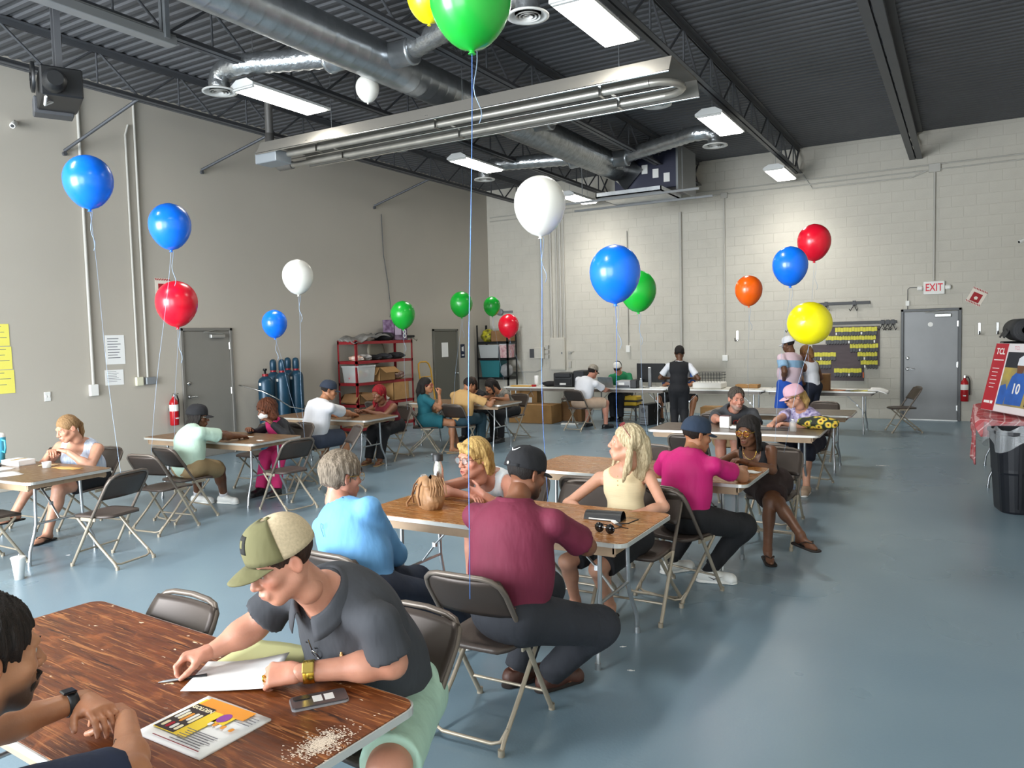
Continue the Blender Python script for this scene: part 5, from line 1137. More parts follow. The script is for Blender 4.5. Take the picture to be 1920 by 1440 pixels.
        F = np.concatenate(F); F = F[(F >= 0).all(1)][:, ::-1]
        return P, F
def npmesh(name, P, F, material, parent=None, loc=(0, 0, 0), colr=None, smooth=True):
    me = bpy.data.meshes.new(name); nv, nf = len(P), len(F); P = np.asarray(P) - np.asarray(loc) if parent is None else np.asarray(P) - np.asarray(parent.get('_o', (0, 0, 0)))
    me.vertices.add(nv); me.vertices.foreach_set('co', P.astype(np.float32).ravel()); me.loops.add(nf * 4); me.loops.foreach_set('vertex_index', F.astype(np.int32).ravel())
    me.polygons.add(nf); me.polygons.foreach_set('loop_start', np.arange(0, nf * 4, 4, dtype=np.int32)); me.polygons.foreach_set('loop_total', np.full(nf, 4, np.int32))
    me.polygons.foreach_set('use_smooth', np.full(nf, smooth)); me.update(calc_edges=True); me.validate()
    if colr is not None:
        at = me.color_attributes.new('tone', 'FLOAT_COLOR', 'POINT'); at.data.foreach_set('color', np.c_[colr, np.ones(nv)].astype(np.float32).ravel())
    o = bpy.data.objects.new(name, me); col.objects.link(o); me.materials.append(material)
    if parent is not None: o.parent = parent
    else: o.location = loc
    return o
def wrinkle(seed, amp, f=38, vert=.45):
    r = np.random.default_rng(seed); W = [(r.normal(size=3) * np.array([1, 1, vert]), r.random() * 6.3, .6 + .8 * r.random()) for _ in range(5)]
    def fn(x, y, z):
        w = 0
        for d, p, q in W: d = unit(d) * f * q * .8; w = w + 1.8 * np.abs(np.sin(d[0] * x + d[1] * y + d[2] * z + p + 1.6 * np.sin(9 * (x - y) + 7 * z + p))) - 1.1
        return (amp * .09 * w).astype(np.float32)
    return fn
def ik(S, W, l1, l2, hint):
    d = W - S; L = np.linalg.norm(d); mx = (l1 + l2) * .995
    if L > mx: k = L / mx; l1 *= k; l2 *= k
    u = d / L; a = (l1 * l1 - l2 * l2 + L * L) / (2 * L); h = math.sqrt(max(0, l1 * l1 - a * a)); hn = np.asarray(hint, float); hn = unit(hn - u * (hn @ u))
    return S + u * a + hn * h
def fwd(a): return V3(math.cos(rad(a)), math.sin(rad(a)), 0)
def rgt(a): return V3(math.sin(rad(a)), -math.cos(rad(a)), 0)
M_skin = mat('skin', '#c08a70', .48, 0, .10, 22, .06, 160, attr='tone', sss=.12)
SK = {'fair': '#c69379', 'pink': '#c08670', 'ruddy': '#b9755c', 'tan': '#b07a58', 'brown': '#7c5038', 'dark': '#62402a', 'deep': '#6a452f'}
def cloth(name, c, rough=.85, var=.1, vs=9, c2=None, bump=.4, bs=11): return mat(name, c, rough, 0, var, vs, bump, bs, (1, 1, .3), c2=c2, bdist=.03)
def hairm(name, c, c2): return mat(name, c, .62, 0, .6, 30, .6, 60, (6, 6, .8), c2=c2, spec=.3)

def hand(W, d, pn, left, h, s=1, curl=(25, 35, 20), curls=None, thumb=.5, spread=.06):
    """five separate fingers on a palm; W wrist, d finger direction, pn palm normal"""
    d = unit(d); pn = unit(np.asarray(pn, float) - d * (np.asarray(pn, float) @ d)); t = np.cross(pn, d) if left else np.cross(d, pn)   # thumb side
    f = Field(W - .23 * s, W + .23 * s, h)
    kn = W + d * .085 * s
    f.cone(W - d * .004 * s, W + d * .02 * s, .0225 * s, .0225 * s, .01)
    for o in (-.027, -.009, .009, .027): f.cone(W + d * .012 * s + t * o * .6 * s, kn + t * o * s - pn * (.004 if abs(o) < .02 else 0) * s, .0165 * s, .0125 * s, .012)
    f.cone(W + d * .02 * s + t * .014 * s + pn * .008 * s, W + d * .055 * s + t * .03 * s + pn * .010 * s, .018 * s, .013 * s, .012)
    tips = []
    for i, (o, L, r) in enumerate(((.030, .072, .0088), (.010, .080, .0090), (-.0105, .074, .0085), (-.030, .058, .0076))):
        c = curls[i] if curls else curl; p = kn + t * o * s; dd = unit(d + t * o / .03 * spread); ang = 0
        for j, q in enumerate((.45, .31, .26)):
            ang += rad(c[j]); v = dd * math.cos(ang) + pn * math.sin(ang); p2 = p + v * L * q * s
            f.cone(p, p2, r * s * (1.06 - .08 * j), r * s * (.98 - .1 * j), .004 if j else .007); p = p2
        tips.append(p)
    p = W + d * .03 * s + t * .026 * s + pn * .006 * s; v = unit(d * (.75) + t * (.95 - .6 * thumb) + pn * (.15 + .75 * thumb))
    p2 = p + v * .038 * s; v2 = unit(v + d * .5 + pn * .25 * thumb - t * .35 * thumb); p3 = p2 + v2 * .03 * s; p4 = p3 + unit(v2 + d * .3) * .022 * s
    f.cone(p, p2, .0135 * s, .0108 * s, .012); f.cone(p2, p3, .0105 * s, .0095 * s, .004); f.cone(p3, p4, .0098 * s, .0078 * s, .004); tips.append(p4)
    P, F = f.mesh(); return P, F, tips, kn

class Person:
    def __init__(s, label, hip, neck, head, face, pitch=0, tyaw=None, pyaw=None, skin='fair', sc_=1.0, h=.013, hh=.006, sw=.175, bulk=0, belly=0, bust=0,
                 lh=None, rh=None, le=None, re=None, la=None, ra=None, lk=None, rk=None, lfoot=None, rfoot=None, lhd=None, rhd=None, lhn=None, rhn=None, lcurl=None, rcurl=None,
                 lep=None, rep=None, beard=None, lip='#a8594f', hroll=0, cheek=.0, hunch=.03, open_mouth=0, eye='#3a2a1c', thin=0, hs=1.0):
        s.hip, s.neck, s.head = V3(hip), V3(neck), V3(head); s.face = face; s.pitch = pitch; s.tyaw = face if tyaw is None else tyaw; s.pyaw = s.tyaw if pyaw is None else pyaw
        s.s = sc_; s.h = h; s.hh = hh; s.bulk = bulk; s.belly = belly; s.bust = bust; s.skin = V3(srgb(SK.get(skin, skin))); s.hs = hs
        s.o = V3(s.hip[0], s.hip[1], 0)
        ax = unit(s.neck - s.hip); s.ax = ax; R_ = rgt(s.tyaw); R_ = unit(R_ - ax * (R_ @ ax)); s.R = R_; s.Fw = unit(np.cross(ax, R_)); Rp = rgt(s.pyaw); s.Rp = Rp
        s.mid = (s.hip + s.neck) / 2 - s.Fw * hunch; s.chest = s.hip * .27 + s.neck * .73 - s.Fw * hunch * .6
        s.sl_ = s.neck - ax * .068 - R_ * sw * sc_; s.sr = s.neck - ax * .068 + R_ * sw * sc_
        dn = V3(0, 0, -1)
        s.lw = V3(lh) if lh is not None else s.sl_ + dn * .3 + s.Fw * .25; s.rw = V3(rh) if rh is not None else s.sr + dn * .3 + s.Fw * .25
        s.le = ik(s.sl_, s.lw, .29 * sc_, .25 * sc_, V3(le) if le is not None else dn - R_ * .6 - s.Fw * .3); s.re = ik(s.sr, s.rw, .29 * sc_, .25 * sc_, V3(re) if re is not None else dn + R_ * .6 - s.Fw * .3)
        if lep is not None: s.le = V3(lep)
        if rep is not None: s.re = V3(rep)
        s.hl = s.hip - Rp * .09 * sc_; s.hr = s.hip + Rp * .09 * sc_; Fp = fwd(s.pyaw)
        s.la = V3(la) if la is not None else s.hl + Fp * .42 + V3(0, 0, -s.hip[2] + .085); s.ra = V3(ra) if ra is not None else s.hr + Fp * .42 + V3(0, 0, -s.hip[2] + .085)
        s.lk = ik(s.hl, s.la, .43 * sc_, .42 * sc_, V3(lk) if lk is not None else Fp + V3(0, 0, .8)); s.rk = ik(s.hr, s.ra, .43 * sc_, .42 * sc_, V3(rk) if rk is not None else Fp + V3(0, 0, .8))
        s.lfd = fwd(lfoot if lfoot is not None else s.pyaw + 8); s.rfd = fwd(rfoot if rfoot is not None else s.pyaw - 8)
        # head frame
        f0 = fwd(face); r0 = rgt(face); u0 = V3(0, 0, 1); p = rad(pitch); hf = f0 * math.cos(p) + u0 * math.sin(p); hu = u0 * math.cos(p) - f0 * math.sin(p); q = rad(hroll)
        s.HR = np.stack([r0 * math.cos(q) + hu * math.sin(q), hf, hu * math.cos(q) - r0 * math.sin(q)], 1)       # columns: right, forward, up
        s.arms_hd = (lhd, rhd); s.arms_hn = (lhn, rhn); s.curl = (lcurl, rcurl); s.lipc = V3(srgb(lip)); s.beard = beard; s.cheek = cheek; s.om = open_mouth; s.thin = thin; s.eyec = eye
        s.body(label)
    def H(s, *p): return s.head + s.HR @ (V3(*p) * s.hs)
    def Hn(s, *p): return s.HR @ V3(*p)
    def bounds(s, pts, m): pts = np.array(pts); return pts.min(0) - m, pts.max(0) + m
    def torso(s, f, t=0, k=.03, wob=None, low=True):
        A, R, Fw = s.ax, s.R, s.Fw; B = np.stack([R, Fw, A], 1); Rp = s.Rp; Bp = np.stack([Rp, fwd(s.pyaw), V3(0, 0, 1)], 1); b = s.bulk; S = s.s; th = s.thin
        if low: f.ell(s.hip + V3(0, 0, .01), ((.165 + b * .5 - th + t) * S, (.125 + b * .4 - th + t) * S, (.115 + t) * S), Bp, k, wob=wob)
        wl = np.linalg.norm(s.neck - s.hip)
        f.ell(s.hip * .66 + s.neck * .34 - s.Fw * .012 + s.Fw * s.belly * .5, ((.14 + b + s.belly * .4 - th + t) * S, (.108 + b * .8 + s.belly - th + t) * S, wl * .40), B, k, wob=wob)
        f.ell(s.chest, ((.158 + b * .8 - th + t) * S, (.105 + b * .7 - th * .5 + t) * S, wl * .34), B, k, wob=wob)
        for q in (s.sl_, s.sr): f.cone(s.neck - A * .055, q, (.05 + t * .9) * S, (.040 + t * .9 + b * .2) * S, k, wob=wob)
        f.ell(s.neck - A * .035, ((.07 + t) * S, (.05 + t) * S, .05 * S), B, k)
        if s.bust:
            for q in (-1, 1): f.ell(s.chest + R * q * .075 * S + Fw * (.085 + b * .5) * S - A * .03, ((.062 + t + s.bust) * S, (.055 + t + s.bust) * S, (.062 + t + s.bust) * S), B, .03, wob=wob)
    def body(s, label):
        S = s.s; b = s.bulk * .45 - s.thin * .3
        pts = [s.hip, s.neck, s.sl_, s.sr, s.le, s.re, s.lw, s.rw, s.lk, s.rk, s.la, s.ra]
        f = Field(*s.bounds(pts, .2), s.h); s.torso(f)
        for q in (s.sl_, s.sr): pass
        for Sh, E, W in ((s.sl_, s.le, s.lw), (s.sr, s.re, s.rw)):
            f.cone(Sh, E, (.046 + b * .7) * S, (.037 + b * .6) * S, .025); f.cone(E, W, (.038 + b * .6) * S, (.0255 + b * .2) * S, .02)
            m = E * .7 + W * .3; f.ell(m, ((.041 + b * .6) * S,) * 2 + ((.06) * S,), np.stack(frame_np(W - E), 1), .02)
        for Hp, K, A in ((s.hl, s.lk, s.la), (s.hr, s.rk, s.ra)):
            f.cone(Hp, K, (.085 + b * 1.3) * S, (.056 + b * .7) * S, .04); f.cone(K, A, (.054 + b * .6) * S, (.036 + b * .3) * S, .025)
            d = unit(A - K); back = -unit(np.cross(np.cross(d, unit(K - Hp)), d)); back = -back if back @ unit(K - Hp) > 0 else back
            f.ell(K * .68 + A * .32 + back * .016, ((.05 + b * .6) * S, (.05 + b * .6) * S, .10 * S), np.stack(frame_np(d), 1), .03)
        for A, fd in ((s.la, s.lfd), (s.ra, s.rfd)):
            z0 = A[2] - .085
            f.cone(V3(A[0], A[1], A[2]), V3(A[0], A[1], z0 + .04) - fd * .025, .036 * S, .03 * S, .02); f.cone(V3(A[0], A[1], z0 + .055) + fd * .02, V3(A[0], A[1], z0 + .024) + fd * .13, .036 * S, .022 * S, .02)
            f.cone(V3(A[0], A[1], z0 + .028) + fd * .1, V3(A[0], A[1], z0 + .022) + fd * .165, .036 * S, .02 * S, .02)
        nb = s.neck - s.ax * .05; nh = s.H(0, -.022, -.07); f.cone(nb, nh, (.058 + b * .4 - s.thin * .3) * S, (.050 + b * .3 - s.thin * .3) * S, .03)
        P, F = f.mesh(); C = np.tile(s.skin, (len(P), 1)); Ps, Fs, Cs = [P], [F], [C]; n = len(P)
        P, F, C = s.headmesh(); Ps.append(P); Fs.append(F + n); Cs.append(C); n += len(P); s.tips = []; s.kn = []
        for i, (E, W) in enumerate(((s.le, s.lw), (s.re, s.rw))):
            d = s.arms_hd[i]; d = unit(W - E) if d is None else V3(d); pn = s.arms_hn[i]; pn = V3(0, 0, -1) if pn is None else V3(pn); c = s.curl[i]; kw = {}
            if c is not None: kw = dict(c) if isinstance(c, dict) else {'curl': c}
            P, F, tp, kn = hand(W, d, pn, i == 0, min(s.hh, .0058), S * 1.0, **kw); s.tips.append(tp); s.kn.append(kn)
            C = np.tile(s.skin, (len(P), 1)); C[:, 0] *= 1.04
            for q in tp:
                w_ = np.clip(1.4 - np.linalg.norm(P - q, axis=1) / .012, 0, 1)[:, None]; C = C * (1 - .25 * w_) + np.array([.62, .33, .27]) * .25 * w_ * (s.skin.mean() * 3.2)
            Ps.append(P); Fs.append(F + n); Cs.append(C); n += len(P)
        s.obj = npmesh('person', np.concatenate(Ps), np.concatenate(Fs), M_skin, None, s.o, np.concatenate(Cs)); s.obj['_o'] = [float(v) for v in s.o]
        tag(s.obj, label, 'person'); s.eyes()
    def headmesh(s):
        H = s.H; q = s.hs; f = Field(s.head - .17 * q, s.head + .17 * q, s.hh); R = s.HR
        E = lambda c, r, k=.012, **kw: f.ell(H(*c), tuple(v * q for v in r), R, k, **kw)
        E((0, -.014, .032), (.075, .094, .086)); E((0, .022, -.04), (.059, .070, .075), .03); E((0, .058, -.098), (.028, .024, .02), .025)
        for x in (-1, 1):
            f.cone(H(x * .05, -.005, -.055), H(x * .018, .06, -.098), .022 * q, .02 * q, .025); E((x * .044, .058, -.024), (.024, .022, .02), .025)
        f.cone(H(-.034, .079, .020), H(.034, .079, .020), .0135 * q, .0135 * q, .022)
        for x in (-1, 1): E((x * .031, .101, .002), (.019, .017, .0115), .012, sub=True)
        f.cone(H(0, .088, .012), H(0, .108, -.03), .0075 * q, .0115 * q, .012); E((0, .108, -.034), (.0125, .012, .0105), .008)
        for x in (-1, 1): E((x * .0135, .098, -.037), (.0088, .0105, .008), .006)
        mo = s.om
        E((0, .088, -.07), (.03, .014, .02), .015)
        E((0, .0985, -.0655 + mo * .004), (.021, .0085, .0052), .004); E((0, .0965, -.0765 - mo * .010), (.018, .0085, .0058), .004)
        if mo: E((0, .1, -.071 - mo * .003), (.014, .012, .004 + mo * .005), .002, sub=True)
        for x in (-1, 1):
            B = R @ np.array([[math.cos(.35 * x), -math.sin(.35 * x), 0], [math.sin(.35 * x), math.cos(.35 * x), 0], [0, 0, 1]])
            f.ell(H(x * .079, -.016, -.006), (.0085 * q, .02 * q, .031 * q), B, .006); f.ell(H(x * .0895, -.014, -.002), (.006 * q, .012 * q, .019 * q), B, .004, sub=True)
            # eyelids
            ec = H(x * .0305, .0745, .001); f.ell(ec, (.0158 * q,) * 3, R, .004, clip=[(H(0, 0, .0045), -s.Hn(0, -.2, 1))]); f.ell(ec, (.0152 * q,) * 3, R, .004, clip=[(H(0, 0, -.0045), s.Hn(0, .15, 1))]); f.ell(H(x * .05, .066, .001), (.009 * q, .009 * q, .012 * q), R, .008)
        f.cone(H(0, -.022, -.07), H(0, -.035, -.13), .052 * q, .052 * q, .03)
        P, F = f.mesh(); L = (P - s.head) @ R / q; C = np.tile(s.skin, (len(P), 1))
        def paint(c, r, colr, a):
            nonlocal C
            w_ = np.clip(1.6 - 1.6 * np.sqrt((((L - np.array(c)) / np.array(r)) ** 2).sum(1)), 0, 1)[:, None] * a; C = C * (1 - w_) + np.asarray(colr) * w_
        red = s.skin * np.array([1.05, .74, .70])
        if s.cheek:
            for x in (-1, 1): paint((x * .045, .07, -.03), (.035, .04, .035), red, s.cheek)
            paint((0, .11, -.032), (.016, .02, .016), red, s.cheek)
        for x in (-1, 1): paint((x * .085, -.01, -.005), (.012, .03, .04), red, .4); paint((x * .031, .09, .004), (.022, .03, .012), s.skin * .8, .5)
        paint((0, .1, -.071), (.027, .02, .0125), s.lipc, .85); paint((0, .1, -.0715), (.024, .02, .0028 + s.om * .006), s.lipc * .35, .9)
        if s.beard:
            bc, ba = V3(srgb(s.beard[0])), s.beard[1]
            w_ = np.clip((-.045 - L[:, 2]) / .03, 0, 1) * np.clip((L[:, 1] + .01) / .03, 0, 1) * np.clip(1.2 - 1.4 * np.exp(-(((L[:, 0] / .022) ** 2) + ((L[:, 2] + .071) / .009) ** 2)) * (L[:, 1] > .06), 0, 1)
            C = C * (1 - w_[:, None] * ba) + bc * w_[:, None] * ba
        return P, F, C
    def eyes(s):
        q = s.hs
        for x in (-1, 1):
            n = 10; c = s.H(x * .0305, .0745, .001); mb = MB(); prof = [(0, -.0122)] + [(.0122 * math.sin(PI * i / n), -.0122 * math.cos(PI * i / n)) for i in range(1, n)] + [(0, .0122)]
            ey = mb.lathe([(a * q, b * q) for a, b in prof], 14, c - s.o, s.Hn(0, 1, -.12)).build('eye', mat('eye_white', '#b9b0a6', .25), s.obj)
            MB().lathe([(0, .0126 * q), (.0058 * q, .0113 * q), (.0062 * q, .0104 * q)][::-1], 12, c - s.o, s.Hn(0, 1, -.12), cap=False).build('iris', mat('iris_' + s.eyec, s.eyec, .15), ey)
    def add(s, name, f, material, parent=None, warp=None):
        if warp is not None: f.warp(warp)
        P, F = f.mesh()
        if len(P) == 0: return None
        if parent is not None and '_o' not in parent: parent['_o'] = [float(v) for v in s.o]
        return npmesh(name, P, F, material, parent or s.obj)
    def brows(s, m, th=.0045):
        f = Field(s.H(0, .085, .025) - .07, s.H(0, .085, .025) + .07, .0045)
        for x in (-1, 1): f.cone(s.H(x * .016, .0925, .0215), s.H(x * .036, .0895, .026), th, th * .9, .004); f.cone(s.H(x * .036, .0895, .026), s.H(x * .05, .078, .021), th * .9, th * .4, .004)
        s.add('eyebrows', f, m)
    # ---- clothing
    def shirt(s, m, t=.014, sl=.55, sr=None, hem=.02, neckr=.066, name='shirt', wr=.006, seed=1, loose=.014, vneck=0, tank=0, longs=False, back_open=None, open_front=0, hemcut=True, f0=38, boxy=0):
        sr = sl if sr is None else sr; f = Field(*s.bounds([s.hip, s.neck, s.sl_, s.sr, s.le, s.re] + ([s.lw, s.rw] if longs else []) + [s.hip + fwd(s.pyaw) * .1], .27), s.h)
        s.torso(f, t); S = s.s; b = s.bulk * .45
        if boxy: f.ell(s.hip * .56 + s.neck * .44 - s.Fw * .01, ((.160 + boxy + s.bulk * .6 + t) * S, (.108 + boxy * .5 + s.bulk * .6 + s.belly * .6 + t) * S, .30 * S), np.stack([s.R, s.Fw, s.ax], 1), .04)
        if not tank:
            for Sh, E, W, q in ((s.sl_, s.le, s.lw, sl), (s.sr, s.re, s.rw, sr)):
                d = unit(E - Sh)
                if longs:
                    f.cone(Sh, E, (.041 + t * .8 + b * .5) * S, (.040 + t + b * .6) * S, .025); dd = unit(W - E); f.cone(E, E + (W - E) * 1.02, (.042 + t + b * .6) * S, (.031 + t * .6) * S, .03, clip=[(E + (W - E) * .96, dd)])
                else:
                    en = Sh + (E - Sh) * q; f.cone(Sh, Sh + (E - Sh) * (q + .12), (.040 + t * .8 + b * .5) * S, (.042 + t + loose + b * .6) * S, .025, clip=[(en, d)])
        if hemcut: f.cut(s.hip + V3(0, 0, -.075 + hem), V3(0, 0, -1))
        f.warp(wrinkle(seed, wr, f0))
        nt = s.neck + s.ax * .02 + s.Fw * .012; f.cone(nt - s.ax * .01, s.H(0, -.02, -.06) + s.ax * .1, neckr * S, (neckr + .02) * S, 0, sub=True)
        if vneck: f.cone(nt + s.Fw * .05, nt + s.Fw * (.10 + s.bulk) - s.ax * vneck, .052, .012 if vneck < .12 else .05, .01, sub=True)
        if tank:
            for q, Sh, E in ((-1, s.sl_, s.le), (1, s.sr, s.re)):
                f.ell(Sh + s.R * q * .035 - s.ax * .01, (.075, .14, .125), np.stack([s.R, s.Fw, s.ax], 1), .01, sub=True); f.cone(Sh + s.R * q * .05, E + (E - Sh) * .2, .075, .075, 0, sub=True)
            f.ell(nt + s.Fw * .06 - s.ax * tank * .3, (.085, .1, tank), np.stack([s.R, s.Fw, s.ax], 1), .01, sub=True)
            f.ell(nt - s.Fw * .08 - s.ax * .0, (.08, .08, tank * .7), np.stack([s.R, s.Fw, s.ax], 1), .01, sub=True)
        return s.add(name, f, m)
    def trousers(s, m, t=.012, to=1.0, name='trousers', seed=2, wr=.007, flare=.012, top=.05):
        f = Field(*s.bounds([s.hip, s.hl, s.hr, s.lk, s.rk, s.la, s.ra], .2), s.h); S = s.s; b = s.bulk * .45
        Bp = np.stack([s.Rp, fwd(s.pyaw), V3(0, 0, 1)], 1); bb = s.bulk
        f.ell(s.hip + V3(0, 0, .0), ((.168 + bb * .5 + t - s.thin) * S, (.13 + bb * .4 + t - s.thin) * S, (.118 + t) * S), Bp, .04)
        for Hp, K, A in ((s.hl, s.lk, s.la), (s.hr, s.rk, s.ra)):
            if to <= .5:
                q = to * 2; en = Hp + (K - Hp) * q; d = unit(K - Hp); f.cone(Hp, Hp + (K - Hp) * min(1, q + .1), (.09 + t + b * 1.3) * S, (.066 + t + flare + b) * S, .05, clip=[(en, d)])
            else:
                f.cone(Hp, K, (.09 + t + b * 1.3) * S, (.064 + t + b) * S, .05); f.cone(K, K + (A - K) * .12, (.069 + t + b) * S, (.066 + t + b) * S, .03); q = (to - .5) * 2; d = unit(A - K); en = K + (A - K) * q; f.cone(K, A, (.062 + t + b) * S, (.042 + t + flare) * S, .03, clip=[(en, d)])
        f.cut(s.hip + V3(0, 0, .10 + top), unit(V3(0, 0, 1) - fwd(s.pyaw) * .25)); f.warp(wrinkle(seed, wr, 30, .8)); return s.add(name, f, m)
    def skirt(s, m, to=.8, t=.02, name='skirt', seed=4):
        f = Field(*s.bounds([s.hip, s.lk, s.rk], .2), s.h); Bp = np.stack([s.Rp, fwd(s.pyaw), V3(0, 0, 1)], 1)
        f.ell(s.hip, (.175 + t, .135 + t, .12 + t), Bp, .04)
        for a, K, Hp in ((0, s.lk, s.hl), (1, s.rk, s.hr)): d = unit(K - Hp); f.cone(Hp, K, .095 + t, .075 + t, .09, clip=[(Hp + (K - Hp) * to, d)])
        f.cone((s.hl + s.hr) / 2, (s.lk + s.rk) / 2, .08 + t, .06 + t, .06, clip=[(s.hip + ((s.lk + s.rk) / 2 - s.hip) * to, unit((s.lk + s.rk) / 2 - s.hip))])
        f.cut(s.hip + V3(0, 0, .14), unit(V3(0, 0, 1) - fwd(s.pyaw) * .25)); f.warp(wrinkle(seed, .005, 34)); return s.add(name, f, m)
    def shoes(s, m, sole=None, kind='sneaker', socks=None):
        for A, fd, K in ((s.la, s.lfd, s.lk), (s.ra, s.rfd, s.rk)):
            z0 = A[2] - .085; a = V3(A[0], A[1], z0); r = V3(-fd[1], fd[0], 0)
            if socks:
                f = Field(a - .2, a + .3, .007); d = unit(K - A); f.cone(A - d * .03, A + d * .09, .042 * s.s, .047 * s.s, .01, clip=[(A + d * .07, d)]); s.add('sock', f, socks)
            f = Field(a - V3(.24, .24, .02), a + V3(.24, .24, .2), .0062)
            if kind == 'flip':
                f.cone(a + fd * -.05 + V3(0, 0, .008), a + fd * .16 + V3(0, 0, .008), .042, .046, .02); f.v = np.maximum(f.v, 0 * f.v + (f.ax[2][None, None, :] - (z0 + .014))).astype(np.float32); f.v = np.maximum(f.v, (z0 - f.ax[2])[None, None, :]).astype(np.float32)
                o = s.add('sandal', f, m)
                for q in (-1, 1):
                    pts = [a + fd * .135 + V3(0, 0, .05), a + fd * .1 + r * q * .03 + V3(0, 0, .062), a + fd * .03 + r * q * .043 + V3(0, 0, .03)]
                    if o: MB().tube([p - s.o for p in pts], .006, 6, flat=.6).build('sandal_strap', m, o)
                continue
            f.cone(a - fd * .045 + V3(0, 0, .045), a + fd * .03 + V3(0, 0, .05), .043, .044, .03); f.cone(a + fd * .02 + V3(0, 0, .05), a + fd * .15 + V3(0, 0, .035), .044, .036, .03)
            f.cone(a - fd * .03 + V3(0, 0, .06), A + V3(0, 0, -.005), .043, .044 * s.s, .02, clip=[(A + V3(0, 0, .0), V3(0, 0, 1))]); f.cone(a + fd * .14 + V3(0, 0, .03) + r * .008, a + fd * .16 + V3(0, 0, .03) - r * .008, .038, .038, .03)
            f.v = np.maximum(f.v, (z0 + .012 - f.ax[2])[None, None, :]).astype(np.float32); o = s.add('shoe', f, m)
            f = Field(a - V3(.24, .24, .02), a + V3(.24, .24, .06), .0062); f.cone(a - fd * .05 + V3(0, 0, .0), a + fd * .16, .045, .043, .03); f.cut(V3(0, 0, z0 + .026), V3(0, 0, 1)); f.cut(V3(0, 0, z0 + .001), V3(0, 0, -1)); s.add('sole', f, sole or m, o)
    # ---- hair and headgear
    def hair(s, m, kind='short', thick=.012, wave=.004, top=.0, freq=55, fringe=.062, strands=(), low=-.045, amp2=0, back=0, name='hair', side=.07):
        q = s.hs; f = Field(s.head - .3 * q, s.head + .3 * q, min(s.hh, .0065)); R = s.HR; H = s.H
        L = lambda x, y, z: tuple(R[0][i] * (x - s.head[0]) + R[1][i] * (y - s.head[1]) + R[2][i] * (z - s.head[2]) for i in range(3))
        f.ell(H(0, -.018, .036 + top), ((.077 + thick) * q, (.094 + thick) * q, (.087 + thick) * q), R, .02)
        if back: f.ell(H(0, -.07, -.03), (.06 * q, .04 * q, .06 * q), R, .03)
        # keep the face, ears and nape free
        f.ell(H(0, .075, -.045), (.072 * q, .075 * q, (.045 + fringe) * q), R, .012, sub=True)
        f.cut(H(0, 0, low - .02), -s.Hn(0, .55, 1)) if kind != 'long' else None
        if kind in ('short', 'fade'):
            for x in (-1, 1): f.ell(H(x * .09, .022, -.045), (.03 * q, .042 * q, .062 * q), R, .01, sub=True); f.ell(H(x * .088, -.014, -.012), (.02 * q, .022 * q, .036 * q), R, .008, sub=True)
        for st in strands:
            pts, rs = st
            for i in range(len(pts) - 1): f.cone(H(*pts[i]), H(*pts[i + 1]), rs[i] * q, rs[i + 1] * q, .012)
        if wave:
            def wf(x, y, z):
                X, Y, Z = L(x, y, z); a = np.arctan2(X, -Y + .03); rr = np.sqrt(X * X + Y * Y)
                return (wave * (np.sin(a * freq / 4 + 2.2 * np.sin(Z * 28)) * .5 + .5 * np.sin(a * freq / 2 + 40 * Z + 3 * np.sin(X * 40)))).astype(np.float32)
            f.warp(wf)
        if amp2: f.warp(wrinkle(11, amp2, 150, 1.0))
        return s.add(name, f, m)
    def cap(s, m, brim=None, panel=None, tilt=0, backward=False, fit=1.0, brim_len=.07, yoff=0, lift=.006):
        """baseball cap: crown dome, curved bill, button; in head space"""
        q = s.hs * fit; sg = -1 if backward else 1; base = .045 + lift
        def hp(x, y, z):
            y -= 0; c, sn = math.cos(tilt), math.sin(tilt); return s.H(x, y * c - (z - base) * sn, base + y * sn + (z - base) * c) - s.o
        rx, ry, rz = .089 * fit, .109 * fit, .102 * fit
        def crown(u, v):
            a = 2 * PI * u; b = PI / 2 * v; fr = max(0, math.cos(a) * sg) ; z = rz * (math.sin(b) ** .9)
            return Vector(hp(rx * math.cos(b) ** .75 * math.sin(a), -.014 + yoff + ry * math.cos(b) ** .75 * math.cos(a) * (1.0 + .0 * fr), base - .018 + z + .012 * fr * math.cos(b) * math.sin(b * 2) - .012 * (1 - v) * (1 - fr)))
        c = MB().grid(crown, 36, 14, .004).build('cap', m, s.obj)
        if panel is not None:
            fr_ = lambda u, v: (Vector(crown(((u - .5) * .42 + (0 if sg > 0 else .5)) % 1.0 if False else ((u - .5) * .42 + (0 if sg > 0 else .5)), v * .93)) - Vector(hp(0, -.014, base))) * 1.035 + Vector(hp(0, -.014, base))
            MB().grid(fr_, 14, 12, .003).build('front_panel', panel, c)
        def bill(u, v):
            x = (u * 2 - 1); ed = math.sqrt(max(0, 1 - x * x)); y0 = ry * math.sqrt(max(0, 1 - (x * .80) ** 2)) * .97; y = y0 + v * (brim_len * (ed ** .7) + .004)
            return Vector(hp(x * .072 * fit, -.014 + yoff + sg * y, base - .017 - .020 * x * x - .16 * v * (y - y0) / max(.001, brim_len) * brim_len * 1.2 - .004))
        MB().grid(bill, 20, 8, .005 * sg).build('bill', brim or m, c)
        bt = Vector(hp(0, -.014 + yoff, base - .018 + rz + .002)); MB().lathe([(.008, -.003), (.008, .002), (0, .005)], 10, bt, Vector(s.Hn(0, 0, 1))).build('button', brim or m, c)
        s.cap_pt = lambda a, v: Vector(crown(a / (2 * PI), v)); s.cap_o = c; cc_ = Vector(hp(0, -.014, base))
        s.cap_patch = lambda nm_, mm, du, v0, v1, k, c0=0: MB().grid(lambda u, v: (Vector(crown(c0 + (u - .5) * du, v0 + (v1 - v0) * v)) - cc_) * k + cc_, 6, 6, .002).build(nm_, mm, c)
        return c
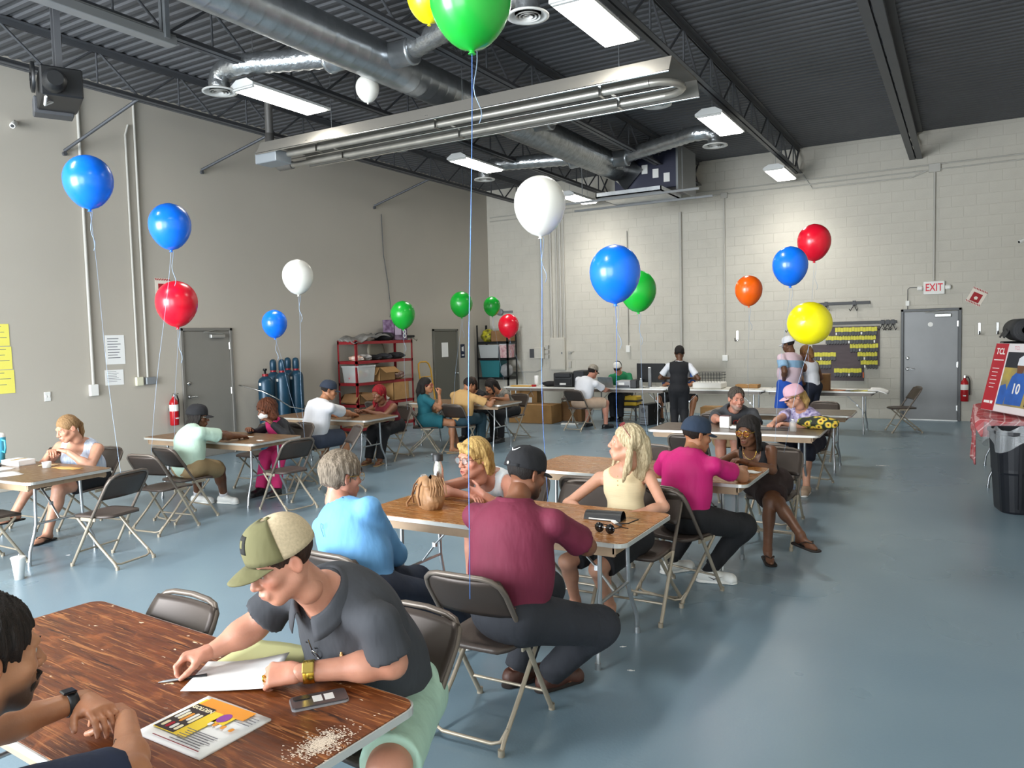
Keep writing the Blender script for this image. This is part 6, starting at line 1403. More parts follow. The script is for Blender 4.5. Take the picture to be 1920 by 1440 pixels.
    def glasses(s, m, lens=None, r=.022, wire=.0016, rx=1.15):
        g = MB(); 
        for x in (-1, 1):
            pts = [s.H(x * .033 + r * rx * math.cos(a), .107 - .006 * abs(math.cos(a)) ** 2, .0 + r * math.sin(a)) - s.o for a in [2 * PI * i / 18 for i in range(18)]]
            g.tube(pts, wire, 5, closed=True); g.tube([s.H(x * (.033 + r * rx), .1, .006) - s.o, s.H(x * .077, .075, .008) - s.o, s.H(x * .086, -.005, .008) - s.o, s.H(x * .085, -.03, -.012) - s.o], wire, 5)
        g.tube([s.H(-.012, .107, .004) - s.o, s.H(0, .111, .008) - s.o, s.H(.012, .107, .004) - s.o], wire, 5); o = g.build('glasses', m, s.obj)
        if lens:
            for x in (-1, 1): MB().lathe([(0, 0), (r, 0), (r, .0012), (0, .0012)], 18, Vector(s.H(x * .033, .104, 0) - s.o), Vector(s.Hn(0, 1, 0)), sx=rx).build('lens', lens, o)
        return o
    def collar(s, m, gap=38, open_=.0, rr=.066, hgt=.042, parent=None):
        """turned-down shirt collar"""
        cx = s.neck + s.ax * .015 + s.Fw * .008; A, R, Fw = s.ax, s.R, s.Fw; k = rr * s.s
        def f(u, v):
            a = rad(gap / 2 + (360 - gap) * u); fr = max(0, math.cos(a)); d = Fw * math.cos(a) * 1.08 + R * math.sin(a)
            if v < .4: w_ = v / .4; p = cx + d * k * (1.0 + .02 * w_) + A * (hgt * .9 * w_ - .012 - .03 * fr)
            else: w_ = (v - .4) / .6; p = cx + d * (k * 1.02 + (.034 + .012 * fr) * w_ + .004) + A * (hgt * .9 - .012 - .03 * fr - (hgt * 1.15 + .012 * fr) * w_)
            return Vector(p - s.o)
        return MB().grid(f, 30, 6, .003).build('collar', m, parent or s.obj)
    def band(s, P, d, r, w_, m, name, face=None, fm=None):
        d = unit(d); P = P - s.o
        o = MB().lathe([(r, -w_ / 2), (r + .003, -w_ / 2), (r + .003, w_ / 2), (r, w_ / 2)], 22, Vector(P), Vector(d), cap=False).build(name, m, s.obj)
        if face is not None:
            fd = unit(V3(face)); S_ = unit(np.cross(d, fd)); R3 = Matrix(((S_[0], d[0], fd[0]), (S_[1], d[1], fd[1]), (S_[2], d[2], fd[2])))
            MB().box(Vector(P + fd * (r + .005)), (.034, .036, .008), R3, .003).build('watch_face', fm or m, o)
        return o
def frame_np(d):
    d = unit(d); u = V3(0, 0, 1) if abs(d[2]) < .95 else V3(1, 0, 0); a = unit(np.cross(d, u)); return a, np.cross(a, d), d
# ------------------------------------------------------------------ the people, nearest first
N_ = dict(h=.0095, hh=.0042); Mi = dict(h=.012, hh=.0055); Fa = dict(h=.015, hh=.0068)
HB, HG, HBl, HBk = hairm('brown_hair', '#3a2417', '#1c120c'), hairm('grey_brown_hair', '#8f8170', '#4c4034'), hairm('blonde_hair', '#c9a868', '#8a6838'), hairm('black_hair', '#141110', '#241c18')
HAsh = hairm('ash_blonde_hair', '#d3c3a0', '#8f7a58'); HSan = hairm('sandy_hair', '#a5835a', '#6e5032'); HRed = hairm('red_hair', '#a01420', '#5c0a12'); HCur = hairm('auburn_hair', '#6b3a20', '#2c160c'); HDk = hairm('dark_hair', '#231812', '#120c09')
C_navy, C_char, C_blue, C_mar = cloth('navy_tee', '#1c2740'), cloth('charcoal_pique', '#393b40'), cloth('sky_blue_jersey', '#6ba6d8', .8), cloth('maroon_polo', '#6a1934', .78)
C_mint, C_jean, C_black, C_dkj = cloth('mint_cotton', '#a9c9b6'), cloth('indigo_denim', '#20293a', .85, .25, 14), cloth('black_cotton', '#16161a'), cloth('charcoal_trouser', '#26282f')
C_mag, C_yel, C_white, C_kh = cloth('magenta_polo', '#c4106e', .65), mat('yellow_rib', '#dcc9a2', .85, 0, .05, 5, .25, 8, (1, 1, 22)), cloth('white_cotton', '#dcdce0', .8, .06), cloth('khaki_cotton', '#9b8460')
L_clear = mat('clear_lens', '#e8eef0', .05, 0, alpha=.1); L_amber = mat('amber_lens', '#8a4a1c', .1, 0, alpha=.55)
M_gold = mat('gold', '#d8b64a', .25, 1)

# --- A: navy tee, left foreground
a = Person('man in navy tee with a short beard and black watch, cut by the left edge', (-1.90, .34, .53), (-1.85, .73, 1.0), (-1.815, .815, 1.172), 87, -4, 84, 92, 'tan', 1.0, sw=.19, bulk=.025, belly=.02,
           lh=(-2.13, 1.20, .845), rh=(-2.0, 1.24, .80), le=(-1, .2, -.6), rep=(-1.72, 1.07, .80), lhd=(1, -.05, -.12), lhn=(.1, -.1, -1), lcurl={'curl': (18, 28, 14), 'thumb': .2}, rhd=(-1, .1, 0), rcurl=(20, 25, 12),
           la=(-2.0, .75, .085), ra=(-1.75, .75, .085), beard=('#1a120d', .92), lip='#8d5546', hs=1.05, **N_)
sh = a.shirt(C_navy, .016, .86, boxy=.01, wr=.006, seed=3); a.trousers(C_dkj); a.shoes(M_black); a.hair(HDk, 'short', .012, .004, fringe=.066, top=.006); a.brows(HDk, .0036)
f = Field(a.H(0, .05, -.1) - .09, a.H(0, .05, -.1) + .09, .0042); f.ell(a.H(0, .066, -.104), (.026, .024, .022), a.HR, .015); f.cone(a.H(-.03, .07, -.085), a.H(-.024, .094, -.058), .008, .005, .01); f.cone(a.H(.03, .07, -.085), a.H(.024, .094, -.058), .008, .005, .01); f.cone(a.H(-.02, .1, -.056), a.H(.02, .1, -.056), .005, .005, .006)
f.ell(a.H(0, .104, -.071), (.019, .02, .0095), a.HR, .003, sub=True); f.warp(wrinkle(8, .003, 220, 1)); a.add('goatee', f, HDk)
d = a.lw - a.le; a.band(a.lw - unit(d) * .035, d, .0315, .026, M_black, 'watch', (0, -.1, 1), mat('watch_glass', '#121316', .12))
# tattoo on the near forearm: flat ink just above the skin
d = unit(a.rw - a.re); s_, u_, _ = frame_np(d); tt = MB()
for i in range(4):
    c = a.re + d * (.03 + .045 * i) - a.o; r0 = .0415 - .002 * i
    for j in range(2):
        ang0 = 1.2 + 1.1 * j + .4 * i; tt.tube([Vector(c + (s_ * math.cos(ang0 + .13 * q) + u_ * math.sin(ang0 + .13 * q)) * r0 + d * (.012 * math.sin(q * 1.3))) for q in range(9)], .0016, 4)
tt.build('tattoo', mat('tattoo_ink', '#4a4038', .7), a.obj)
chair(-1.86, .28, 92, 'folding chair of the man in the navy tee')

# --- B: charcoal polo, olive cap
b = Person('man in charcoal polo and olive mesh cap, writing at the scratched table', (-1.82, 2.16, .53), (-1.79, 1.80, 1.015), (-1.80, 1.64, 1.168), 248, -22, 264, 280, '#c08870', 1.05, sw=.2, bulk=.026, belly=.04, hunch=.07, cheek=.55,
           lh=(-1.795, 1.69, .795), rh=(-2.16, 1.66, .81), lep=(-1.57, 1.87, .80), rep=(-2.10, 1.78, .86), lhd=(-.85, -.5, -.05), lhn=(-.45, .45, -.75), lcurl={'curl': (48, 62, 30), 'thumb': .75}, rhd=(-.72, -.65, -.14), rhn=(.45, .05, -.9),
           rcurl={'curls': ((38, 50, 22), (45, 55, 28), (48, 55, 28), (45, 52, 26)), 'thumb': .8}, la=(-1.62, 1.72, .085), ra=(-1.95, 1.66, .085), lk=(.7, -.8, .9), lip='#a0665a', hs=.97, **N_)
sh = b.shirt(C_char, .015, .72, boxy=.012, wr=.007, seed=5, neckr=.064, vneck=.10); b.collar(C_char, 46, rr=.076, hgt=.05, parent=sh); b.trousers(C_mint, .008, .47, name='shorts', flare=.006); b.shoes(cloth('brown_shoe', '#4a3626')); b.hair(HB, 'short', .004, .002, fringe=.05)
M_oli = cloth('olive_canvas', '#6f6b48', .9); c_ = b.cap(mat('tan_mesh', '#c6b393', .9, 0, .2, 120), M_oli, M_oli, tilt=.0, fit=1.0, brim_len=.078, lift=.014)
b.cap_patch('cap_patch', mat('patch_black', '#22221f', .9), .085, .2, .55, 1.055); b.cap_patch('patch_mark', M_oli, .03, .3, .45, 1.06); b.brows(HG, .004)
d = b.lw - b.le; b.band(b.lw - unit(d) * .03, d, .033, .034, M_gold, 'watch', (.45, -.6, .65), mat('gold_dial', '#cdb25c', .3, .6))
MB().lathe([(.0095, -.003), (.0115, -.003), (.0115, .003), (.0095, .003)], 14, Vector(b.kn[0] - b.o + V3(-.02, -.012, -.012)), (-.8, -.5, -.3), cap=False).build('ring', M_gold, b.obj)
for i in range(2): MB().lathe([(0, 0), (.005, 0), (.004, .002)], 8, Vector(b.chest + b.Fw * (.178 - .01 * i) + b.ax * (.09 - .05 * i) - b.o), Vector(b.Fw)).build('button', M_black, sh)
lp = b.chest - b.R * .095 + b.Fw * .155 + b.ax * .02 - b.o; MB().box(Vector(lp), (.010, .005, .016)).box(Vector(lp) + Vector((0, 0, .011)), (.005, .005, .009)).build('shirt_emblem', mat('emblem_tan', '#c59a62', .7), sh)
g = MB(); gc = b.chest + b.Fw * .18 - b.ax * .01 - b.o
for q in (-1, 1): g.tube([Vector(gc + b.ax * (.03 * q) + b.R * (.012 * math.cos(t)) + b.ax * .022 * math.sin(t)) for t in [2 * PI * i / 12 for i in range(12)]], .0018, 5, closed=True)
g.tube([Vector(gc + b.ax * .055), Vector(gc + b.ax * .1 - b.Fw * .01)], .002, 5); g.build('hung_glasses', M_chrome, sh)
gp = (b.tips[1][0] + b.tips[1][4]) / 2; e = empty('pen', tuple(gp), 0, 'silver and black pen in the writing hand of the charcoal polo man', 'pen')
pv_ = Vector((gp[0] - .05, gp[1] - .045, .7425)); p0 = pv_ - e.location; p1 = p0 - p0 / p0.length * .145 + 0 * p0; p1 = p0 + (-p0).normalized() * .15
MB().tube([p0, p0.lerp(p1, .12), p0.lerp(p1, .5)], [.0012, .0045, .0052], 8).build('barrel', M_steel, e); MB().tube([p0.lerp(p1, .5), p1], .0052, 8).build('grip', M_black, e)
chair(-1.84, 2.10, 263, 'folding chair of the man in the charcoal polo')

# --- C: light blue jersey
c = Person('grey-haired man in light blue long-sleeved jersey with wire glasses', (-2.72, 3.06, .53), (-2.89, 3.07, .945), (-2.945, 3.14, 1.09), 74, -6, 84, 70, 'pink', 1.0, sw=.2, bulk=.02, belly=.03, lh=(-3.0, 3.42, .70), rh=(-2.95, 3.45, .66), rep=(-2.72, 3.30, .64), lep=(-3.12, 3.25, .66),
           la=(-2.75, 3.75, .085), ra=(-2.5, 3.72, .085), rk=(.2, .7, 1), hs=1.03, cheek=.3, **Mi)
sh = c.shirt(C_blue, .016, longs=True, boxy=.015, wr=.009, seed=7, neckr=.07, hem=-.03); c.trousers(C_jean); c.shoes(M_black, M_white)
lg = c.chest - c.Fw * .155 + c.ax * .03 - c.R * .0 - c.o; MB().tube([Vector(lg + c.ax * .0 - c.ax * .04), Vector(lg + c.ax * .01), Vector(lg + c.ax * .03 + c.R * .012), Vector(lg + c.ax * .02 + c.R * .025), Vector(lg + c.ax * .0 + c.R * .014)], .002, 5).build('back_emblem', mat('print_teal', '#4f86ad', .8), sh)
c.hair(HG, 'short', .02, .005, fringe=.05, low=-.075, top=.004, back=1); c.glasses(M_gold, L_clear)
chair(-2.72, 3.02, 88, 'folding chair of the man in the light blue jersey')

# --- D: blonde woman with glasses
d_ = Person('blonde woman in white sleeveless top with glasses, leaning on the golden table', (-2.86, 4.83, .52), (-2.89, 4.54, .86), (-2.90, 4.39, 1.005), 254, -2, 266, 268, 'pink', .95, sw=.165, bust=.012, bulk=.012, cheek=.35, open_mouth=.7,
            rh=(-2.84, 4.20, .79), rep=(-3.12, 4.24, .80), lh=(-2.72, 4.22, .80), le=(.7, .2, -.9), lhd=(-.85, -.1, .12), lhn=(-.3, .6, .2), lcurl={'curl': (22, 35, 20), 'thumb': .4}, rhd=(1, -.2, 0), lip='#b3474c', hs=1.1, **Mi)
sh = d_.shirt(mat('pale_print_top', '#cfd8de', .85, 0, .35, 16, c2='#f0f0f0'), .012, tank=.075, name='top', seed=9); d_.trousers(C_kh, to=.46, name='shorts'); d_.shoes(M_black, kind='flip')
d_.hair(HBl, 'long', .014, .004, fringe=.046, strands=[([(.075, -.01, .05), (.09, -.02, -.03), (.085, -.03, -.1), (.07, -.04, -.15)], (.02, .022, .02, .008)), ([(-.075, -.01, .05), (-.086, -.03, -.03), (-.08, -.04, -.1)], (.018, .02, .006)), ([(0, -.1, .0), (.0, -.11, -.08), (0, -.1, -.14)], (.05, .05, .02)), ([(.05, .065, .085), (0, .082, .075), (-.05, .075, .055), (-.075, .045, .03)], (.018, .022, .02, .012)), ([(.05, -.09, -.02), (.055, -.1, -.13)], (.04, .015))])
d_.glasses(mat('brown_frame', '#5a3a2a', .3), L_clear, .021, .002, 1.25); d_.brows(HBl, .0035)
chair(-2.86, 4.80, 270, 'folding chair of the blonde woman with glasses')

# --- E: maroon polo, black cap
e_ = Person('man in maroon polo and black cap, seen from behind at the golden table', (-1.84, 3.06, .53), (-1.85, 3.14, 1.03), (-1.875, 3.31, 1.15), 72, -14, 93, 70, 'brown', 1.05, sw=.2, bulk=.022, belly=.02, hunch=.05, lh=(-2.02, 3.66, .79), rh=(-1.74, 3.60, .785), rep=(-1.585, 3.38, .80), lep=(-2.11, 3.36, .80),
            la=(-2.02, 3.42, .085), ra=(-1.84, 3.45, .085), rk=(1.2, .45, .7), lk=(.25, 1, .7), lfoot=60, rfoot=60, beard=('#1d130e', .8), **Mi)
sh = e_.shirt(C_mar, .015, .80, boxy=.016, wr=.008, seed=13, neckr=.07, hem=-.01); e_.collar(C_mar, 40, rr=.073, hgt=.045, parent=sh); e_.trousers(C_dkj, .014); e_.shoes(cloth('brown_leather_shoe', '#4b2a1e', .5), cloth('dark_sole', '#1f1612'))
f = Field(e_.hip - .26, e_.hip + .26, .008); Bp = np.stack([e_.Rp, fwd(e_.pyaw), V3(0, 0, 1)], 1); f.ell(e_.hip + V3(0, 0, .02), (.205, .165, .14), Bp, .01); f.cut(e_.hip + e_.ax * .062, e_.ax); f.cut(e_.hip + e_.ax * .03, -e_.ax); e_.add('belt', f, cloth('belt_leather', '#6b2d1e', .5))
e_.hair(HBk, 'fade', .003, .001, fringe=.05, amp2=.002); c_ = e_.cap(C_black, C_black, tilt=-.06, brim_len=.07, fit=1.02)
bk = e_.cap_pt(PI, .1); e_.cap_patch('strap_opening', HBk, .17, .06, .34, 1.012, .5); e_.cap_patch('back_strap', C_black, .2, 0.0, .07, 1.03, .5)
MB().lathe([(0, 0), (.008, 0), (.008, .003)], 12, bk + Vector(e_.Hn(0, -.008, -.008)), Vector(e_.Hn(0, -1, 0))).build('strap_buckle', M_chrome, c_)
lg = e_.cap_pt(PI, .52); MB().tube([lg + Vector(e_.Hn(-.026, -.004, .006)), lg + Vector(e_.Hn(-.013, -.008, -.006)), lg + Vector(e_.Hn(.002, -.008, -.002)), lg + Vector(e_.Hn(.03, -.003, .012))], [.001, .0055, .0045, .001], 6, flat=.6).build('swoosh_emblem', M_white, c_)
chair(-1.93, 3.03, 92, 'folding chair of the man in the maroon polo')

# --- F: yellow tank top
f_ = Person('woman in pale yellow ribbed tank top with long blonde hair, looking aside', (-1.88, 4.62, .52), (-1.945, 4.74, .955), (-1.885, 4.66, 1.125), 204, 8, 274, 268, 'fair', .95, sw=.175, thin=.016, hunch=.0, cheek=.2, la=(-1.95, 4.5, .085), ra=(-2.2, 4.5, .085),
            rh=(-2.08, 4.42, .70), lh=(-1.76, 4.40, .72), re=(-1.3, -.3, -.7), le=(1.1, -.4, -.8), lip='#b8706a', hs=1.0, **Mi)
sh = f_.shirt(C_yel, .010, tank=.085, name='tank_top', wr=.003, seed=15); f_.trousers(C_black, to=.42, name='shorts'); f_.shoes(M_black, kind='flip')
for i in range(3): MB().lathe([(0, 0), (.005, 0), (.004, .002)], 8, Vector(f_.chest + f_.Fw * .142 + f_.ax * (.04 - .028 * i) - f_.o), Vector(f_.Fw)).build('button', mat('button_tan', '#b9a06a', .5), sh)
f_.hair(HAsh, 'long', .010, .004, fringe=.048, freq=70, strands=[([(.07, 0, .06), (.085, .0, -.02), (.088, .01, -.1), (.095, .03, -.19), (.1, .05, -.26)], (.018, .024, .026, .026, .01)), ([(.06, .04, .085), (.08, .045, .0), (.085, .05, -.08), (.09, .07, -.17)], (.012, .014, .016, .008)), ([(-.075, -.02, .05), (-.085, -.02, -.05), (-.085, -.02, -.15), (-.08, 0, -.24)], (.018, .022, .024, .01)), ([(0, -.1, .02), (.01, -.115, -.08), (.02, -.105, -.2), (.03, -.09, -.27)], (.05, .055, .05, .02)), ([(.06, -.06, 0), (.075, -.06, -.12), (.085, -.04, -.25)], (.035, .04, .02))])
f_.brows(HAsh, .003)
g = MB()
for x in (-1, 1): g.tube([f_.H(x * .035 + .026 * math.cos(t), .045 + .016 * math.sin(t), .118 - .01 * math.sin(t)) - f_.o for t in [2 * PI * i / 12 for i in range(12)]], .003, 5, closed=True); g.tube([f_.H(x * .062, .045, .115) - f_.o, f_.H(x * .088, -.01, .055) - f_.o, f_.H(x * .088, -.03, .02) - f_.o], .0028, 5)
g.build('raised_sunglasses', cloth('red_frame', '#7d1a20', .3), f_.obj)
chair(-1.82, 4.72, 270, 'folding chair of the woman in the yellow tank top')

# --- G: magenta polo, navy cap
g_ = Person('man in magenta polo and faded navy cap with white sneakers', (-1.70, 5.27, .53), (-1.675, 5.32, .98), (-1.66, 5.44, 1.09), 48, -10, 74, 62, 'tan', 1.0, sw=.195, bulk=.015, hunch=.045, rh=(-1.44, 5.86, .785), lh=(-1.85, 5.78, .785), rep=(-1.37, 5.58, .78), le=(-1, .2, -.8),
            ra=(-1.60, 5.50, .085), la=(-1.92, 5.60, .085), rk=(.9, .5, .8), rfoot=12, lfoot=50, **Mi)
sh = g_.shirt(C_mag, .014, .62, boxy=.012, wr=.007, seed=17, neckr=.066, hem=-.02); g_.collar(C_mag, 40, rr=.069, hgt=.04, parent=sh); g_.trousers(C_black, .014, .95, flare=-.004); g_.shoes(mat('white_sneaker', '#e6e6e2', .5), M_white, socks=C_black)
sw_ = g_.ra - g_.o + V3(.06, -.047, -.03); MB().tube([Vector(sw_ + V3(-.05, -.004, .0)), Vector(sw_ + V3(-.01, -.006, -.014)), Vector(sw_ + V3(.06, -.002, .014))], [.002, .007, .001], 6, flat=.5).build('shoe_swoosh', M_black, g_.obj)
g_.hair(HDk, 'fade', .003, .001, fringe=.05); g_.cap(cloth('faded_navy', '#2c3a4e', .9, .2), None, tilt=-.04, brim_len=.068); g_.brows(HDk, .004)
chair(-1.72, 5.2, 74, 'folding chair of the man in the magenta polo')

# --- H: black top, locs
h_ = Person('woman in black strappy top with braids and amber glasses, legs crossed', (-1.46, 6.78, .52), (-1.55, 6.62, .855), (-1.545, 6.49, 1.0), 256, -8, 266, 282, 'deep', .93, sw=.165, bust=.006, rh=(-1.75, 6.22, .775), lh=(-1.50, 6.25, .775), re=(-1, -.2, -.7), le=(1, -.1, -.8),
            la=(-1.34, 6.24, .085), ra=(-1.06, 6.08, .27), rk=(.55, -.6, 1.4), lk=(0, -.8, .8), rfoot=318, lfoot=292, lip='#7a3e34', open_mouth=.3, eye='#1c120c', **Mi)
h_.shirt(C_black, .010, tank=.12, name='top', wr=.003, seed=19); h_.skirt(cloth('dark_brown_skirt', '#2c1c1a'), .72); h_.shoes(cloth('brown_black_rubber', '#1d1512', .7), kind='flip')
r_ = random.Random(4); st = []
for i in range(26):
    an = rad(20 + 320 * i / 25); x, y = .085 * math.sin(an), .01 + .09 * math.cos(an)
    if y > .055: continue
    L_ = .11 + .05 * r_.random(); st.append(([(x * .9, y * .9, .05), (x * 1.05, y * 1.05 - .01, -.03), (x * 1.12 + .01 * r_.random(), y * 1.1 - .012, -.03 - L_)], (.013, .0105, .007)))
h_.hair(HBk, 'long', .012, .003, fringe=.05, strands=st); h_.glasses(M_gold, L_amber, .023, .0018, 1.2); h_.brows(HBk, .0035)
MB().tube([Vector(h_.neck - h_.o + h_.R * (.06 * math.sin(t)) + h_.Fw * (.055 + .055 * math.cos(t)) - h_.ax * (.07 * max(0, math.cos(t)) + .005) + h_.ax * .01) for t in [2 * PI * i / 20 for i in range(20)]], .0016, 5, closed=True).build('necklace', M_gold, h_.obj)
for x in (-1, 1): MB().tube([h_.H(x * .082, -.012, -.04) - h_.o, h_.H(x * .083, -.01, -.06) - h_.o], .006, 6).build('earring', M_white, h_.obj)
chair(-1.42, 6.8, 268, 'folding chair of the woman in the black top')

# --- I, J: table with the sunflower bag
i_ = Person('grey-haired man in dark grey tee with red lettering, holding a white box', (-2.42, 9.62, .52), (-2.42, 9.42, .875), (-2.345, 9.28, 1.02), 304, -6, 278, 270, 'pink', 1.05, sw=.21, bulk=.03, belly=.02, rh=(-2.45, 8.86, .81), lh=(-2.15, 9.0, .785), re=(-1, .2, -.9), rhd=(.5, -.55, .1), rhn=(.6, -.3, -.3), rcurl=(40, 45, 20),
            beard=('#8d857c', .7), hs=1.06, cheek=.25, h=.013, hh=.006)
sh = i_.shirt(cloth('dark_grey_tee', '#3d3f43'), .015, .72, boxy=.012, wr=.006, seed=21); i_.trousers(C_kh, to=.48, name='shorts'); i_.shoes(M_black); i_.hair(hairm('salt_pepper_hair', '#5b5249', '#2b2622'), 'short', .010, .006, fringe=.082, top=.006, freq=40); i_.brows(HB, .0045)
Rt = Matrix(np.stack([-i_.R, i_.ax, i_.Fw], 1).tolist()); o_ = text('chest_lettering', 'GT', .1, Vector(i_.chest + i_.Fw * .165 + i_.ax * .015 - i_.R * .06 - i_.o), Rt.to_euler(), mat('print_red2', '#a8322e', .7), sh, .004)
chair(-2.42, 9.62, 270, 'folding chair of the man in the dark grey tee')
j_ = Person('woman in pink cap, dark glasses and purple floral tee', (-1.58, 9.52, .52), (-1.615, 9.36, .91), (-1.685, 9.23, 1.065), 214, -18, 244, 262, 'fair', .97, sw=.175, bulk=.015, bust=.015, rh=(-1.86, 8.95, .775), lh=(-1.68, 8.92, .775), re=(-1, 0, -.6), le=(1, -.3, -.7), la=(-1.50, 8.95, .085), ra=(-1.80, 9.06, .085), cheek=.3, h=.013, hh=.006)
j_.shirt(mat('purple_floral', '#c9bfd6', .85, 0, .8, 26, c2='#4d3f86'), .014, .62, wr=.005, seed=23); j_.trousers(cloth('dark_navy_cotton', '#161a2a'), .024, to=.62, name='capri_trousers'); j_.shoes(cloth('tan_shoe', '#b59c86'), M_white)
j_.hair(HBl, 'long', .009, .004, fringe=.05, strands=[([(.06, -.06, .02), (.075, -.07, -.06), (.09, -.05, -.14), (.08, -.02, -.2)], (.035, .04, .035, .012)), ([(0, -.1, .0), (.02, -.12, -.1), (.03, -.1, -.2)], (.05, .05, .02)), ([(.08, .0, .0), (.09, -.01, -.09)], (.018, .01))])
j_.cap(cloth('pink_cotton', '#dfb2c0', .9), None, tilt=-.05, brim_len=.075, fit=1.05); j_.glasses(M_black, mat('smoke_lens', '', 0), .021, .003, 1.25)
chair(-1.58, 9.52, 256, 'folding chair of the woman in the pink cap')

# --- left side tables
q_ = Person('woman with a blonde ponytail in pale striped tank top at the tumbler table', (-7.62, 4.50, .53), (-7.48, 4.30, .90), (-7.40, 4.17, 1.06), 266, -20, 296, 282, 'fair', .98, sw=.19, bulk=.03, bust=.015, cheek=.3, lh=(-7.34, 4.13, .84), rh=(-7.52, 4.06, .84), le=(1, -.1, -.9), re=(-1, .2, -.9), lhd=(-.8, -.3, .25), rhd=(.8, -.3, .2), lcurl=(45, 45, 20), rcurl=(45, 45, 20),
            la=(-7.5, 3.98, .085), ra=(-7.86, 3.88, .26), rk=(-.2, -.8, 1.1), h=.0125, hh=.0058)
q_.shirt(mat('pale_stripe', '#d5dbe6', .85, 0, .5, 12, .2, 30, (6, 6, 1), c2='#9fb2cf'), .012, tank=.095, name='tank_top', seed=25); q_.trousers(C_black, to=.34, name='shorts'); q_.shoes(M_black, kind='flip')
q_.hair(HSan, 'short', .006, .002, fringe=.05, strands=[([(0, -.1, .03), (.02, -.13, -.02), (.03, -.12, -.1), (.03, -.1, -.16)], (.03, .026, .024, .008))]); q_.brows(HBl, .003)
chair(-7.62, 4.48, 278, 'folding chair of the ponytailed woman')
r2 = Person('man in mint tee, black cap and khaki shorts with locs', (-7.12, 5.27, .53), (-7.20, 5.40, .90), (-7.26, 5.52, 1.035), 44, -6, 72, 90, 'deep', 1.02, sw=.195, bulk=.02, hunch=.05, rh=(-7.04, 5.88, .785), lh=(-7.35, 5.82, .785), re=(1.2, .1, -.8), le=(-1, .3, -.8), la=(-7.62, 5.74, .085), ra=(-7.32, 5.86, .085), rk=(.1, 1, .8), lk=(-.4, .9, .9), lfoot=20, rfoot=10, h=.0135, hh=.006)
r2.shirt(cloth('pale_mint_tee', '#b9d3c1'), .02, .78, boxy=.012, wr=.008, seed=27, hem=-.02); r2.trousers(C_kh, .010, .46, name='shorts'); r2.shoes(mat('white_sneaker', '', 0), M_white, socks=C_white)
st = [([(.09 * math.sin(rad(an)), .02 + .085 * math.cos(rad(an)), .02), (.1 * math.sin(rad(an)), .0 + .1 * math.cos(rad(an)), -.06), (.1 * math.sin(rad(an)), -.02 + .11 * math.cos(rad(an)), -.13)], (.014, .013, .008)) for an in range(80, 285, 16)]
r2.hair(HBk, 'long', .006, .003, fringe=.05, strands=st); r2.cap(C_black, None, tilt=-.03, brim_len=.07, fit=1.04); r2.glasses(M_chrome, L_clear, .02, .0022)
chair(-7.08, 5.2, 86, 'folding chair of the man in the mint tee')
s2 = Person('woman with big auburn curls, face mask, black jacket and pink trousers', (-7.33, 6.90, .52), (-7.41, 6.73, .855), (-7.41, 6.62, 1.0), 256, -8, 262, 282, 'brown', .93, sw=.165, rh=(-7.42, 6.36, .785), lh=(-7.2, 6.5, .86), re=(-1, -.1, -.9), le=(1, .1, -.9), lhd=(-.6, -.3, .5), la=(-7.08, 6.42, .085), ra=(-7.28, 6.36, .085), h=.0135, hh=.006)
s2.shirt(cloth('black_jacket', '#1d1d22', .75), .018, longs=True, wr=.008, seed=29, name='jacket'); s2.trousers(cloth('hot_pink_cotton', '#c22867'), .016); s2.shoes(M_black)
f = Field(s2.chest - .25, s2.neck + .25, .01); f.ell(s2.chest + s2.Fw * .05, (.075, .115, .19), np.stack([s2.R, s2.Fw, s2.ax], 1), .02); f.cone(s2.neck - s2.R * .07, s2.neck + s2.R * .07 + s2.Fw * .02, .05, .05, .03); f.cone(s2.neck, s2.H(0, 0, 0), .055, .055, 0, sub=True); s2.add('pink_top', f, cloth('hot_pink_cotton', '', 0))
s2.hair(HCur, 'long', .034, .004, fringe=.045, amp2=.022, strands=[([(.06, -.04, .0), (.085, -.04, -.09)], (.06, .045)), ([(-.06, -.04, .0), (-.085, -.04, -.09)], (.06, .045)), ([(0, -.08, 0), (0, -.09, -.1)], (.07, .05))])
f = Field(s2.H(0, .06, -.05) - .1, s2.H(0, .06, -.05) + .1, .005); f.ell(s2.H(0, .045, -.055), (.068, .072, .055), s2.HR, .01); f.cut(s2.H(0, .03, 0), -s2.Hn(0, 1, 0)); f.cut(s2.H(0, .1, -.018), s2.Hn(0, -.15, 1)); s2.add('face_mask', f, M_white)
chair(-7.34, 6.9, 268, 'folding chair of the curly-haired woman')
t2 = Person('man in white polo and navy cap at the brown table by the gas cylinders', (-7.45, 7.42, .53), (-7.39, 7.56, 1.03), (-7.40, 7.70, 1.165), 56, -14, 78, 92, 'tan', 1.05, sw=.205, bulk=.025, hunch=.05, rh=(-7.42, 8.2, .785), lh=(-7.72, 8.05, .785), re=(1.2, .3, -.8), le=(-1, .1, -.8), ra=(-7.3, 7.95, .085), la=(-7.75, 7.92, .085), h=.0145, hh=.0065)
sh = t2.shirt(C_white, .017, .72, boxy=.012, wr=.007, seed=31, hem=-.02); t2.collar(C_white, 40, rr=.07, hgt=.04, parent=sh); t2.trousers(cloth('slate_shorts', '#3b4354'), .018, .45, name='shorts'); t2.shoes(cloth('brown_shoe', '', 0)); t2.hair(HBk, 'fade', .003, 0, fringe=.05); t2.cap(cloth('dark_navy_cap', '#232c3c'), None, tilt=-.04, fit=1.03)
chair(-7.48, 7.38, 80, 'folding chair of the man in the white polo')
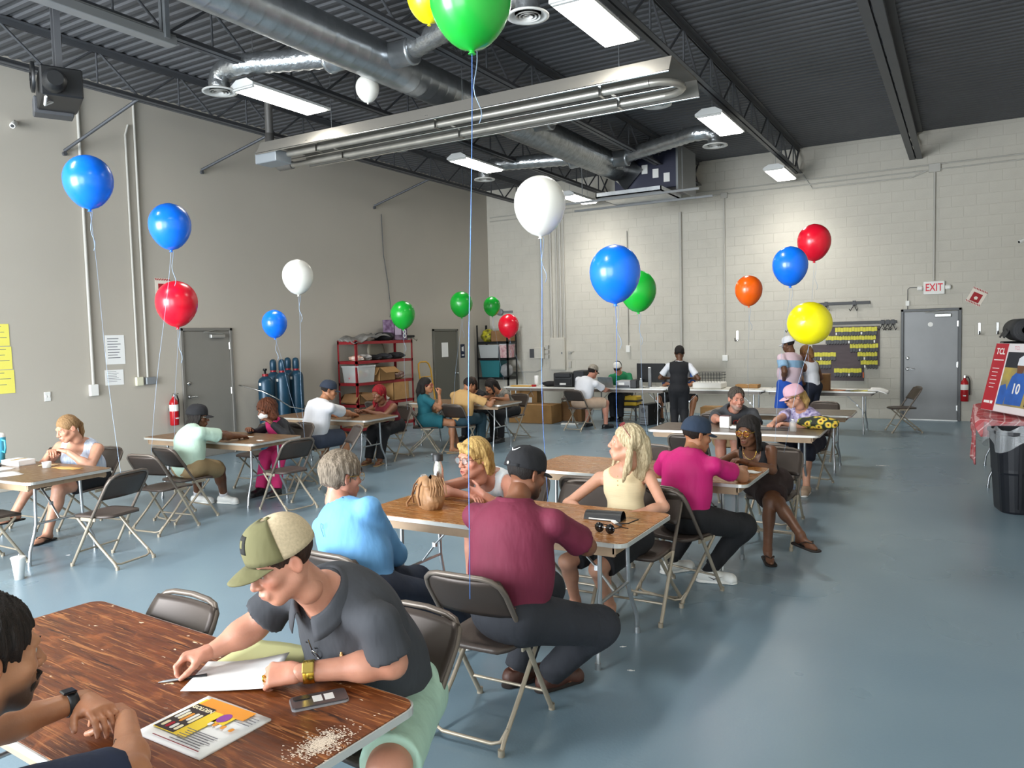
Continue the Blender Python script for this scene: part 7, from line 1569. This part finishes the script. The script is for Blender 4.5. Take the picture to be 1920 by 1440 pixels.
u2 = Person('woman with bright red hair in a maroon sleeveless top', (-7.55, 9.20, .52), (-7.57, 9.02, .875), (-7.55, 8.9, 1.025), 262, -6, 268, 280, 'brown', .98, sw=.185, bulk=.025, bust=.015, rh=(-7.72, 8.62, .785), lh=(-7.52, 8.62, .785), re=(-1, 0, -.8), le=(1, 0, -.8), la=(-7.38, 8.68, .085), ra=(-7.56, 8.64, .085), h=.0145, hh=.0065)
u2.shirt(cloth('maroon_knit', '#6f1422'), .012, tank=.03, name='top', seed=33); u2.trousers(C_black); u2.shoes(cloth('tan_slide', '#b79a72'), kind='flip')
u2.hair(HRed, 'long', .016, .005, fringe=.05, amp2=.005, strands=[([(.06, -.03, .03), (.085, -.02, -.05), (.09, .02, -.14), (.085, .05, -.2)], (.03, .032, .03, .01)), ([(0, -.09, .0), (0, -.1, -.12)], (.05, .03))])
chair(-7.56, 9.2, 270, 'folding chair of the red-haired woman')
v2 = Person('woman in teal dress with long black hair and red glasses, chin on hand', (-7.40, 9.86, .53), (-7.41, 9.85, .95), (-7.39, 9.87, 1.085), 30, 4, 38, 42, 'tan', .95, sw=.16, bust=.01, rh=(-7.22, 9.98, .93), lh=(-7.15, 10.02, .74), re=(.5, -.4, -1), rhd=(.1, .2, 1), rhn=(-.4, 0, 0), rcurl=(50, 55, 30), la=(-7.02, 10.18, .085), ra=(-7.0, 9.98, .085), rk=(.6, .5, 1.1), h=.0145, hh=.0065)
v2.shirt(cloth('teal_jersey', '#1c6470'), .013, .55, wr=.005, seed=35, name='dress'); v2.skirt(cloth('teal_jersey', '', 0), .62, name='dress_skirt'); v2.shoes(cloth('tan_slide', '', 0), kind='flip')
v2.hair(HBk, 'long', .012, .003, fringe=.046, strands=[([(0, -.09, .02), (0, -.115, -.08), (0, -.12, -.2), (0, -.11, -.3)], (.05, .055, .05, .02)), ([(.07, -.03, .03), (.08, -.05, -.1), (.06, -.08, -.24)], (.025, .035, .02)), ([(-.07, -.03, .03), (-.08, -.05, -.1)], (.025, .02))]); v2.glasses(mat('red_gloss', '#9c2028', .3), L_clear, .021, .003, 1.2)
chair(-7.42, 9.84, 36, 'folding chair of the woman in the teal dress')
w2 = Person('man in tan tee with receding dark hair, seen from behind', (-6.93, 10.16, .53), (-6.90, 10.22, .955), (-6.88, 10.34, 1.06), 68, -22, 92, 88, 'tan', 1.0, sw=.19, bulk=.015, hunch=.05, rh=(-6.62, 10.62, .785), lh=(-7.1, 10.7, .785), re=(1.2, .2, -.7), le=(-1, 0, -.8), h=.0145, hh=.0065)
w2.shirt(cloth('tan_tee', '#c79f66'), .017, .7, boxy=.012, wr=.006, seed=37); w2.trousers(cloth('teal_denim', '#26424e')); w2.shoes(M_black, M_white); w2.hair(HDk, 'fade', .004, .002, fringe=.07, amp2=.002)
chair(-6.94, 10.14, 92, 'folding chair of the man in the tan tee')
x2 = Person('dark-haired woman in grey speckled top leaning over the far table', (-6.95, 11.78, .52), (-7.08, 11.6, .87), (-7.17, 11.46, .97), 228, -30, 244, 262, 'tan', .95, sw=.17, bust=.01, rh=(-7.2, 11.15, .785), lh=(-6.85, 11.12, .785), le=(1.2, -.3, -.6), h=.015, hh=.0068)
x2.shirt(mat('speckled_grey', '#8d8a82', .85, 0, .6, 40, c2='#45433f'), .013, .35, seed=39, name='top'); x2.trousers(C_black); x2.shoes(M_black)
x2.hair(HBk, 'long', .014, .004, fringe=.045, strands=[([(.06, -.03, .03), (.085, 0, -.08), (.08, .03, -.18)], (.03, .035, .015)), ([(0, -.09, 0), (0, -.1, -.14)], (.055, .03)), ([(-.07, 0, .03), (-.085, .02, -.1)], (.03, .02))])
chair(-6.95, 11.8, 262, 'folding chair of the dark-haired woman at the far table')
y2 = Person('brown-haired woman behind the tan tee at the far table', (-7.6, 11.78, .52), (-7.62, 11.62, .86), (-7.6, 11.5, .99), 290, -14, 275, 270, 'tan', .93, sw=.165, rh=(-7.75, 11.2, .785), lh=(-7.5, 11.2, .785), h=.015, hh=.0068)
y2.shirt(C_black, .013, .5, seed=41, name='top'); y2.trousers(C_dkj); y2.shoes(M_black); y2.hair(HB, 'long', .014, .004, fringe=.046, strands=[([(.07, -.02, .03), (.08, -.03, -.1)], (.03, .02)), ([(0, -.09, 0), (0, -.1, -.12)], (.055, .03)), ([(-.07, -.02, .03), (-.08, -.03, -.1)], (.03, .02))])
chair(-7.6, 11.8, 270, 'folding chair of the brown-haired woman at the far table')

# --- along the block wall
n2 = Person('man in white shirt and patterned cap seated before the back tables', (-6.36, 13.42, .53), (-6.26, 13.55, .985), (-6.21, 13.68, 1.11), 72, -22, 84, 76, 'pink', 1.0, sw=.2, bulk=.02, hunch=.05, rh=(-6.05, 13.98, .74), lh=(-6.45, 13.95, .74), re=(1, 0, -.9), ra=(-5.98, 13.72, .085), la=(-6.45, 13.86, .085), rk=(.8, .6, .9), h=.016, hh=.007)
n2.shirt(C_white, .017, .7, boxy=.012, wr=.006, seed=43); n2.trousers(cloth('pinkish_khaki', '#b39a84'), .016, .48, name='shorts'); n2.shoes(M_black); n2.hair(HDk, 'short', .01, .003, fringe=.05, low=-.08); n2.cap(cloth('patterned_cap', '#b3a998', .9, .5, 40, '#6a625a'), None, tilt=-.03)
chair(-6.38, 13.4, 82, 'folding chair of the man in the white shirt by the back tables')
o2 = Person('man in green polo and white-fronted black cap behind the laptop', (-6.3, 15.45, .55), (-6.32, 15.27, .985), (-6.31, 15.14, 1.115), 282, -24, 276, 270, 'pink', 1.0, sw=.2, bulk=.015, rh=(-6.5, 14.95, .785), lh=(-6.12, 14.95, .785), h=.016, hh=.007)
o2.shirt(cloth('green_polo', '#137a4c'), .016, .72, boxy=.012, seed=45); o2.trousers(C_dkj); o2.shoes(M_black); o2.hair(HDk, 'fade', .004, 0, fringe=.05); o2.cap(C_black, C_black, mat('cap_white', '#e4e2dc', .9), tilt=-.03)
chair(-6.3, 15.48, 270, 'dark chair of the man in the green polo')
p2 = Person('person in blue top and black shorts seated behind the standing man', (-5.05, 15.48, .53), (-5.05, 15.36, .99), (-5.05, 15.26, 1.14), 285, -14, 282, 282, 'tan', 1.0, sw=.2, bulk=.02, rh=(-5.2, 14.98, .785), lh=(-4.7, 15.0, .785), la=(-4.72, 15.05, .085), ra=(-5.3, 15.0, .085), lk=(.8, -.5, .8), rk=(-.8, -.5, .8), h=.016, hh=.007)
p2.shirt(cloth('royal_blue_tee', '#2a57a5'), .016, .7, seed=47); p2.trousers(C_black, .016, .48, name='shorts'); p2.shoes(M_black, M_white); p2.hair(HDk, 'short', .01, .002)
chair(-5.05, 15.5, 282, 'folding chair behind the standing man')
k2 = Person('man standing in black vest over a white tee and black trousers', (-4.28, 13.0, .84), (-4.28, 13.03, 1.315), (-4.285, 13.07, 1.475), 112, -4, 108, 108, 'dark', .94, sw=.19, rh=(-4.12, 13.22, 1.02), lh=(-4.5, 13.2, 1.02), re=(1, -.4, -.9), le=(-1, -.4, -.9), la=(-4.36, 13.0, .085), ra=(-4.18, 12.98, .085), lfoot=115, rfoot=95, h=.016, hh=.007)
k2.shirt(C_white, .012, .72, seed=49); k2.trousers(C_black, .012); k2.shoes(M_black)
f = Field(k2.hip - .3, k2.neck + .3, .015); k2.torso(f, .026); f.cut(k2.hip + V3(0, 0, -.05), V3(0, 0, -1)); f.cone(k2.neck, k2.H(0, -.02, -.06), .07, .07, 0, sub=True)
for q, Sh in ((-1, k2.sl_), (1, k2.sr)): f.ell(Sh + k2.R * q * .05, (.07, .16, .15), np.stack([k2.R, k2.Fw, k2.ax], 1), .01, sub=True)
k2.add('vest', f, C_black); k2.hair(HBk, 'short', .007, .0, amp2=.002)
l2 = Person('man standing in white cap, pink and blue striped polo and blue shorts', (-2.50, 13.34, .92), (-2.50, 13.38, 1.425), (-2.535, 13.42, 1.585), 164, -14, 150, 140, 'dark', 1.02, sw=.2, bulk=.025, belly=.04, lh=(-2.56, 13.2, .98), rh=(-2.62, 13.75, 1.0), le=(.3, -.6, -.8), la=(-2.55, 13.28, .085), ra=(-2.42, 13.42, .085), h=.016, hh=.007)
sh = l2.shirt(mat('pale_pink_pique', '#d9bfc8', .85, 0, .08, 9), .018, .72, boxy=.012, seed=51, hem=-.06)
f = Field(l2.hip - .35, l2.neck + .35, .015); l2.torso(f, .0225); f.ell(l2.hip * .56 + l2.neck * .44 - l2.Fw * .01, ((.172 + .015 + .0225) * 1.02, (.114 + .039 + .0225) * 1.02, .30), np.stack([l2.R, l2.Fw, l2.ax], 1), .04); f.cone(l2.sl_, l2.le, .078, .085, .04, clip=[(l2.sl_ + (l2.le - l2.sl_) * .73, unit(l2.le - l2.sl_))]); f.cone(l2.sr, l2.re, .078, .085, .04, clip=[(l2.sr + (l2.re - l2.sr) * .73, unit(l2.re - l2.sr))]); f.cut(l2.chest + l2.ax * .03, l2.ax); f.cut(l2.chest - l2.ax * .10, -l2.ax); l2.add('blue_stripe', f, cloth('sky_stripe', '#8fb4d2'), sh)
l2.trousers(cloth('royal_blue_shorts', '#1f4fae'), .018, .48, name='shorts'); l2.shoes(M_black, M_white); l2.hair(HBk, 'fade', .003, 0); l2.cap(C_white, None, tilt=-.04)
m2 = Person('brown-haired woman in white tank top behind the striped polo', (-2.2, 13.72, .86), (-2.26, 13.72, 1.29), (-2.31, 13.74, 1.43), 150, -18, 145, 145, 'brown', .93, sw=.165, bust=.01, rh=(-2.25, 14.05, .85), lh=(-2.3, 13.6, .9), la=(-2.24, 13.66, .085), ra=(-2.14, 13.78, .085), h=.016, hh=.007)
m2.shirt(C_white, .012, tank=.07, name='tank_top', seed=53); m2.trousers(cloth('dark_navy_cotton', '', 0)); m2.shoes(M_black); m2.hair(hairm('light_brown_hair', '#8a6238', '#4a3018'), 'long', .012, .004, fringe=.05, strands=[([(0, -.09, .0), (0, -.11, -.1)], (.055, .03))])
for o in list(bpy.data.objects):
    if '_o' in o: del o['_o']
